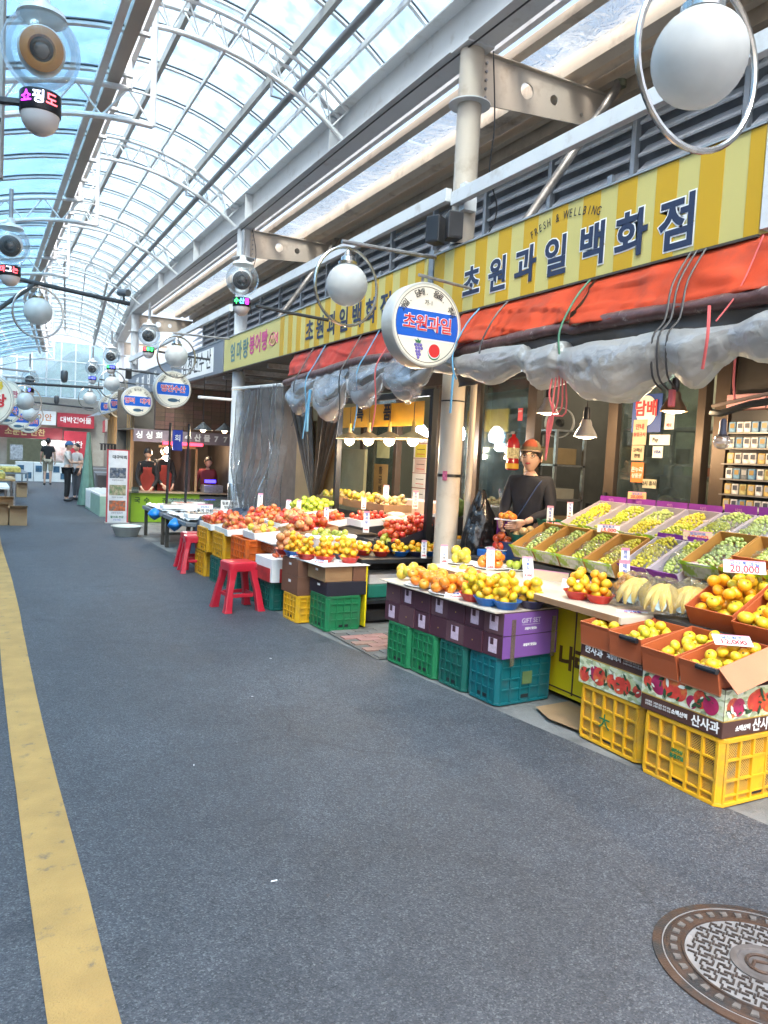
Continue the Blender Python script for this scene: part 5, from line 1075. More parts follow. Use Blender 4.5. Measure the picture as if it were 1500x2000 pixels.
# ================================================================== CRATES AND BOXES
def crate(loc, w, d, h, m_, label, grid='rib', rz=0, text_=None, tm=None, md=None):
    """plastic field crate: w along X, d along Y. posts, rails, ribs, floor; lattice walls for the yellow ones"""
    t = thing('plastic_crate', label, 'crate', loc, rz); md = md or m_; th = .012
    lat = grid == 'lattice'
    m = MB()
    m.box(-w / 2 + .02, w / 2 - .02, -d / 2 + .02, d / 2 - .02, .012, .022)
    m.build('crate_floor', md, t)
    for nm, z0, z1, o in (('top_rim', h - .022, h, 0), ('bottom_rim', 0, .018, 0)):
        m = MB(); c_ = .03; P_ = [(-w / 2 + c_, -d / 2), (w / 2 - c_, -d / 2), (w / 2, -d / 2 + c_), (w / 2, d / 2 - c_), (w / 2 - c_, d / 2), (-w / 2 + c_, d / 2), (-w / 2, d / 2 - c_), (-w / 2, -d / 2 + c_)]
        Q_ = [(x * (1 - .05 / w), y * (1 - .05 / d)) for x, y in P_]; n = 8
        vs = [(x, y, z0) for x, y in P_] + [(x, y, z1) for x, y in P_] + [(x, y, z1) for x, y in Q_] + [(x, y, z0) for x, y in Q_]
        fs = []
        for i in range(n):
            j = (i + 1) % n
            for a in range(4): b_ = (a + 1) % 4; fs.append((a * n + i, a * n + j, b_ * n + j, b_ * n + i))
        m.add(vs, fs); m.build(nm, m_, t, bevel=.003)
    # four wall faces, each: frame M maps (u along wall, v up) outward normal +
    for F_, L_ in ((T(0, -d / 2, 0), w), (T(0, d / 2, 0) @ RZ(PI), w), (T(w / 2, 0, 0) @ RZ(PI / 2), d), (T(-w / 2, 0, 0) @ RZ(-PI / 2), d)):
        H_ = L_ / 2 - .03; wl = MB(F_); n = 5 if L_ > .4 else 4; centre = (n // 2) if lat else None
        us = [-H_ + 2 * H_ * i / n for i in range(n + 1)]
        rb_ = MB(F_)
        for i, u in enumerate(us): rb_.box(u - .006, u + .006, .0, .018, .018, h - .022)
        zr = [h * .36, h * .66] if lat else [h * .30, h * .52, h * .76]
        for z in zr: rb_.box(-H_, H_, .0005, .014, z, z + .009)
        if lat: rb_.box(-H_, H_, .0005, .014, .045, .052)
        rb_.build('rib_frame', m_, t)
        if lat:
            lt_ = MB(F_); s_ = .0125; z0, z1 = .02, h - .02; HH = z1 - z0
            k = -HH
            while k < 2 * H_:
                for sg in (1, -1):
                    a0 = max(0, -k); a1 = min(HH, 2 * H_ - k)
                    if a1 > a0 + .004:
                        u0, u1 = k + a0, k + a1; za, zb = z0 + a0, z0 + a1
                        if sg < 0: u0, u1 = 2 * H_ - u0, 2 * H_ - u1
                        u0 -= H_; u1 -= H_; y_ = .014 + (.001 if sg > 0 else 0)
                        lt_.add([(u0 - .0026, y_, za), (u0 + .0026, y_, za), (u1 + .0026, y_, zb), (u1 - .0026, y_, zb)], [(0, 1, 2, 3)])
                k += s_
            lt_.build('lattice_wall', md, t)
            ci = n // 2; MB(F_).box(us[ci] if n % 2 else us[ci] - .04, us[ci + 1] if n % 2 else us[ci] + .04, .005, .012, .05, h * .66).build('solid_panel', m_, t)
        else:
            wl.box(-H_, H_, .009, .013, .02, h - .02); wl.build('crate_wall', md, t)
        MB(F_).box(-.045, .045, .0065, .0086 if not lat else .0138, .03, .052).build('hand_hole', BLACK, t)
    for sx in (-1, 1):
        for sy in (-1, 1):
            c_ = .03; a = (sx * w / 2, sy * (d / 2 - c_)); b_ = (sx * (w / 2 - c_), sy * d / 2); pts_ = [a, b_] if sx * sy > 0 else [b_, a]
            q = [(a[0], a[1]), (b_[0], b_[1]), (b_[0] - sx * .012, b_[1] - sy * .002), (a[0] - sx * .002, a[1] - sy * .012)]
            MB(T(0, 0, .018)).poly(q if sx * sy < 0 else q[::-1], h - .04).build('corner_post', m_, t)
    return t
def pm_(name, c, **k): return mat(name, c, .42, var=.07, scale=3, dirt=tuple(x * .4 + .05 for x in c), dscale=6, dlo=.50, dhi=.78, bump=.12, bscale=60, **k)
CY = pm_('crate_yellow', (.70, .37, .015)); CY2 = mat('crate_yellow_dusty', (.62, .36, .06), .6, var=.1, dirt=(.3, .22, .12), dscale=9, dlo=.5, dhi=.7)
CT = pm_('crate_teal', (.003, .115, .135)); CG1 = pm_('crate_green', (.012, .17, .065)); CG2 = pm_('crate_dark_green', (.006, .10, .08)); CO = pm_('crate_orange', (.66, .12, .01)); CMU = pm_('crate_mustard', (.55, .27, .01))
# ---- near right: two big yellow crates
t = crate((3.20, 2.445, 0), .52, .47, .315, CY, 'big yellow lattice crate at the right edge, nearest the camera', 'lattice', 0, md=CY2)
for i, (s, sz) in enumerate((('금원수산', .018), ('품질제일', .022))): text(s, sz, GRNI, t, (-.262, .01, .175 - .028 * i), FW, bold=.0012, ext=.0005)
t = crate((3.235, 2.955, 0), .50, .46, .30, CY, 'yellow lattice crate with a green character, second from the right edge', 'lattice', 0, md=CY2)
text('大', .085, GRNI, t, (-.253, .02, .135), FW, bold=.001, ext=.0005)
PRBG = None
def fruit_print_mat():
    m = bpy.data.materials.new('printed_leaves'); m.use_nodes = True; n = m.node_tree.nodes; l = m.node_tree.links; b = n['Principled BSDF']; tc = n.new('ShaderNodeTexCoord')
    v = n.new('ShaderNodeTexVoronoi'); v.inputs['Scale'].default_value = 34; v.feature = 'F1'; d_ = n.new('ShaderNodeTexNoise'); d_.inputs['Scale'].default_value = 12; l.new(tc.outputs['Object'], d_.inputs[0])
    mp = n.new('ShaderNodeMapping'); mp.inputs['Scale'].default_value = (1, 1, 1.9); l.new(tc.outputs['Object'], mp.inputs[0]); l.new(mp.outputs[0], v.inputs[0])
    cr = n.new('ShaderNodeValToRGB'); e = cr.color_ramp; e.interpolation = 'CONSTANT'; cols = [(.62, .66, .42), (.30, .40, .12), (.70, .72, .58), (.12, .2, .06), (.75, .76, .7), (.45, .50, .22), (.05, .08, .04)]
    e.elements[0].color = cols[0] + (1,); e.elements[1].position = .9; e.elements[1].color = cols[-1] + (1,)
    for i in range(1, 6): k = e.elements.new(i * .15); k.color = cols[i] + (1,)
    sp = n.new('ShaderNodeSeparateColor'); l.new(v.outputs['Color'], sp.inputs[0]); l.new(sp.outputs[0], cr.inputs[0])
    mx = n.new('ShaderNodeMix'); mx.data_type = 'RGBA'; l.new(d_.outputs[0], mx.inputs['Factor']); l.new(cr.outputs[0], mx.inputs['A']); mx.inputs['B'].default_value = (.55, .58, .40, 1); l.new(mx.outputs['Result'], b.inputs['Base Color']); b.inputs['Roughness'].default_value = .35; return m
PRINT = fruit_print_mat(); BRW = mat('carton_brown', (.075, .032, .025), .45, var=.05); APR = mat('print_apple', (.55, .05, .035), .35, var=.3, scale=22, dirt=(.62, .24, .05), dscale=14, dlo=.5, dhi=.7); APM = mat('print_apple_dark', (.36, .02, .09), .35, var=.3, scale=22); GOLD = mat('print_gold', (.45, .28, .05), .4); LFD = mat('print_leaf', (.03, .07, .03), .5, var=.3)
def apple_carton(loc, w, d, h, label, flip=False, seed=1):
    """printed carton: fruit picture band and brown band with white brush lettering, on the -X and -Y faces"""
    rd = random.Random(seed); t = thing('apple_carton', label, 'box', loc); MB().box(-w / 2, w / 2, -d / 2, d / 2, 0, h).build('carton_body', BRW, t, bevel=.004)
    zb = 0 if flip else h * .34; z0, z1 = (0.004, h * .62) if flip else (h * .36, h - .004); bz0, bz1 = (h * .66, h) if flip else (0, h * .33)
    for F_, L_ in ((T(-w / 2, 0, 0) @ RZ(-PI / 2), d), (T(0, -d / 2, 0), w)):
        MB(F_).box(-L_ / 2 + .002, L_ / 2 - .002, -.0015, 0, z0, z1).build('picture_band', PRINT, t); zg = (z0 - .006) if not flip else z1; MB(F_).box(-L_ / 2 + .002, L_ / 2 - .002, -.0012, 0, zg, zg + .006).build('gold_line', GOLD, t)
        n = int(L_ / .062)
        for i in range(n):
            r = min(rd.uniform(.028, .062), (z1 - z0) / 2 - .004); u = -L_ / 2 + r + .003 + (L_ - 2 * r - .006) * (i + rd.uniform(-.3, .3)) / max(1, n - 1); u = max(-L_ / 2 + r + .002, min(L_ / 2 - r - .002, u)); zc = rd.uniform(z0 + r * 1.02, z1 - r * 1.02); f = rd.uniform(.72, .95); an = rd.uniform(-.6, .6)
            MB(F_ @ T(u, -.0018 - .00025 * i, zc) @ RX(PI / 2) @ RZ(an)).poly([(r * f * math.cos(a), r * f * math.sin(a) * (1.04 - .06 * math.sin(a))) for a in [k * PI / 12 for k in range(24)]], .0002).build('printed_apple', APR if rd.random() < .7 else APM, t)
            MB(F_ @ T(u + r * .15, -.0020 - .00025 * i, zc + r * .25) @ RX(PI / 2) @ RZ(an)).poly([(r * .13 * math.cos(a), r * .05 * math.sin(a)) for a in [k * PI / 5 for k in range(10)]], .0002).build('printed_calyx', BRW, t)
            for q in range(3):
                s_ = rd.uniform(.7, 1.7); aa = rd.uniform(0, 6.3); lx = min(max(u + r * 1.1 * math.cos(aa), -L_ / 2 + .03), L_ / 2 - .03); lz = min(max(zc + .8 * r * math.sin(aa), z0 + .028), z1 - .028)
                MB(F_ @ T(lx, -.0052 - .0002 * ((q + i) % 5), lz) @ RX(PI / 2) @ RZ(rd.uniform(0, 3)) @ Matrix.Diagonal((s_, s_, 1, 1))).poly([(-.015, 0), (-.006, .006), (.010, .004), (.016, 0), (.006, -.006), (-.01, -.004)], .0002).build('printed_leaf', LFD if rd.random() < .6 else mat('print_pale', (.62, .66, .58), .4), t)
    return t, bz0, bz1
t, a, b_ = apple_carton((3.20, 2.455, .317), .53, .475, .225, 'carton printed with red apples and brown lettered band on the nearest yellow crate', seed=4)
text('산사과', .056, WHI, t, (-.2665, -.145, .036), FW, bold=.0015, ext=.0004, rot=.04); text('산사과', .062, WHI, t, (.02, -.239, .036), FS, bold=.0015, ext=.0004, rot=-.03); text('소백산맥', .026, WHI, t, (-.2665, .0, .038), FW, bold=.001, ext=.0004); text('소백산맥', .028, WHI, t, (-.13, -.239, .036), FS, bold=.001, ext=.0004)
for i in range(2): text('신선함을 그대로 담은 우리 과일', .012, WHI, t, (-.2665, .13, .045 - i * .014), FW, ext=.0003)
MB(RX(PI / 2)).poly([(.13 + .028 * math.cos(a), .165 + .013 * math.sin(a)) for a in [k * PI / 8 for k in range(16)]], .004).build('hand_hole', BLACK, t, loc=(0, -.2385, 0))
t, a, b_ = apple_carton((3.235, 2.955, .302), .51, .465, .235, 'carton printed with apples below a brown lettered band on the second yellow crate', flip=True, seed=9)
text('한사과', .05, WHI, t, (-.2565, .13, .195), FW, bold=.0015, ext=.0004, rot=-.08); text('거창에서', .028, WHI, t, (-.2565, -.02, .195), FW, bold=.001, ext=.0004)
for i in range(2): text('산지에서 바로 보내 드립니다', .011, WHI, t, (-.2565, -.15, .20 - i * .014), FW, ext=.0003)
# ---- open orange brown cartons full of citrus
OB = mat('carton_orange', (.44, .10, .032), .55, var=.06, scale=2, bump=.08, bscale=40); OBI = mat('carton_inside', (.47, .19, .10), .6, var=.06); WEDGE = mat('carton_edge', (.5, .38, .26), .8)
def open_carton(loc, w, d, h, rz, tilt, label, flaps=(), out=OB, inn=OBI, handle=None, roll_=0):
    """open box: local -X side is the low street side; walls are separate boards"""
    t = thing('open_carton', label, 'box', loc, rz); t.rotation_euler = (roll_, tilt, rz); th = .006
    MB().box(-w / 2, w / 2, -d / 2, d / 2, 0, th).build('carton_floor', inn, t)
    for x0, x1, y0, y1 in ((-w / 2, -w / 2 + th, -d / 2, d / 2), (w / 2 - th, w / 2, -d / 2, d / 2), (-w / 2 + th, w / 2 - th, -d / 2, -d / 2 + th), (-w / 2 + th, w / 2 - th, d / 2 - th, d / 2)):
        MB().box(x0, x1, y0, y1, th, h).build('carton_wall', out, t, bevel=.0015)
    for side, L_, ang in flaps:
        if side == 'W': M = T(-w / 2, 0, h) @ RY(-ang); q = (-.004, 0, -d / 2 + .005, d / 2 - .005, -L_, 0)
        elif side == 'S': M = T(0, -d / 2, h) @ RX(-ang); q = (-w / 2 + .005, w / 2 - .005, -.004, 0, -L_, 0)
        elif side == 'N': M = T(0, d / 2, h) @ RX(-ang); q = (-w / 2 + .005, w / 2 - .005, 0, .004, 0, L_)
        else: M = T(w / 2, 0, h) @ RY(-ang); q = (0, .004, -d / 2 + .005, d / 2 - .005, 0, L_)
        m = MB(M); m.box(*q); m.build('flap', inn if side in 'S' else out, t)
    if handle:
        m = MB(T(-w / 2 - .012, handle, h - .008)); m.tube([(0, -.055, 0), (0, .055, 0)], .014, 8).build('black_handle', BLACK, t, smooth=True)
    return t, T(*loc) @ Euler((roll_, tilt, rz)).to_matrix().to_4x4()
def fill(M, w, d, kind, label, group, z=.03, layers=1, mix=None, s=1.0, f=1.0, cat='citrus fruit'):
    r = F[kind][1] * s; nx = max(1, round((w - .01) / (1.9 * r))); ny = max(1, round((d - .01) / (1.9 * r))); rows(kind, M @ T(0, 0, z), nx, ny, (w - .01) / nx, (d - .01) / ny, label, cat, group, s, layers=layers, mix=mix, prob=f)
boxes = [((3.10, 2.345, .545), 'orange brown open carton with a pink flap at the right edge, full of yellow citrus', 'yellow citrus in the nearest open orange carton', [('W', .11, .12), ('S', .13, .75)], -.06),
         ((3.10, 2.575, .545), 'orange brown open carton beside the nearest one, yellow citrus piled inside', 'yellow citrus in the second open orange carton', [('W', .10, .12)], None),
         ((3.12, 2.83, .54), 'third open orange carton from the right, with black handle and few citrus', 'citrus in the third open orange carton from the right', [('W', .11, .22)], -.04),
         ((3.14, 3.07, .54), 'fourth open orange carton from the right, by the yellow cabinet', 'citrus in the fourth open orange carton by the yellow cabinet', [('W', .11, .22)], None)]
for i, (l_, lab, gl, fl, hd) in enumerate(boxes):
    t, M = open_carton(l_, .36 if i < 2 else .34, .215 if i < 2 else .22, .13, 0, -.22 if i < 2 else -.12, lab, fl, handle=hd)
    fill(M, .34 if i < 2 else .32, .20, 'greenish', gl, gl, .012, 2, ['greenish', 'citrus', 'greenish', 'citrus'], .93, 1.0, 'citrus fruit')
for l_, lab, gl in (((3.52, 2.62, .80), 'large tilted orange carton of oranges with a white price sheet at the right edge', 'oranges in the large tilted carton at the right edge'), ((3.50, 2.32, .78), 'tilted orange carton partly cut by the right edge of the photo', 'oranges in the carton cut by the right edge')):
    t, M = open_carton(l_, .42, .29, .12, 0, -.52, lab, [('E', .06, .1)]); fill(M, .40, .27, 'mandarin', gl, gl, .010, 2, ['mandarin', 'citrus', 'mandarin', 'greenish'], 1.12, .97, 'orange')
price((3.42, 2.53, 1.00), R(-40), 'white price sheet reading 20,000 leaning in the large tilted carton', '20,000', .07, .20, -.5); price((3.08, 2.30, .71), R(-35), 'blue lettered price sheet lying on the nearest citrus carton', '12,000', .08, .17, -1.15); price((3.22, 3.05, .69), R(-35), 'flat white price sheet on the fourth carton of citrus', '3,000', .06, .17, -1.3)
# stand carrying the tilted cartons
t = MB().box(3.32, 3.80, 2.1, 2.95, .0, .68).build('display_block', mat('dark_stand', (.05, .045, .04), .7)); tag(t, 'dark display block behind the yellow crates carrying the tilted cartons', 'stand')

# ---- yellow cabinet and table
YC = mat('cabinet_yellow', (.74, .58, .01), .38, var=.04, scale=2, dirt=(.45, .34, .05), dscale=3, dlo=.6, dhi=.8); TOPW = mat('table_top', (.58, .50, .40), .5, var=.05, dirt=(.45, .32, .2), dscale=4)
t = thing('yellow_cabinet', 'bright yellow cabinet table with brown Korean lettering between the crate stacks', 'cabinet', (3.34, 3.0, 0)); MB().box(0, .55, 0, 1.95, .03, .66).build('cabinet_body', YC, t, bevel=.004); MB().box(-.28, .6, -.02, 2.0, .66, .70).build('table_top', TOPW, t, bevel=.004)
MB().box(-.282, -.279, .0, 1.98, .662, .698).build('wood_edge', mat('wood_edge', (.30, .17, .09), .6), t); MB().box(-.004, 0, .62, .63, .05, .64).build('door_gap', BRW, t); MB().box(-.004, 0, .02, 1.93, .06, .068).build('lower_line', BRW, t); text('나라', .16, mat('brown_ink', (.12, .05, .01), .5), t, (-.004, .62, .27), FW, bold=.006)
MB().box(-.002, 0.5, -.004, 0, .05, .64).build('end_panel', YC, t)
# ---- teal and green crates with purple gift boxes
for i, (x, y, m_, lab) in enumerate([(3.055, 3.90, CT, 'teal plastic crate at the near corner of the gift box stack'), (3.02, 4.21, CG2, 'dark green crate second along under the gift boxes'), (2.985, 4.52, CG1, 'bright green crate third along under the gift boxes'), (2.945, 4.81, CG1, 'green crate at the far end under the gift boxes')]):
    crate((x, y, 0), .46, .30, .30, m_, lab, 'rib', R(4))
t = [o for o in COL.objects if o.get('label', '').startswith('teal plastic')][0]; MB().box(-.03, .05, -.153, -.1505, .12, .20).build('label_plate', mat('olive_plate', (.10, .16, .06), .6), t)
PU = mat('gift_purple', (.20, .085, .32), .4, var=.05, scale=2); PD = mat('gift_plum', (.070, .022, .035), .45, var=.12, scale=3); STK = mat('sticker_pink', (.55, .42, .52), .6, var=.15, scale=60); TAPE = clear('packing_tape', (.9, .85, .75), .06, .25, (.6, .52, .42), .2)
ORD = ['nearest', 'second', 'third', 'fourth', 'fifth', 'sixth', 'farthest']
for L_ in range(2):
    for k in range(7):
        w2 = .0895; y = 3.82 + k * .1815; x = 3.056 - .019 * k + random.uniform(-.004, .004); t = thing('gift_box', 'x', 'box', (x, y, .302 + L_ * .142), R(6 + random.uniform(-.5, .5))); extra = ', with a lilac GIFT SET end' if (k == 0 and L_) else (', with a lilac end panel' if k == 0 else '')
        t['label'] = '%s %s gift box of the purple stack%s' % (ORD[k], ['lower', 'upper'][L_], extra)
        bb = MB().box(-.232, .232, -w2, w2, 0, .139).build('box_body', mat('gift_plum_b', (.105, .045, .055), .5, var=.12, scale=3) if (k * 2 + L_) % 3 == 1 else PD, t, bevel=.003)
        if k == 0: MB().box(-.231, .231, -w2 - .0025, -w2 - .0005, .001, .138).build('end_panel', PU, t)
        if (k + L_) % 2 == 0 or k == 0: MB().box(-.2345, -.2325, -.04, .035, .025, .115).build('sticker', STK, bb); MB().box(-.2355, -.2345, -.01, .02, .075, .115).build('sticker_corner', PD, bb)
        else: MB().box(-.2335, -.2325, -.004, .004, .06, .068).build('punch_mark', GOLD, bb)
        if k == 0 and L_ == 1: text('GIFT SET', .042, mat('silver_ink', (.55, .5, .62), .4), t, (-.005, -w2 - .004, .085), FS, bold=.0005, ext=.0004); text('과일이 맛있는', .018, WHI, t, (-.005, -w2 - .004, .035), FS, bold=.0008, ext=.0004); MB().box(-.08, .075, -w2 - .0036, -w2 - .0026, .060, .062).build('thin_line', _m['silver_ink'], t)
        if k == 0 and L_ == 0: text('과일이 맛있는', .02, WHI, t, (-.005, -w2 - .004, .075), FS, bold=.001, ext=.0004)
        if k == 0 and L_ == 1:
            for x_, w_ in ((-.17, .035), (.175, .035)): MB().box(x_, x_ + w_, -w2 - .007, -w2 - .006, -.16 - .03 * (x_ < 0), .10).build('tape_strip', TAPE, t)
GT = .302 + .284
t = MB().box(-.30, .26, -.62, .68, 0, .008).build('foam_board', mat('board_cream', (.55, .47, .38), .7), loc=(3.02, 4.36, GT), rot=R(5)); tag(t, 'pale board laid over the gift boxes under the fruit', 'board')
GZ = GT + .009
BC = [((2.86, 4.08), 'red', 'red plastic bowl of yellow citrus on the gift boxes'), ((2.87, 3.93), 'blue', 'first bright blue bowl on the gift boxes, left one'), ((2.92, 3.80), 'blue', 'second bright blue bowl on the gift boxes, nearest the corner'), ((3.10, 3.78), 'navy', 'dark navy bowl of yellow citrus at the gift box corner'), ((3.06, 3.98), 'blue', 'blue bowl hidden behind the front bowls on the gift boxes')]
for (x, y), c, lab in BC: bowl((x, y, GZ), c, lab); g_ = 'yellow citrus piled in the ' + lab.replace(' of yellow citrus', ''); heap('citrus', (x, y, GZ + .026), 9, g_[:95], 'citrus fruit', g_[:60], 1.0, .051, ['citrus', 'citrus', 'mandarin'] if c != 'red' else ['greenish', 'citrus'])
g_ = 'orange persimmons in rows on the pale board beside the near column'
plate((2.86, 4.35, GZ), .15, 'white foam plate of persimmons in front'); plate((2.84, 4.66, GZ), .15, 'white foam plate of persimmons at the far end'); plate((3.12, 4.45, GZ), .16, 'white foam plate of persimmons at the back')
for c in ((2.82, 4.34), (2.97, 4.26), (2.80, 4.50), (2.95, 4.42), (2.80, 4.66), (2.94, 4.60), (3.10, 4.34), (3.08, 4.50)): heap('persimmon', (c[0], c[1], GZ + .012), 5, g_, 'persimmon', 'persimmons on the gift box display', .98, .062, None, 2)
g_ = 'red fruit on the board behind the persimmons'
for c in ((3.17, 4.58), (3.20, 4.2), (3.24, 4.40)): heap('redfruit', (c[0], c[1], GZ + .012), 5, g_, 'fruit', 'red fruit behind the persimmons', .95, .06, None, 2)
g_ = 'yellow green mangoes at the far end of the gift box display'
for c in ((2.82, 4.92), (3.02, 4.84), (3.18, 4.78)): heap('mango', (c[0], c[1], GZ + .01), 4, g_, 'mango', 'mangoes at the far end of the gift boxes', 1.0, .055, None, 2)
price((2.80, 4.19, GZ + .0), R(-35), 'blue lettered price sheet on the gift boxes beside the red bowl', '5,000', .10, .15, -1.35, top='감귤')
# plates of fruit on the white table
t = plate((3.47, 4.72, .701), .15, 'white plate of orange persimmons on the white table'); heap('persimmon', (3.47, 4.72, .71), 6, 'orange persimmons on the white table plate', 'persimmon', 'persimmons on the white table plate', .95, .075, None, 2)
t = plate((3.36, 4.98, .701), .14, 'white plate of yellow mangoes behind the price cards'); heap('mango', (3.36, 4.98, .71), 5, 'yellow mangoes on the plate behind the price cards', 'mango', 'mangoes on the plate behind the price cards', 1, .07, None, 2)
t = plate((3.62, 4.60, .701), .11, 'white plate of pale yellow fruit by the price card'); heap('gapple', (3.62, 4.60, .71), 4, 'pale yellow green fruit on the small plate', 'fruit', 'pale fruit on the small plate', .9, .055, None, 1)
t = MB().box(-.17, .17, -.13, .13, 0, .06).build('blue_tray', BWM['blue'], loc=(3.86, 5.12, .72), bevel=.01); tag(t, 'blue tray carrying the plate of red fruit', 'tray'); t = plate((3.86, 5.12, .782), .15, 'white plate of red tomatoes beside the grape boxes'); heap('redfruit', (3.86, 5.12, .79), 6, 'round red fruit heaped beside the grape boxes', 'fruit', 'red fruit heap beside the grape boxes', .95, .08, None, 3)
t = MB().box(3.62, 4.12, 4.92, 5.35, .05, .72).build('dark_table', mat('dark_table', (.04, .04, .042), .6)); tag(t, 'dark low table behind the column under the blue tray', 'table')
price((3.20, 4.98, .70), R(-25), 'tall price card behind the mangoes nearest the column', '3,000', .15, .055, -.2); price((3.38, 4.62, .70), R(-25), 'tall price card between persimmons and red fruit', '5,000', .17, .06, -.2, top='단감'); price((3.42, 4.22, .70), R(-28), 'large price card before the white table of grapes', '5,000', .17, .075, -.55, top='대봉감')
t = price((3.52, 4.12, .70), R(-62), 'long cream notice with black writing lying on the white table', '청포도', .07, .26, -.35, m_=CRP, mm=BLKI, top=' '); price((3.50, 3.80, .70), R(-62), 'long pink notice beside the cream one on the white table', '한박스', .06, .24, -.35, top=' ')
for x, y, c, lab in ((3.22, 3.50, 'red', 'first red bowl of oranges on the white table'), (3.26, 3.36, 'red', 'second red bowl of oranges on the white table'), (3.44, 3.32, 'navy', 'dark blue bowl of oranges behind the red bowls')):
    bowl((x, y, .701), c, lab, .95); heap('mandarin', (x, y, .725), 9, 'oranges in the ' + lab.replace(' of oranges', ''), 'orange', 'oranges in ' + lab[:24], .98, .048, ['mandarin', 'mandarin', 'citrus'])
price((3.52, 3.42, .72), R(-30), 'tall price card with pink edge between the oranges and the bananas', '5,000', .22, .065, -.2)
# ---- bananas in clear bags
BAN = mat('banana', (.72, .50, .12), .45, var=.1, scale=5, dirt=(.3, .2, .08), dscale=20, dlo=.62, dhi=.7); BANT = mat('banana_tip', (.12, .10, .03), .6); BAGF = clear('banana_bag', (.92, .92, .90), .03, .06, (.7, .68, .6), .15, wave=1, bscale=22)
def banana_bunch(loc, rz, label, n=5, s=1):
    t = thing('banana_bunch', label, 'bananas', loc, rz)
    for i in range(n):
        a = (i - (n - 1) / 2) * .24; m = MB(RZ(a) @ T(0, 0, -.005 * (i % 2))); pts_ = []; rr_ = []
        for k in range(9): f = k / 8; pts_.append((.006 * i, -.19 * s * math.sin(f * 1.5), .15 * s * math.cos(f * 1.45) ** 1 + .02)); rr_.append(s * (.007 + .020 * math.sin(PI * min(1, f * 1.02 + .06)) ** .5))
        m.tube(pts_, rr_, 6).build('banana', BAN, t, smooth=True)
    MB().tube([(0, 0, .16 * s), (0, .01, .20 * s)], [.016, .010], 6).build('stem', BANT, t, smooth=True)
    def bf(u, v): a = 2 * PI * v; th = .1 + 1.65 * u; w = 1 + .10 * nz(a * 2, u * 5, loc[0] * 9); return (.16 * s * math.sin(th) * math.cos(a) * w, -.06 * s + .15 * s * math.sin(th) * math.sin(a) * w, .03 + .20 * s * math.cos(th * .92) * w)
    MB().grid(bf, 10, 22, wrapv=True).build('plastic_bag', BAGF, t, smooth='all'); MB(T(0, -.175 * s, .07) @ RX(PI / 2 - .6)).poly([(.035 * math.cos(k * PI / 8), .035 * math.sin(k * PI / 8)) for k in range(16)], .001).build('round_sticker', mat('banana_sticker', (.45, .62, .72), .5, var=.4, scale=40), t)
for i, (x, y, a) in enumerate([(3.42, 3.22, -1.0), (3.40, 3.02, -.9), (3.50, 2.90, -1.2), (3.66, 3.0, -.6), (3.72, 2.84, -.9)]): banana_bunch((x, y, .70), a, ['leftmost bagged banana bunch on the white table, beside the red bowls', 'bagged banana bunch second from the left', 'middle bagged banana bunch with a blue sticker', 'bagged bananas behind the middle bunch under the white card', 'rightmost bagged banana bunch by the orange carton'][i], 5, .9)
price((3.62, 2.98, .86), R(-30), 'white price card reading 4,000 standing among the bananas', '4,000', .13, .06, -.15)
t = MB().box(3.3, 4.6, 2.2, 3.0, .0, .70).build('rear_stand', _m['dark_stand']); tag(t, 'dark stand under the bananas at the right edge', 'stand')
# ---- grape boxes
LIME = mat('trim_lime', (.36, .66, .03), .5, var=.08); PURP = mat('trim_purple', (.20, .025, .30), .45, var=.1); KBI = mat('kraft_inside', (.44, .22, .05), .6, var=.08); WBI = mat('pale_inside', (.50, .46, .52), .6, var=.06)
LEAFP = mat('leaf_print', (.50, .52, .47), .5, var=.2, scale=30, dirt=(.24, .36, .05), dscale=11, dlo=.48, dhi=.56); SILV = mat('grape_sheen', (.5, .5, .5), .3)
GRP = [mat('grape_lime', (.50, .56, .055), .2, var=.2, scale=25, coat=.4), mat('grape_pale', (.46, .56, .16), .2, var=.2, scale=25, coat=.4), mat('grape_gold', (.62, .56, .05), .2, var=.2, scale=25, coat=.4)]
def bunch_mesh(seed, m_):
    rd = random.Random(seed); m = MB(); pts_ = []
    for _ in range(900):
        x = rd.uniform(-.07, .07); y = rd.uniform(-.11, .11); w_ = .062 * (1 - max(0, (y - .0) / .11) * .55)
        if abs(x) > w_: continue
        z = .012 + .045 * math.sqrt(max(0, 1 - (x / w_) ** 2)) * (1 - .4 * (y / .11) ** 2) * rd.uniform(.75, 1.0)
        if all((x - p[0]) ** 2 + (y - p[1]) ** 2 + (z - p[2]) ** 2 > .0185 ** 2 for p in pts_): pts_.append((x, y, z))
        if len(pts_) > 62: break
    for p in pts_: m.ball(p, (.0115, .0115, .0125), 8, M=None)
    m.tube([(0, -.12, .03), (0, -.05, .05), (.005, .0, .055)], .003, 5, 1)
    return m.mesh('grape_bunch', [m_, mat('grape_stem', (.15, .13, .05), .7)], 'all')
bun = [bunch_mesh(i, GRP[i % 3]) for i in range(6)]
FOILB = clear('cellophane', (.95, .96, .96), .05, .06, (.7, .72, .7), .12, wave=1, bscale=30)
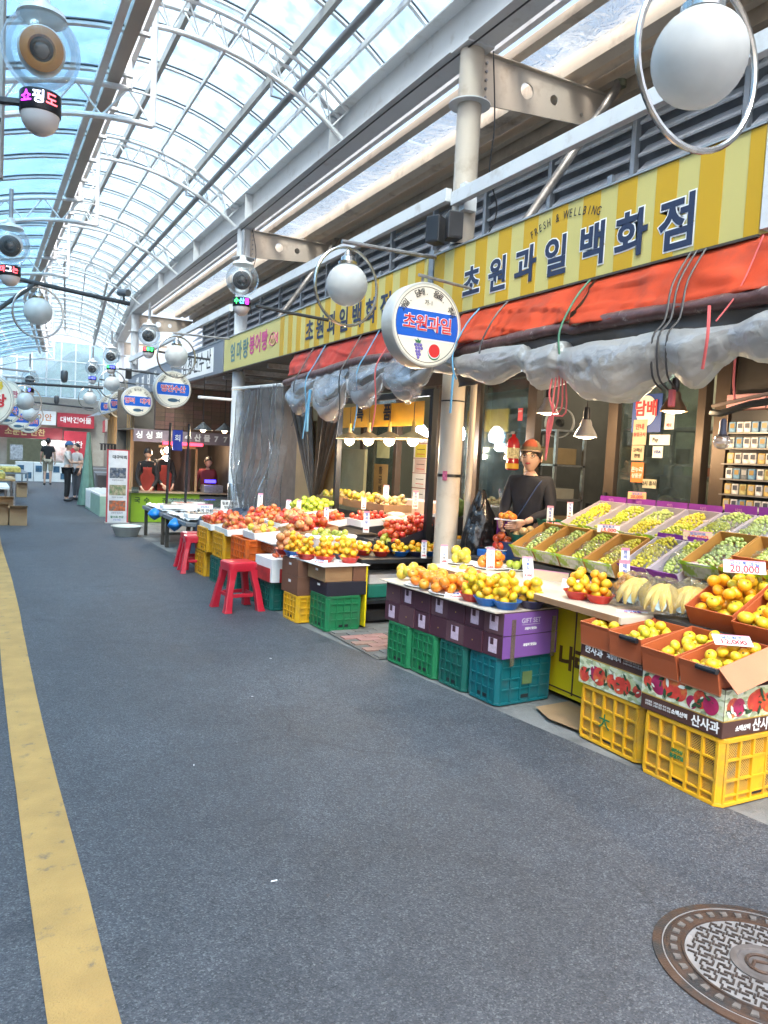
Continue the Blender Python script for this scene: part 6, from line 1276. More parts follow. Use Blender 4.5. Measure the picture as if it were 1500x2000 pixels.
def grape_box(x, y, z, w, d, tilt, trim, inn, label, seed, wrapb, depth=.10, back=0, bm=None):
    """w along the slope (from the street upwards), d along Y"""
    t = thing('grape_box', label, 'box', (x, y, z)); t.rotation_euler = (0, -tilt, 0); th = .005
    MB().box(0, w, -d / 2, d / 2, 0, th).build('carton_floor', inn, t)
    for q in ((0, w, -d / 2, -d / 2 + th), (0, w, d / 2 - th, d / 2), (w - th, w, -d / 2 + th, d / 2 - th)): MB().box(q[0], q[1], q[2], q[3], th, depth).build('carton_wall', inn, t)
    MB().box(-.002, th, -d / 2 + th, d / 2 - th, th, depth).build('front_wall', LEAFP if trim is LIME else trim, t)
    def tr(u, v): return (-.014 + .02 * math.sin(PI * v) ** .5 * 1.0 * (1 - u) + .010 * u, -d / 2 + d * v, depth + .016 - .030 * u * (1) - .018 * math.sin(PI * v) * (1 - u))
    MB().grid(tr, 2, 8).build('front_trim', trim, t, smooth='all')
    if back: MB().grid(lambda u, v: (w + .002 + .02 * u, -d / 2 + d * v, depth - .01 + back * u * (1 - .3 * math.sin(PI * v) * 0)), 2, 6).build('back_flap', bm or trim, t, smooth='all'); text('샤인', .03, mat('flap_ink', (.6, .35, .5), .5), t, (w - .008, 0, depth + back * .4), FW, ext=.0004)
    rd = random.Random(seed); M = T(x, y, z) @ Euler((0, -tilt, 0)).to_matrix().to_4x4(); n = 2 if w > .3 else 1
    for i in range(n):
        o = link('grape_bunch', bun[rd.randrange(6)], None); o.matrix_world = M @ T(.13 + i * .17, rd.uniform(-.02, .02), .022) @ RZ(rd.choice([-1, 1]) * (PI / 2 + rd.uniform(-.35, .35))) @ Matrix.Diagonal((min(1.25, d / .20), 1.0, 1.05, 1))
        tag(o, 'green grapes in the ' + label, 'grapes', 'grapes in the ' + label[:40])
    if wrapb: MB().grid(lambda u, v: (.05 + .26 * u, (-.10 + .20 * v) * d / .25, .05 + .055 * math.sin(PI * u) * math.sin(PI * v) + .02 * nz(u * 6, v * 6, seed)), 14, 12).build('wrapping_film', FOILB, t, smooth='all')
    return t
ordn = ['first', 'second', 'third', 'fourth', 'fifth', 'sixth', 'seventh']
k = 0
for i in range(4): grape_box(3.60, 4.50 - i * .265, .80, .36, .255, .50, LIME, KBI, '%s lime trimmed grape box from the left in the lower row' % ordn[i], 10 + i, True, .10)
for i in range(2): grape_box(3.60, 3.42 - i * .235, .84, .36, .225, .50, PURP, WBI, '%s purple trimmed grape box in the middle of the lower row' % ordn[i], 20 + i, True, .07, .03)
for i in range(3): grape_box(3.60, 2.92 - i * .265, .90, .36, .255, .50, LIME, KBI, '%s lime trimmed grape box at the right of the lower row' % ordn[i], 30 + i, True, .10)
for i in range(4): grape_box(3.98, 4.42 - i * .285, 1.00, .44, .275, .42, LIME, WBI, '%s large pale grape box from the left in the upper row' % ordn[i], 40 + i, False, .07, .045, PURP)
for i in range(4): grape_box(4.00, 3.28 - i * .25, 1.03, .40, .24, .42, PURP, WBI, '%s purple backed grape box at the right of the upper row' % ordn[i], 50 + i, True, .06, .06)
for i in range(0): t = MB().box(0, .006, -.13, .13, 0, .05).build('purple_flap', PURP, loc=(4.395, 4.14 - i * .285, 1.25), rot=0); tag(t, '%s purple cardboard flap behind the upper pale grape boxes' % ordn[i], 'cardboard')
t = thing('grape_stand', 'stepped dark wooden stand under the two rows of grape boxes', 'stand', (3.6, 2.15, .70))
for nm, q in (('riser', (0, .38, 0, 2.5, 0, .08)), ('riser', (.30, .45, 0, 2.5, .08, .22)), ('riser', (.45, .86, 0, 2.5, 0, .27)), ('leg', (.76, .84, 0, .05, -.7, 0)), ('leg', (.76, .84, 2.45, 2.5, -.7, 0))): MB().box(*q).build(nm, _m['dark_stand'], t)
price((3.93, 4.50, 1.02), R(-45), 'cream price card leaning above the first lime grape box', '12,000', .06, .12, -.7, m_=CRP); price((3.90, 3.98, 1.05), R(-45), 'white price card above the third and fourth lime grape boxes', '15,000', .07, .15, -.7); price((3.93, 3.25, 1.08), R(-45), 'cream price sheet above the purple grape boxes', '10,000', .075, .17, -.8, m_=CRP)
price((4.36, 4.18, 1.28), R(-45), 'orange price card on the back of the upper grape row', '20,000', .06, .13, -.5, m_=mat('card_orange', (.6, .36, .16), .6)); price((4.05, 4.78, 1.02), R(-38), 'narrow price card standing left of the upper grape boxes', '5,000', .16, .05, -.15); price((4.22, 4.74, 1.08), R(-38), 'tilted narrow price card beside the yellow tag', '5,000', .15, .045, -.5)
t = MB().box(0, .1, 0, .08, 0, .002).build('yellow_tag', mat('tag_yellow', (.75, .55, .03), .5), loc=(4.02, 4.62, 1.04), rot=-.6); tag(t, 'small bright yellow tag at the top left corner of the grape display', 'tag')
price((3.56, 3.47, .84), R(-35), 'tall pink topped price card in front of the fourth lime grape box', '7,000', .17, .05, -.1)
# woman's tray and baskets behind the display
t = MB().box(-.10, .10, -.07, .07, 0, .012).build('held_tray', PAPER, loc=(3.86, 5.06, 1.035), rot=R(-64), bevel=.004); tag(t, 'white foam tray held by the woman stallholder', 'tray')
for i in range(8): fr('persimmon', (3.86 + (i % 3 - 1) * .038 * .44 + (i // 3 - 1) * .045 * .9, 5.06 - (i % 3 - 1) * .05 * .9 + (i // 3 - 1) * .045 * .44, 1.07 + .02 * (i == 4)), 'orange persimmon on the tray in the woman\'s hands', 'persimmon', 'persimmons on the held tray', .72)
GB = mat('basket_green', (.01, .15, .09), .4); 
for x, y, z, lab in ((3.95, 4.98, .86, 'green basket of brown fruit behind the first grape box'), (4.12, 4.86, .99, 'green basket with one brown fruit at the top of the grape boxes')):
    t = MB().lathe([(.08, 0), (.105, .07), (.11, .07), (.105, .06), (.085, .008), (.001, .006)], 20).build('plastic_basket', GB, loc=(x, y, z), smooth=True); tag(t, lab, 'basket'); heap('onion', (x, y, z + .03), 5 if z < .9 else 1, 'round tan fruit in the ' + lab.replace(' of brown fruit', '').replace(' with one brown fruit', ''), 'fruit', lab[:30], 1, .06, None, 2 if z < .9 else 1)
t = MB().box(3.8, 4.3, 4.75, 5.1, .05, .86).build('blue_crate_stack', mat('dark_blue', (.01, .04, .12), .5)); tag(t, 'dark blue stack under the green baskets before the woman', 'crate')
t = thing('purple_box', 'purple box with pale label on the shelf left of the woman', 'box', (4.4, 5.93, .81)); MB().box(0, .2, 0, .33, 0, .15).build('carton', PURP, t); MB().box(-.003, 0, .03, .30, .03, .12).build('label', STK, t); t = MB().box(4.3, 4.62, 5.7, 6.6, .05, .81).build('low_counter', _m['dark_table']); tag(t, 'dark low counter against the shop front left of the woman', 'counter')
# ================================================================== SECOND FRUIT STALL
crate((2.79, 6.06, 0), .34, .35, .30, CG1, 'green crate beside the black table under the cardboard boxes', 'rib', R(3))
crate((2.67, 6.42, 0), .34, .32, .24, CY, 'narrow yellow crate next to the green crate under the brown boxes', 'rib', R(3))
crate((2.64, 6.98, 0), .36, .30, .27, CG2, 'dark green crate just behind the red stool', 'rib', R(3)); crate((2.63, 7.45, 0), .36, .34, .29, CG2, 'dark green crate hidden behind the red stool', 'rib', R(2))
crate((2.60, 8.0, 0), .38, .36, .29, CG2, 'green crate under the orange crate', 'rib', R(2)); crate((2.58, 8.52, 0), .38, .36, .29, CG2, 'green crate under the mustard crate', 'rib', R(2)); crate((2.56, 9.1, 0), .38, .40, .29, CMU, 'mustard yellow crate at the bottom of the far stack', 'rib', R(2))
crate((2.61, 7.72, .30), .40, .50, .30, CO, 'bright orange crate on the dark green crates', 'rib', R(2)); crate((2.59, 8.42, .30), .40, .42, .28, CMU, 'mustard crate standing on the green crate', 'rib', R(2)); crate((2.57, 9.02, .30), .40, .44, .28, CMU, 'mustard crate on top of the far stack', 'rib', R(2))
BXD = mat('box_dark', (.018, .018, .03), .45); BXB = mat('box_brown', (.16, .07, .04), .6, var=.05); BXK = mat('box_kraft', (.30, .17, .08), .65, var=.05)
for q, m_, lab in (((2.62, 3.0, 5.89, 6.24, .302, .42), BXD, 'flat black box on the green crate by the black table'), ((2.60, 2.86, 5.90, 6.24, .422, .555), BXK, 'kraft box on the black box, left one'), ((2.864, 3.0, 5.90, 6.24, .422, .555), BXB, 'brown box on the black box beside the black table'), ((2.50, 2.82, 6.27, 6.62, .242, .41), BXB, 'brown box on the narrow yellow crate'), ((2.50, 2.82, 6.27, 6.62, .412, .555), BXB, 'second brown box stacked over the yellow crate')):
    x0, x1, y0, y1, z0, z1 = q; t = thing('fruit_box', lab, 'box', ((x0 + x1) / 2, (y0 + y1) / 2, z0), R(3)); MB().box(-(x1 - x0) / 2, (x1 - x0) / 2, -(y1 - y0) / 2, (y1 - y0) / 2, 0, z1 - z0).build('carton', m_, t, bevel=.003); MB().box(-(x1 - x0) / 2 - .001, -(x1 - x0) / 2, -.03, .02, (z1 - z0) * .6, (z1 - z0) * .75).build('print', WHI, t)
t = MB().box(-.22, .24, -.40, .40, 0, .006).build('foam_board', PAPER, loc=(2.76, 6.27, .557), rot=R(4)); tag(t, 'white board over the kraft boxes under the red bowls', 'board')
t = MB().box(3.0, 3.014, 5.9, 6.5, .02, .56).build('yellow_board', YC); tag(t, 'thin yellow board between the green crate and black table', 'board')
for i, (x, y, c, lab) in enumerate([(2.60, 6.30, 'red', 'far left red bowl of citrus on the kraft boxes'), (2.70, 6.13, 'red', 'middle red bowl of citrus on the kraft boxes'), (2.90, 6.05, 'red', 'red bowl of citrus nearest the black table'), (2.78, 6.30, 'navy', 'navy bowl between the red bowls on the kraft boxes'), (2.55, 6.48, 'blue', 'blue bowl left of the red bowls on the kraft boxes'), (2.94, 6.28, 'navy', 'navy bowl at the back of the kraft boxes')]):
    bowl((x, y, .564), c, lab, 1.0); g_ = 'yellow citrus in the ' + lab.replace(' of citrus', ''); heap('citrus', (x, y, .588), 9, g_, 'citrus fruit', g_[:58], 1.0, .051, ['citrus', 'citrus', 'mandarin'])
for i, (x, y, lab) in enumerate([(2.52, 6.64, 'red bowl of pink peaches at the corner of the brown boxes'), (2.66, 6.66, 'red bowl of pink peaches behind the blue bowl')]): bowl((x, y, .564), 'red', lab, 1.0); heap('peach', (x, y, .585), 5, 'pink peaches in the ' + lab.split(' of')[0] + (' at the corner' if i == 0 else ' behind the blue bowl'), 'peach', 'peaches in bowl %s' % ('at the corner' if i == 0 else 'behind the blue one'), 1, .055)
price((2.53, 6.36, .57), R(-30), 'white price sheet flat on the brown boxes', '5,000', .09, .13, -1.3); price((2.60, 6.02, .565), R(-30), 'white price sheet lying at the kraft box edge', '5,000', .09, .14, -1.3)
# black steel table with bowls
t = thing('steel_table', 'black steel table between the crates and the near column', 'table', (3.0, 5.98, 0))
for x in (0, .86):
    for y in (0, .50): MB().box(x, x + .05, y, y + .05, 0, .56).build('leg', BK, t)
MB().box(-.01, .94, -.01, .56, .56, .60).build('table_top', BK, t, bevel=.003); MB().box(.05, .86, .0, .5, .20, .23).build('lower_shelf', BK, t)
t = MB().box(0, .42, 0, .3, 0, .12).build('foam_box', mat('tray_green', (.01, .16, .12), .5), loc=(3.12, 6.08, .232), bevel=.01); tag(t, 'green tray on the lower shelf of the black table', 'tray'); t = MB().box(0, .4, 0, .28, 0, .09).build('foam_box', PAPER, loc=(3.13, 6.09, .354), bevel=.01); tag(t, 'white foam box on the green tray under the black table', 'box')
t = MB().box(0, .5, 0, .4, 0, .12).build('black_sack', mat('sack', (.04, .04, .045), .4, bump=.8, bscale=12), loc=(3.1, 6.1, .01), bevel=.03); tag(t, 'dark sack lying under the black table', 'sack')
for i, (x, y, c, lab) in enumerate([(3.14, 6.25, 'red', 'first red bowl of oranges on the black table'), (3.27, 6.16, 'red', 'second red bowl of oranges on the black table'), (3.46, 6.14, 'blue', 'blue bowl of oranges in the middle of the black table'), (3.62, 6.12, 'navy', 'navy bowl of oranges on the black table'), (3.78, 6.12, 'blue', 'blue bowl of oranges by the black frame post'), (3.40, 6.34, 'blue', 'blue bowl of greenish fruit at the back of the black table'), (3.62, 6.34, 'navy', 'navy bowl of greenish fruit at the back of the black table')]):
    bowl((x, y, .601), c, lab, .9); kd = 'mandarin' if i < 5 else 'pear'; heap(kd, (x, y, .622), 8, ('oranges in the ' if i < 5 else 'greenish fruit in the ') + lab.replace(' of oranges', '').replace(' of greenish fruit', ''), 'orange' if i < 5 else 'fruit', 'fruit in ' + lab[:52], .95, .046, ['mandarin', 'citrus'] if i < 5 else None, 2)
price((3.62, 5.98, .60), R(-30), 'white price card leaning on the navy bowl of the black table', '5,000', .17, .05, -.35); price((3.86, 6.02, .60), R(-20), 'long vertical price card tied to the black post', '10,000', .34, .07, -.05)
# stepped stall body behind
t = thing('stall_bench', 'long stepped bench of the second fruit stall hidden under the goods', 'bench', (0, 0, 0)); MB().box(2.82, 3.45, 6.58, 9.6, 0, .56).build('lower_step', _m['dark_table'], t); MB().box(3.45, 4.3, 6.58, 9.6, 0, .68).build('middle_step', _m['dark_table'], t); MB().box(3.82, 4.3, 6.6, 9.6, .68, .80).build('upper_step', _m['dark_table'], t)
def tray(c, w, d, kind, label, glabel, cat, rim=PAPER, rz=0, tilt=0, h=.07, layers=1, mix=None, s=.93, f=.80, z=0.004):
    t = thing('fruit_tray', label, 'tray', c, rz); t.rotation_euler = (0, -tilt, rz)
    MB().box(-w / 2, w / 2, -d / 2, d / 2, 0, .008).build('tray_floor', rim, t)
    for q in ((-w / 2, -w / 2 + .01, -d / 2, d / 2), (w / 2 - .01, w / 2, -d / 2, d / 2), (-w / 2 + .01, w / 2 - .01, -d / 2, -d / 2 + .01), (-w / 2 + .01, w / 2 - .01, d / 2 - .01, d / 2)): MB().box(*q, .008, h).build('tray_side', rim, t)
    M = T(*c) @ Euler((0, -tilt, rz)).to_matrix().to_4x4(); r = F[kind][1] * s; nx = max(1, int((w - .02) / (1.85 * r))); ny = max(1, int((d - .02) / (1.85 * r)))
    rows(kind, M @ T(0, 0, z + h * .35), nx, ny, (w - .02) / nx, (d - .02) / ny, glabel, cat, glabel[:60], s, layers=layers, mix=mix, prob=f); return t
tray((2.62, 8.95, .585), .46, .50, 'apple', 'white printed tray of red apples at the far end of the crates', 'red apples in the far white tray', 'apple', layers=2, tilt=.08, mix=['apple', 'redfruit'])
tray((2.64, 8.35, .585), .46, .50, 'apple', 'white printed tray of red apples over the mustard crate', 'red apples in the tray over the mustard crate', 'apple', layers=2, tilt=.08, mix=['apple', 'apple', 'peach'])
tray((2.70, 7.70, .61), .36, .40, 'peach', 'white tray with green and orange print on the orange crate', 'mixed peaches in the printed tray', 'peach', layers=1, tilt=.1, mix=['mango', 'peach'])
tray((3.08, 8.75, .66), .42, .60, 'apple', 'tray of red and yellow apples in the second row', 'red and yellow apples in the second row', 'apple', layers=2, tilt=.15, mix=['apple', 'peach', 'apple', 'redfruit'])
tray((3.10, 8.05, .66), .42, .62, 'peach', 'white box tray of peaches with price sheet on its side', 'peaches in the white box tray', 'peach', layers=2, tilt=.15, h=.11, mix=['peach', 'apple', 'peach'])
tray((3.02, 7.28, .64), .44, .55, 'peach', 'brown box tray of large pink orange peaches', 'large pink orange peaches in the brown box tray', 'peach', rim=BXK, layers=2, tilt=.15, h=.12, s=1.08, mix=['peach', 'redfruit'])
tray((3.56, 8.55, .78), .42, .62, 'gapple', 'tray of bright green apples in front of the plastic curtain', 'bright green apples heaped in the upper tray', 'green apple', layers=3, tilt=.12)
tray((3.48, 7.85, .72), .36, .46, 'redfruit', 'tray of red apples right of the green apples', 'red apples right of the green ones', 'apple', layers=2, tilt=.15, mix=['redfruit', 'apple'])
def basket(c, rx, ry, h, label, m_=PAPER):
    t = thing('white_basket', label, 'basket', c); MB().lathe([(.8, 0), (1, h), (1.0, h + .01), (.97, h), (.77, .012), (.001, .012)], 28, sx=rx, sy=ry).build('shell', m_, t, smooth=True); MB().lathe([(1.01, h * .86), (1.03, h * .9), (1.03, h * 1.02), (.99, h * 1.05)], 28, sx=rx, sy=ry).build('rim', m_, t, smooth=True)
basket((3.08, 6.86, .60), .26, .20, .11, 'wide white basket of small green pears'); 
for k_ in range(3): heap('pear', (3.0 + .09 * k_, 6.86, .665), 7, 'small green pears heaped in the wide white basket', 'pear', 'green pears in the white basket', 1.0, .075, None, 2)
def leafbag(c, s, label, cat='vegetable bag', m_=None):
    t = MB().grid(lambda u, v: (s * math.sin(PI * (.05 + .9 * u)) * math.cos(2 * PI * v) * (1 + .3 * nz(u * 5, v * 9, c[0] * 7)), 1.2 * s * math.sin(PI * (.05 + .9 * u)) * math.sin(2 * PI * v) * (1 + .3 * nz(u * 5 + 3, v * 9, c[1])), .6 * s * (1 - math.cos(PI * u)) * .8), 10, 18, wrapv=True).build('produce_bag', m_ or mat('bag_pale', (.50, .54, .50), .35, var=.35, scale=25, bump=.8, bscale=30), loc=c, smooth='all'); tag(t, label, cat)
leafbag((3.16, 6.50, .57), .10, 'crinkled pale green bag beside the white pear basket'); leafbag((3.28, 6.62, .6), .09, 'second crinkled bag of greens behind the first')
price((3.0, 7.02, .68), R(-40), 'white square price sheet below the peaches', '10,000', .10, .09, -.3); price((2.84, 8.0, .64), R(-30), 'white price sheet draped on the peach tray', '10,000', .10, .14, -.8); price((2.86, 7.12, .56), R(-30), 'upright price card on the brown boxes by the peaches', '5,000', .16, .06, -.15)
price((3.10, 9.1, .76), R(-25), 'tall white price card behind the far red apples', '5,000', .24, .06, -.35); price((3.4, 8.9, .80), R(-25), 'tilted price card left of the green apples', '5,000', .16, .06, -.7); price((3.46, 6.86, .74), R(-30), 'tall price card standing at the edge of the pears', '5,000', .22, .06, -.1); price((3.90, 7.30, .98), R(-30), 'tilted tall price card before the brown poster', '3,000', .24, .06, -.35); price((4.1, 7.0, .98), R(-30), 'tall price card among the onions, left of two', '3,000', .19, .06, -.05); price((4.16, 6.86, .96), R(-30), 'tall price card among the onions, right of two', '4,000', .16, .05, -.05)
price((3.30, 8.30, .80), R(-28), 'upright price card between the peach tray and the red apples', '5,000', .17, .05, -.2); price((3.30, 7.50, .78), R(-28), 'upright price card at the back of the large peach tray', '8,000', .17, .05, -.3); price((3.82, 8.42, .92), R(-28), 'upright price card behind the bright green apples', '5,000', .18, .05, -.1); price((3.80, 7.62, .92), R(-28), 'short price card before the yellow melons', '6,000', .14, .05, -.4)
tray((3.98, 7.95, .92), .34, .50, 'mango', 'brown tray of yellow melons behind the black post', 'yellow melons in the brown tray', 'melon', rim=BXK, layers=2, mix=['mango', 'onion', 'mango'], h=.08); tray((4.0, 7.4, .92), .34, .42, 'onion', 'brown tray of tan onions behind the price card', 'tan onions in the brown tray', 'onion', rim=BXK, layers=2, h=.08)
tray((3.95, 8.65, .92), .36, .50, 'onion', 'tray of yellow and tan fruit at the back left', 'tan fruit at the back left', 'fruit', rim=BXK, layers=2, mix=['mango', 'onion'], h=.08)
tray((3.62, 7.12, .80), .34, .34, 'tomato', 'small tray of red tomatoes with printed side', 'red tomatoes in the small printed tray', 'tomato', layers=2, tilt=.1)
for i, (x, y) in enumerate([(3.72, 6.78), (3.86, 6.98), (3.90, 6.74), (4.06, 6.62), (4.0, 6.9)]): leafbag((x, y, .82 + .03 * (i % 2)), .10, ['cream bag of mushrooms nearest the tomato tray', 'cream bag of mushrooms behind the first', 'cream bag of roots by the orange box', 'cream bag of roots at the back', 'cream bag on top of the others'][i], m_=mat('bag_cream', (.58, .50, .36), .5, var=.3, scale=22, bump=.8, bscale=25))
t = MB().box(0, .3, 0, .22, 0, .10).build('orange_box', mat('orange_box_m', (.62, .13, .01), .5), loc=(3.62, 6.55, .78), bevel=.004); tag(t, 'small orange box beside the tilted tomato tray', 'box')
t = thing('tomato_tray', 'large tilted dark tray of red tomatoes beside the black post', 'tray', (3.66, 6.36, .74)); t.rotation_euler = (.0, -.34, 0); MB().box(-.26, .30, -.17, .20, 0, .01).build('tray_floor', BXD, t)
for q in ((-.26, -.25, -.17, .20), (.29, .30, -.17, .20), (-.25, .29, -.17, -.16), (-.25, .29, .19, .20)): MB().box(*q, .01, .07).build('tray_side', BXD, t)
M = T(3.66, 6.36, .74) @ Euler((0, -.34, 0)).to_matrix().to_4x4(); rows('tomato', M @ T(.02, .015, .03), 8, 5, .066, .068, 'red tomato in the large tilted dark tray', 'tomato', 'tomatoes in the tilted dark tray', 1, layers=2)
t = MB().ball((0, 0, .1), (.13, .17, .11), 16).build('green_produce', mat('produce_green', (.10, .17, .03), .45, var=.5, scale=22, bump=.9, bscale=22), loc=(4.1, 6.28, .95), smooth='all'); tag(t, 'heap of striped green produce behind the black post', 'vegetables'); t = MB().box(3.85, 4.3, 6.1, 6.57, .0, .96).build('back_crate', _m['dark_table']); tag(t, 'dark crate under the green produce', 'crate')
basket((3.98, 6.02, .72), .10, .10, .05, 'small basket of oranges between post and column'); heap('mandarin', (3.98, 6.02, .76), 5, 'oranges in the small basket between post and column', 'orange', 'oranges in the small basket', .9, .05, None, 2); t = MB().box(3.88, 4.1, 5.92, 6.1, .0, .72).build('small_stand', _m['dark_table']); tag(t, 'small dark stand between the black post and the column', 'stand')
# strawberry style box
t = thing('printed_box', 'white and red printed box with cherry tomatoes on the green crate behind the stool', 'box', (2.62, 7.0, .275), R(3)); MB().box(-.18, .18, -.22, .20, 0, .22).build('carton', PAPER, t, bevel=.003); MB().box(-.1815, -.18, -.18, .16, .0, .13).build('red_print', mat('red_gradient', (.55, .03, .03), .4, var=.4, scale=6), t); MB().box(-.1, .14, -.2225, -.22, .0, .13).build('red_print', _m['red_gradient'], t)
rows('tomato', T(2.60, 6.92, .50), 4, 3, .05, .05, 'cherry tomato in the printed box behind the stool', 'tomato', 'cherry tomatoes in the printed box', .62, layers=2)
t = MB().box(-.18, .18, -.2, .2, 0, .012).build('foam_board', PAPER, loc=(2.72, 7.3, .60), rot=.05); tag(t, 'white board on the end of the orange crate', 'board'); t = MB().box(-.16, .16, -.2, .2, 0, .09).build('clear_boxes', clear('clear_box', (.8, .7, .65), .25, .4, (.35, .16, .12), .2), loc=(2.74, 7.28, .50), bevel=.01); tag(t, 'clear plastic box of dried fruit above the printed box', 'box')
for i, (x, y, r) in enumerate([(2.2, 7.0, .1), (2.42, 9.62, .15), (2.36, 9.30, -.1)]):
    t = thing('plastic_stool', ['red plastic stool standing alone in front of the crates', 'farther red plastic stool beside the mustard crates, left one', 'farther red plastic stool beside the mustard crates, right one'][i], 'stool', (x, y, 0), r); RS = mat('stool_red', (.55, .015, .035), .3, var=.05, coat=.3)
    t.scale = (1, 1, 1) if i == 0 else (.9, .9, .98); H_ = .46
    m = MB(); 
    def sq(w, z, k=8, rc=.04): return [(sx * (w - rc) + rc * math.cos(a0 + PI / 2 * j / k) , sy * (w - rc) + rc * math.sin(a0 + PI / 2 * j / k), z) for sx, sy, a0 in ((1, 1, 0), (-1, 1, PI / 2), (-1, -1, PI), (1, -1, 1.5 * PI)) for j in range(k + 1)]
    rings = [sq(.135, H_ - .085), sq(.142, H_ - .03), sq(.138, H_ - .008), sq(.125, H_), sq(.06, H_ - .002)]; n = len(rings[0]); vs = [p for r_ in rings for p in r_]; fs = [(a * n + j, a * n + (j + 1) % n, (a + 1) * n + (j + 1) % n, (a + 1) * n + j) for a in range(len(rings) - 1) for j in range(n)]; fs.append(tuple((len(rings) - 1) * n + j for j in range(n))); m.add(vs, fs); m.build('seat', RS, t, smooth=True)
    for sx in (-1, 1):
        for sy in (-1, 1):
            m = MB(); lv = []
            for z, c_, w_ in ((H_ - .07, .100, .037), (H_ - .16, .112, .030), (.20, .135, .028), (.03, .160, .034), (0, .166, .038)):
                lv += [(sx * c_ - w_, sy * c_ - w_, z), (sx * c_ + w_, sy * c_ - w_, z), (sx * c_ + w_, sy * c_ + w_, z), (sx * c_ - w_, sy * c_ + w_, z)]
            m.add(lv, [(4 * a + j, 4 * a + (j + 1) % 4, 4 * a + 4 + (j + 1) % 4, 4 * a + 4 + j) for a in range(4) for j in range(4)] + [(16, 17, 18, 19)]); m.build('leg', RS, t, bevel=.006)
    for a in range(4): MB(RZ(a * PI / 2)).box(-.10, .10, .118, .135, .13, .165).build('stretcher', RS, t, bevel=.006); MB(RZ(a * PI / 2)).box(-.07, .07, .125, .138, H_ - .16, H_ - .06).build('apron', RS, t) if False else None
# ================================================================== FISH STALLS
ICE = mat('crushed_ice', (.62, .66, .68), .3, var=.25, scale=60, bump=1, bscale=70); WOODT = mat('worn_wood', (.20, .13, .08), .7, var=.2); GREYP = mat('tray_grey', (.14, .16, .18), .5, var=.15)
for i, (y, l_, lab) in enumerate([(10.35, 1.45, 'nearest fish table with ice trays beside the dark tarpaulin'), (11.95, 1.5, 'second fish table with blue bags at its corner')]):
    t = thing('fish_table', lab, 'table', (2.50, y, 0)); MB().box(0, .95, 0, l_, .44, .50).build('table_top', GREYP, t, bevel=.01)
    for a in (.03, .86):
        for b_ in (.05, l_ - .1): MB().box(a, a + .05, b_, b_ + .05, 0, .44).build('leg', mat('wet_wood', (.06, .05, .04), .6), t)
    MB().box(.05, .9, .05, .1, .15, .19).build('brace', _m['wet_wood'], t); MB().grid(lambda u, v: (.04 + .86 * u, .05 + (l_ - .1) * v, .52 + .05 * abs(nz(u * 9, v * 12, i)) + .02 * nz(u * 30, v * 40, i)), 24, 30).build('ice_layer', ICE, t, smooth='all')
    for k in range(3):
        o = thing('styrofoam_tray', ['first', 'second', 'third'][k] + ' white tray of shellfish on the ' + lab.split(' with')[0], 'tray', (2.56 + .3 * k, y + .15 + .42 * k, .545), .1 * k); MB().box(0, .36, 0, .26, 0, .06).build('foam', PAPER, o, bevel=.01); MB().grid(lambda u, v: (.02 + .32 * u, .02 + .22 * v, .062 + .03 * abs(nz(u * 8, v * 7, k))), 12, 10).build('shellfish', mat('shellfish_%d' % k, [(.30, .26, .22), (.45, .20, .14), (.20, .22, .24)][k], .3, var=.5, scale=30, bump=1, bscale=40), o, smooth='all')
t = MB().box(0, .95, 0, .30, 0, .12).build('aquarium_tray', clear('aqua_glass', (.6, .75, .72), .2, .2, (.3, .42, .4), .1), loc=(2.9, 13.0, .52), bevel=.01); tag(t, 'shallow glass tray of water on the far fish table', 'tray')
for i, (x, y, z) in enumerate([(2.46, 12.2, .36), (2.48, 10.9, .32)]):
    t = MB().grid(lambda u, v: (.10 * math.sin(PI * u) * math.cos(2 * PI * v) * (1 + .4 * nz(u * 4, v * 6, i)), .12 * math.sin(PI * u) * math.sin(2 * PI * v), .2 * (1 - u)), 10, 16, wrapv=True).build('blue_bag', mat('bag_blue', (.01, .20, .60), .3, bump=.8, bscale=20), loc=(x, y, z), smooth='all'); tag(t, ['bright blue plastic bag hung on the far fish table corner', 'bright blue plastic bag hung on the near fish table'][i], 'bag')
def tf(u, v):
    x = 2.5 + 1.0 * u; y = 9.72 + .85 * v; e_ = min(u, v, 1 - v, 1) * 6; z = min(1, e_) * (.52 + .18 * u + .08 * nz(u * 4, v * 4, 2) + .04 * math.sin(u * 18 + v * 9)); return (x, y, max(0.01, z))
t = MB().grid(tf, 36, 30).build('dark_tarpaulin', mat('tarp_navy', (.012, .025, .05), .55, var=.4, bump=.7, bscale=12), smooth='all'); tag(t, 'dark navy tarpaulin heaped over goods between the apples and the fish table', 'tarpaulin')
price((2.9, 10.9, .58), R(-15), 'white cardboard sign with black lettering on the near fish table', '꽃게 만원', .14, .22, -.1, mm=BLKI)
t = thing('price_board', 'white lettered board standing on the fish table beside the second column', 'sign', (3.35, 11.2, .6), R(-15)); MB().box(-.13, .13, 0, .01, 0, .16).build('board', PAPER, t); text('킬로 1만원', .05, BLKI, t, (0, -.003, .11), FS, bold=.001); text('맛있어요', .045, BLKI, t, (0, -.003, .05), FS, bold=.001)
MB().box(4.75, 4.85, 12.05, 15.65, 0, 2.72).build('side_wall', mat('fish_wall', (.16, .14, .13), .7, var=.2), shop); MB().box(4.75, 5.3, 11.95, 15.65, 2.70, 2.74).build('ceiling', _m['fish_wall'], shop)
# white bowl on the road
t = thing('wash_tub', 'empty white plastic tub on the road before the menu banner', 'tub', (2.22, 13.25, 0)); MB().lathe([(.17, 0), (.18, .01), (.235, .15), (.25, .16), (.25, .172), (.238, .17), (.225, .15), (.17, .02), (.001, .018)], 32).build('shell', mat('tub_white', (.60, .60, .55), .4, var=.05), t, smooth=True)
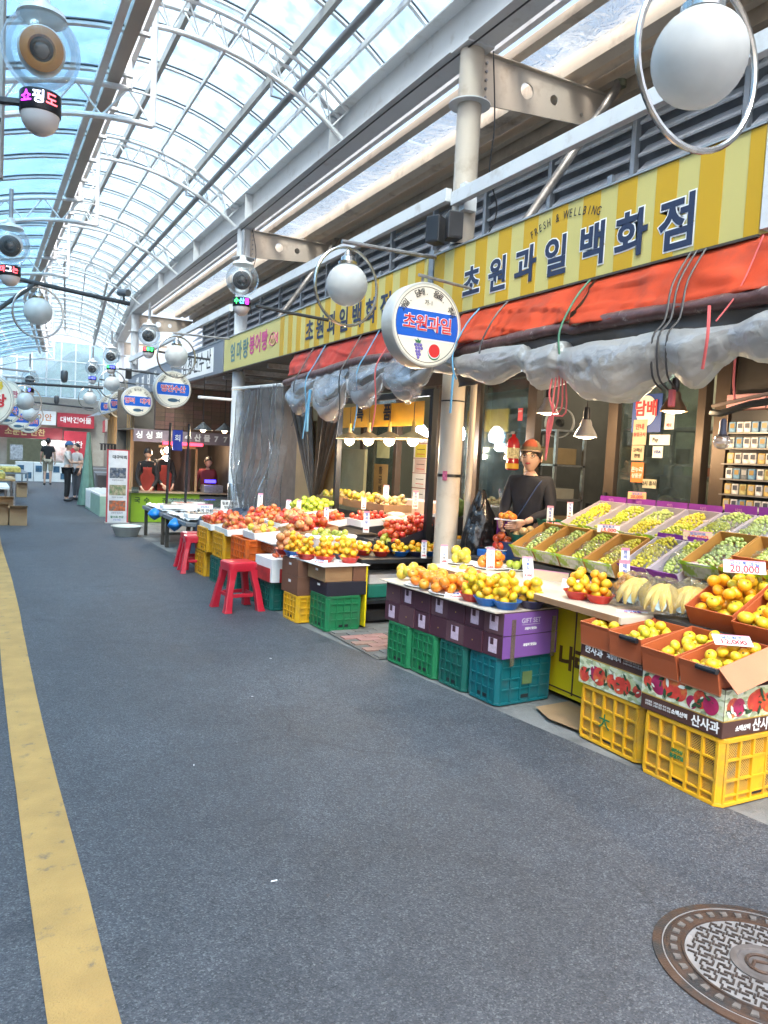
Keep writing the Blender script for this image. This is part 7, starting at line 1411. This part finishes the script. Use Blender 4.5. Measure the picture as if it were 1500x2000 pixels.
# menu banner
t = thing('menu_banner', 'tall standing menu banner with red border and food pictures', 'banner', (2.40, 15.42, 0), R(-4)); M = RX(-.04)
MB(M).box(-.205, .205, 0, .012, .02, 1.42).build('border', mat('banner_red', (.42, .04, .05), .5), t); MB(M).box(-.175, .175, -.003, 0, .02, 1.40).build('sheet', mat('banner_white', (.60, .60, .62), .5), t); MB().box(-.22, .22, -.1, .12, 0, .02).build('foot', ALU, t)
text('대구막회', .074, BLKI, t, M @ Vector((.03, -.006, 1.27)), M @ FS, bold=.002)
for i, (z, c, c2) in enumerate([(.93, (.04, .06, .10), (.25, .25, .25)), (.60, (.30, .25, .16), (.12, .18, .08)), (.30, (.45, .10, .03), (.12, .12, .10))]):
    MB(M).box(-.15, .15, -.006, -.003, z - .06, z + .14).build('food_picture', mat('food_%d' % i, c, .5, var=.6, scale=18, dirt=c2, dscale=16, dlo=.45, dhi=.6), t); text('모듬회 30,000원', .032, BLKI, t, M @ Vector((0, -.005, z - .10)), M @ FS, ext=.0005)
text('활어회 전문', .05, GRNI, t, M @ Vector((0, -.005, .12)), M @ FS, bold=.001); text('포장 배달', .035, BLUEI, t, M @ Vector((0, -.005, .065)), M @ FS, ext=.0005)
# the green counter shop facing the camera
sh = thing('snack_shop', 'food stall with green lettered counter and brick tile wall above', 'shop', (2.7, 15.7, 0))
TILE = mat('brick_tile', (.13, .065, .05), .6, var=.25, rnd=.4, bump=.2); MB().box(.42, 2.0, .02, .12, 1.86, 2.72).build('upper_wall', mat('tile_joint', (.07, .045, .04), .8), sh)
tm_ = MB().box(0, .178, -.012, .0, 0, .076).mesh('wall_tile', TILE)
for r_ in range(10):
    for c_ in range(8):
        o = link('wall_tile', tm_, sh, (.43 + c_ * .187, .02, 1.87 + r_ * .084))
GRC2 = mat('counter_green', (.20, .36, .015), .5, var=.05); MB().box(0, 1.36, 0, .5, 0, .58).build('counter_front', GRC2, sh, bevel=.005); MB().box(1.37, 2.0, .02, .5, 0, .54).build('grey_counter', GREYP, sh); MB().box(-.03, 2.0, -.04, .6, .585, .61).build('counter_top', mat('warm_steel', (.5, .4, .28), .3, .5), sh)
for i, ch in enumerate('국수 잔치국수'): text(ch, .13, mat('dark_green_ink', (.02, .07, .02), .5), sh, (.12 + i * .18, -.004, .43), FS, bold=.003)
MB().box(0, .12, -.12, -.04, .585, .70).build('glass_screen', GLASS, sh)
SP = mat('sign_mauve', (.20, .16, .19), .5); MB().box(.0, 2.0, -.14, -.06, 1.60, 1.84).build('sign_board', SP, sh)
for i, ch in enumerate('싱싱회  수산물777'): 
    if ch != ' ': text(ch, .15, WHI, sh, (.10 + i * .19, -.146, 1.72), FS, bold=.006)
MB().box(.55, 1.35, -.15, -.142, 1.56, 1.62).build('red_light', glow('neon_red', (1, .03, .06), 2.0), sh)
MB().box(.0, 2.1, 1.9, 2.0, 0, 2.7).build('back_wall', mat('stall_back', (.14, .12, .10), .7, var=.3, scale=2), sh); MB().box(1.1, 1.22, .3, 1.9, .6, 1.6).build('tiled_pier', mat('pier_brown', (.08, .05, .045), .5), sh); MB().box(1.30, 1.34, .2, .24, .6, 1.55).build('wood_post', PANELB, sh); MB().box(.55, 1.34, .2, .24, 1.50, 1.55).build('wood_lintel', PANELB, sh)
MB().box(2.0, 2.1, 0, 2.0, 0, 2.7).build('side_wall', _m['stall_back'], sh); MB().box(0, 2.0, .1, 1.9, 1.84, 1.86).build('inner_ceiling', _m['stall_back'], sh)
plight((3.3, 16.2, 1.4), 16, .05, (1, .75, .5)); plight((4.2, 16.1, 1.45), 10, .05, (1, .7, .45)); plight((3.2, 15.3, 1.2), 8, .08, (1, .8, .6))  # fill lights added in and before the food stall, without any fixture
REDC = mat('red_apron', (.26, .03, .02), .85); 
person('stall worker in black top and red apron bending over the counter, left one', (3.12, 16.25, -.12), R(-15), 1.58, BLKC, BLKC, hair='long', apron=REDC, lean=.25, arms={1: ((.22, -.2, 1.05), (.12, -.45, .86)), -1: ((-.22, -.2, 1.05), (-.10, -.45, .86))}, tilt=.4)
person('stall worker in black with red apron at the middle of the counter', (3.42, 16.3, -.10), R(5), 1.62, BLKC, BLKC, hair='long', apron=REDC, lean=.15, arms={1: ((.22, -.15, 1.05), (.12, -.38, .88)), -1: ((-.22, -.15, 1.05), (-.10, -.38, .88))}, tilt=.3)
person('stall worker in dark red behind the grey counter by the second column', (4.32, 16.25, -.25), R(0), 1.58, mat('dark_red_cloth', (.2, .03, .04), .8), BLKC, lean=.2, tilt=.35)
t = MB().box(0, .22, 0, .03, 0, .06).build('blue_led_sign', glow('led_blue_sign', (.04, .03, 1), 2.2), loc=(4.12, 15.55, .83)); tag(t, 'small glowing blue display on the grey counter', 'display'); t = MB().box(0, .4, 0, .3, 0, .16).build('weighing_scale', STEEL, loc=(4.15, 15.72, .612), bevel=.01); tag(t, 'grey weighing scale on the counter below the blue display', 'scale')
t = thing('pendant_lamp', 'dark dome pendant over the counter, left of two', 'lamp', (3.38, 13.0, 1.83)); MB().lathe([(.02, .13), (.04, .10), (.16, .0), (.158, -.004), (.03, .09)], 24).build('shade', DSTEEL, t, smooth=True); MB().ball((0, 0, .01), .05, 14).build('bulb', GLW, t); MB().tube([(0, 0, .12), (0, 0, .9)], .006, 5).build('wire', BLACK, t); plight((3.38, 13.0, 1.74), 6)
t2 = dup(t, (3.78, 13.1, 1.84), label='dark dome pendant over the counter, right of two'); plight((3.78, 13.1, 1.75), 6)
t = thing('blue_banner', 'narrow blue vertical sign hung on the black pole of the food stall', 'sign', (2.98, 13.0, 1.46)); MB().box(-.10, .06, 0, .02, 0, .34).build('board', mat('sign_deep_blue', (.01, .03, .25), .5), t); text('회', .12, WHI, t, (-.02, -.003, .2), FS)
for x, lab in ((2.72, 'left thin black pole rising from the fish tables'), (3.02, 'right thin black pole rising from the fish tables')): t = MB().tube([(x, 12.6, .5), (x + .03, 12.6, 1.9)], .022, 6).build('black_pole', BLACK); tag(t, lab, 'pole')
for z, lab in ((1.46, 'upper bright white bulb on the black pole'), (1.32, 'lower bright white bulb on the black pole')): t = MB().ball((0, 0, 0), (.055, .055, .05), 14).build('led_bulb', GLC, loc=(2.86, 13.3, z), smooth='all'); tag(t, lab, 'lamp'); plight((2.86, 13.2, z), 5, .06, (.92, .96, 1))
t = MB().tube([(3.48, 18, 2.0), (3.2, 18, 1.62), (2.9, 18, 1.42), (2.75, 18, 1.38)], .02, 6).build('tan_hose', mat('tan_hose_m', (.5, .38, .2), .5), smooth=True); tag(t, 'tan hose curving down over the menu banner', 'hose')
t = MB().ball((0, 0, 0), (.12, .1, .06), 10).ball((.12, 0, .07), (.07, .07, .07), 8).ball((-.1, 0, .02), (.05, .05, .08), 8).build('neon_ornament', glow('neon_pink', (.85, .25, .5), .7), loc=(3.35, 17.8, 2.06), smooth='all'); tag(t, 'pink lit crab shaped ornament above the menu banner', 'ornament')
t = thing('slipper_rack', 'row of black objects hanging on a bar left of the menu banner', 'rack', (2.38, 17.9, 1.38)); MB().tube([(0, 0, .14), (.5, 0, .14)], .012, 5).build('bar', DSTEEL, t)
for i in range(7): MB().box(.02 + i * .07, .065 + i * .07, -.03, .03, 0, .13).build('black_item', BLACK, t)
# far seafood stalls beyond the banner
t = thing('glass_counter', 'glass front seafood counter beyond the menu banner', 'counter', (2.28, 16.9, 0)); MB().box(0, .5, 0, 2.4, 0, .42).build('counter_base', mat('mint_panel', (.28, .42, .34), .5), t); MB().box(0, .5, 0, 2.4, .42, .46).build('counter_top', PAPER, t); MB().box(-.01, 0, 1.5, 2.3, .05, .44).build('notice', PAPER, t); MB().grid(lambda u, v: (.05 + .4 * u, .1 + 2.2 * v, .47 + .04 * abs(nz(u * 6, v * 20, 3))), 8, 40).build('ice_layer', ICE, t, smooth='all')
t = thing('lattice_wall', 'warm lit wooden lattice wall behind the glass counter', 'wall', (2.9, 17.0, 0)); MB().box(0, .05, 0, 3.4, 0, 2.3).build('backing', mat('lattice_back', (.30, .20, .12), .7), t)
for i in range(14): MB().box(-.02, 0, i * .25, i * .25 + .03, .5, 2.2).build('slat', PANELB, t)
plight((2.7, 18.5, 1.7), 14, .05, (1, .8, .55))  # fill light in front of the lattice wall, no fixture built here
t = MB().box(3.3, 4.6, 17.65, 17.8, 2.3, 2.7).build('stall_fascia', mat('fascia_brown', (.2, .12, .07), .7)); tag(t, 'brown fascia board above the far seafood stalls', 'board')
t = MB().add([], []) if False else None
cn2 = thing('grey_awning', 'grey sloping awning of the farthest seafood stalls', 'awning', (0, 0, 0)); MB().grid(lambda u, v: (2.55 + .95 * u, 17.8 + 4.4 * v, 2.20 + .5 * u + .01 * math.sin(v * 30)), 4, 20).build('sheet', mat('awning_grey', (.13, .15, .17), .6), cn2)
def cone_(u, v): r = .04 + .17 * u ** 1.3; a = 2 * PI * v; w_ = 1 + .12 * math.sin(a * 7); return (r * w_ * math.cos(a), r * w_ * math.sin(a), 1.75 * (1 - u))
t = MB().grid(cone_, 12, 28, wrapv=True).build('folded_parasol', mat('mint_cloth', (.10, .20, .17), .7, var=.2), loc=(2.38, 19.8, .03), smooth='all'); tag(t, 'mint green cloth cover standing folded beside the man in white', 'parasol')
# ================================================================== PEOPLE IN THE LANE
person('man in white shirt, dark trousers and blue cap standing at the far stalls', (2.07, 21.3, 0), R(75), 1.52, mat('shirt_white', (.55, .52, .50), .8), BLKC, sleeve='short', arms={1: ((.2, -.1, 1.12), (.12, -.28, 1.12)), -1: ((-.2, -.1, 1.12), (-.1, -.28, 1.14))}, hat=lambda t, H_: MB(H_).grid(lambda u, v: (.092 * math.sin(1.4 * u) * math.cos(2 * PI * v), (.112 + .02 * (u > .9)) * math.sin(1.4 * u) * math.sin(2 * PI * v), .136 * math.cos(1.4 * u)), 8, 20, wrapv=True).build('cap', mat('cap_blue', (.02, .09, .22), .8), t, smooth='all'))
person('shopper in pale top close behind the man in the blue cap', (2.36, 21.9, 0), R(-60), 1.48, mat('shirt_pale', (.45, .42, .42), .8), mat('trouser_grey', (.08, .09, .11), .8), sleeve='short')
person('man in black shirt and beige shorts walking away down the lane', (2.20, 29.3, 0), R(174), 1.62, BLKC, mat('shorts_beige', (.32, .27, .2), .8), sleeve='short', skirt='shorts', belly=.02, legs={1: ((.10, -.06, .48), (.10, .02, .08)), -1: ((-.10, .06, .48), (-.10, .16, .10))})
# ================================================================== FAR END
gb = thing('glazed_gable', 'glazed gable closing the far end of the arcade roof', 'window', (0, 0, 0)); GM = mat('gable_frame', (.45, .55, .62), .5)
GX0, GX1 = .8, 5.0
for i in range(9): x = GX0 + .53 * i; MB().box(x - .025, x + .025, 33.3, 33.36, 3.3, 6.2).build('mullion', GM, gb)
for z in (3.3, 4.0, 4.75, 5.5): MB().box(GX0, GX1 + .1, 33.29, 33.35, z - .02, z + .02).build('transom', GM, gb)
gp = clear('gable_glass', (.80, .92, .98), .05, .10, (.6, .8, .9), .05)
for i in range(8):
    for z in (3.32, 4.02, 4.77): MB().box(GX0 + .53 * i + .03, GX0 + .53 * (i + 1) - .03, 33.32, 33.328, z, z + (.66 if z < 4 else .70)).build('pane', gp, gb)
fc = thing('far_building', 'shop building across the far end of the lane with red signs', 'building', (0, 34.0, 0))
MB().box(-3, 1.05, 0, .3, 0, 3.35).build('wall', mat('far_wall', (.36, .34, .30), .7, var=.1), fc); MB().box(3.3, 8.5, 0, .3, 0, 3.35).build('wall', _m['far_wall'], fc); MB().box(1.05, 3.3, 0, .3, 1.75, 3.35).build('wall', _m['far_wall'], fc); MB().box(-3, 8.5, .31, 4, 3.34, 3.4).build('roof', CONC, fc); MB().box(1.0, 3.4, 3.0, 3.2, 0, 1.75).build('inner_wall', mat('far_inner', (.42, .50, .38), .7), fc); MB().box(1.05, 3.3, .3, 3.0, 0, .02).build('inner_floor', INF, fc)
DR = mat('far_sign_red', (.42, .03, .05), .5); MAROON = mat('far_sign_maroon', (.20, .02, .025), .5); GRY = mat('far_sign_cream', (.5, .46, .38), .5)
def fsign(x0, x1, z0, z1, m_, label, tx='', tm_2=WHI, s=.3, y=33.72):
    t = thing('shop_sign', label, 'sign', ((x0 + x1) / 2, y, (z0 + z1) / 2)); MB().box(-(x1 - x0) / 2, (x1 - x0) / 2, 0, .15, -(z1 - z0) / 2, (z1 - z0) / 2).build('panel', m_, t)
    if tx: text(tx, s, tm_2, t, (0, -.006, 0), FS, bold=.006)
fsign(2.85, 4.25, 2.15, 2.72, DR, 'bright red signboard at the far end of the lane', '대박건어물', WHI, .26); fsign(1.95, 2.80, 2.2, 2.75, PAPER, 'white and orange signboard left of the bright red one', '이안', mat('ink_orange', (.6, .2, .05), .5), .3); fsign(.75, 1.9, 2.25, 2.8, GRY, 'cream signboard at the far left end', '분식 한복', RED, .26)
fsign(.3, 3.05, 1.62, 2.08, MAROON, 'dark maroon signboard with Korean lettering across the far doorway', '소문난 반찬', mat('ink_gold', (.5, .35, .15), .5), .30, 33.6); fsign(3.1, 4.0, .9, 2.0, DR, 'vertical red panel beside the far doorway', '반찬', WHI, .3, 33.62)
t = thing('display_counter', 'row of white refrigerated counters at the far doorway', 'counter', (1.3, 32.0, 0))
for i in range(4): MB().box(i * .62, i * .62 + .6, 0, .6, 0, .72).build('cabinet', PAPER, t); MB().box(i * .62 + .06, i * .62 + .28, -.01, 0, .36, .6).build('picture', mat('counter_picture', (.05, .12, .2), .4, var=.5, scale=10), t); MB().box(i * .62 + .32, i * .62 + .54, -.01, 0, .1, .34).build('picture', _m['counter_picture'], t)
t = MB().box(2.5, 3.2, 33.5, 33.6, .75, 1.6).build('food_poster', mat('food_poster_m', (.45, .36, .34), .5, var=.5, scale=4, dirt=(.4, .1, .05), dscale=3)); tag(t, 'large pale food picture panel at the right of the far doorway', 'poster'); t = MB().box(1.15, 1.6, 33.5, 33.55, .75, 1.35).build('menu_sheet', mat('menu_sheet_m', (.4, .4, .42), .5, var=.5, scale=12)); tag(t, 'grey price list hanging at the left of the far doorway', 'poster')
plight((2.0, 33.9, 1.55), 20, .1, (.95, 1, .9)); plight((2.9, 33.2, 1.55), 8, .1, (1, 1, 1)); t = MB().ball((0, 0, 0), .09, 12).build('led_bulb', GLC, loc=(2.35, 33.4, 1.45), smooth='all'); tag(t, 'bright bulb hanging in the far doorway', 'lamp')
rw = thing('right_far_building', 'row of seafood shops on the right where the lane bends', 'building', (2.95, 22.3, 0), -BA); MB().box(.6, 1.2, 0, 11.2, 0, 3.3).build('wall', mat('far_right_wall', (.22, .2, .17), .7, var=.2), rw)
for i in range(5): MB().box(.5, .6, .3 + i * 2.1, 2.1 + i * 2.1, 2.0, 2.45).build('shop_board', [DR, mat('board_blue', (.03, .10, .3), .5), MAROON, GRY, DR][i], rw); MB().box(0, .6, .3 + i * 2.1, 1.9 + i * 2.1, 0, .65).build('counter', [mat('counter_dark', (.08, .07, .07), .6), GREYP][i % 2], rw)
# left row
lw = thing('left_building', 'row of shops along the left side of the lane', 'building', (0, 0, 0)); LWM = mat('left_wall', (.30, .28, .25), .7, var=.15)
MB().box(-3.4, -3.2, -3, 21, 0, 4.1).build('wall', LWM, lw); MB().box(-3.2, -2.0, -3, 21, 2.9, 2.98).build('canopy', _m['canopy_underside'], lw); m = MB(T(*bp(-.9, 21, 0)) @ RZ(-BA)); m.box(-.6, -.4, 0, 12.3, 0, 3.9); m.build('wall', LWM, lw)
MB().box(-2.05, -1.98, -3, 20, 2.7, 3.25).build('shop_board', mat('left_board', (.4, .33, .12), .5, var=.3, scale=1), lw)
for i in range(5): MB(T(*bp(-.9, 21.3 + i * 2.3, 0)) @ RZ(-BA)).box(-.4, -.3, 0, 2.1, 1.95, 2.4).build('shop_board', [GRY, MAROON, mat('board_green', (.05, .2, .1), .5), DR, GRY][i], lw)
for i in range(4): column_x = MB().tube([(-1.9, 1.5 + i * 6.0, 0), (-1.9, 1.5 + i * 6.0, 4.4)], .09, 16).build('steel_post', WHITE, lw, smooth=True)
lb = thing('left_roof_beam', 'white beam carrying the left edge of the lower roof', 'beam', (0, 0, 0)); MB().box(-2.75, -2.55, -3, 21, 4.0, 4.12).build('beam_bar', WHITE, lb)
# stalls and goods on the left beyond the yellow line
def lstall(x0, x1, y0, y1, h, m_, label, goods): 
    t = thing('market_table', label, 'table', (x0, y0, 0)); MB().box(0, x1 - x0, 0, y1 - y0, h - .04, h).build('table_top', m_, t)
    for a in (.0, x1 - x0 - .04):
        for b_ in (0, y1 - y0 - .04): MB().box(a, a + .04, b_, b_ + .04, 0, h - .04).build('leg', STEEL, t)
    for i, (c_, lab) in enumerate(goods): o = MB().box(0, (x1 - x0) * .8, 0, (y1 - y0) / len(goods) * .85, 0, .14).build('goods_tray', mat('goods_%s' % c_, {'y': (.5, .4, .1), 'w': (.55, .55, .52), 'b': (.03, .12, .35), 'g': (.2, .3, .12), 'r': (.4, .1, .08)}[c_], .6, var=.5, scale=14, bump=.8, bscale=16), loc=(x0 + .05, y0 + (y1 - y0) * i / len(goods) + .03, h + .001), bevel=.02); tag(o, lab, 'tray')
lstall(-.9, .55, 15.9, 17.6, .62, PAPER, 'white table at the left edge beyond the cardboard boxes', [('w', 'white tray on the left table, near one'), ('b', 'blue tray on the left table, far one')])
lstall(-.5, .78, 19.2, 21.0, .62, PANELB, 'wooden table of dried goods on the left', [('y', 'yellow tray of dried goods on the left wooden table'), ('g', 'green tray of dried goods on the left wooden table')]); lstall(.1, 1.3, 24, 27, .6, GREYP, 'grey table of yellow goods at the far left', [('y', 'yellow goods on the far left grey table'), ('w', 'pale goods on the far left grey table')])
KB2 = mat('kraft_box', (.34, .22, .12), .75, var=.08)
for q, lab in (((.52, .80, 14.9, 15.3, 0, .30), 'brown cardboard box on the road at the left edge'), ((.1, .50, 14.95, 15.5, 0, .34), 'second cardboard box left of the first'), ((.25, .60, 15.5, 15.9, 0, .42), 'opened cardboard box behind the two others'), ((.95, 1.2, 22.6, 23.0, 0, .34), 'far small cardboard box on the left of the lane')):
    x0, x1, y0, y1, z0, z1 = q; t = thing('cardboard_box', lab, 'box', (x0, y0, z0)); MB().box(0, x1 - x0, 0, y1 - y0, 0, z1).build('carton', KB2, t, bevel=.004); MB(T(0, 0, z1) @ RX(-.5)).box(0, x1 - x0, -.12, 0, -.003, .003).build('flap', KB2, t); MB(T(0, 0, z1) @ RY(-2.6)).box(0, .12, 0, y1 - y0, -.003, .003).build('flap', KB2, t)
t = thing('hand_cart', 'small hand cart with blue wheel at the left edge of the lane', 'cart', (.18, 11.4, 0), R(10)); CBW = mat('wheel_blue', (.01, .10, .35), .4)
MB(T(0, 0, .15) @ RY(PI / 2)).lathe([(.11, -.02), (.15, -.03), (.155, 0), (.15, .03), (.11, .02)], 24).build('wheel', BLACK, t, smooth=True); MB(T(0, 0, .15) @ RY(PI / 2)).lathe([(.10, -.035), (.115, -.03), (.115, .035), (.02, .04), (.001, .04)], 20).build('hub', CBW, t, smooth=True)
MB().tube([(0, 0, .15), (-.05, .3, .35), (-.05, .9, .36)], .018, 6).build('frame', STEEL, t, smooth=True); MB().tube([(0, -.1, .2), (.02, -.22, .62), (.0, -.26, .80)], .015, 6).build('handle', STEEL, t, smooth=True); MB().box(-.6, .02, .2, .95, .34, .37).build('deck', PANELB, t)
t = MB().box(-.5, .14, 0, .6, 0, .22).build('carton_stack', mat('bag_mixed', (.25, .22, .2), .7, var=.5, scale=8, bump=.7, bscale=12), loc=(.05, 11.65, .372), bevel=.03); tag(t, 'wrapped bundle lying on the hand cart', 'bundle')
# ---- mountain ridge beyond the town
def ridge(u, v):
    x = -500 + 1300 * u; h = 60 + 34 * nz(u * 5, 2.0, 1) + 16 * nz(u * 17, 1, 4) + 46 * math.exp(-((x - 112) / 34) ** 2) + 20 * math.exp(-((x - 60) / 50) ** 2); return (x + 20 * nz(u * 9, v * 4, 2), 900 + 240 * v, max(-1, h * math.sin(PI * min(1, v * .8 + .02)) * (1 + .3 * nz(u * 30, v * 8, 3))))
MB().grid(ridge, 110, 14).build('hills', mat('hill_forest', (.035, .06, .045), .9, var=.4, scale=.02, bump=.3, bscale=.1), smooth='all', kind='structure')
hz = bpy.data.materials.new('haze'); hz.use_nodes = True; n = hz.node_tree.nodes; l = hz.node_tree.links; n.remove(n['Principled BSDF']); v_ = n.new('ShaderNodeVolumePrincipled'); v_.inputs['Color'].default_value = (.82, .91, 1, 1); v_.inputs['Density'].default_value = .0005; v_.inputs['Anisotropy'].default_value = .2; l.new(v_.outputs[0], n['Material Output'].inputs['Volume'])
MB().box(-1300, 1500, -320, 1300, -1.5, 190).build('haze', hz, kind='stuff')
bpy.data.scenes.remove(WS)
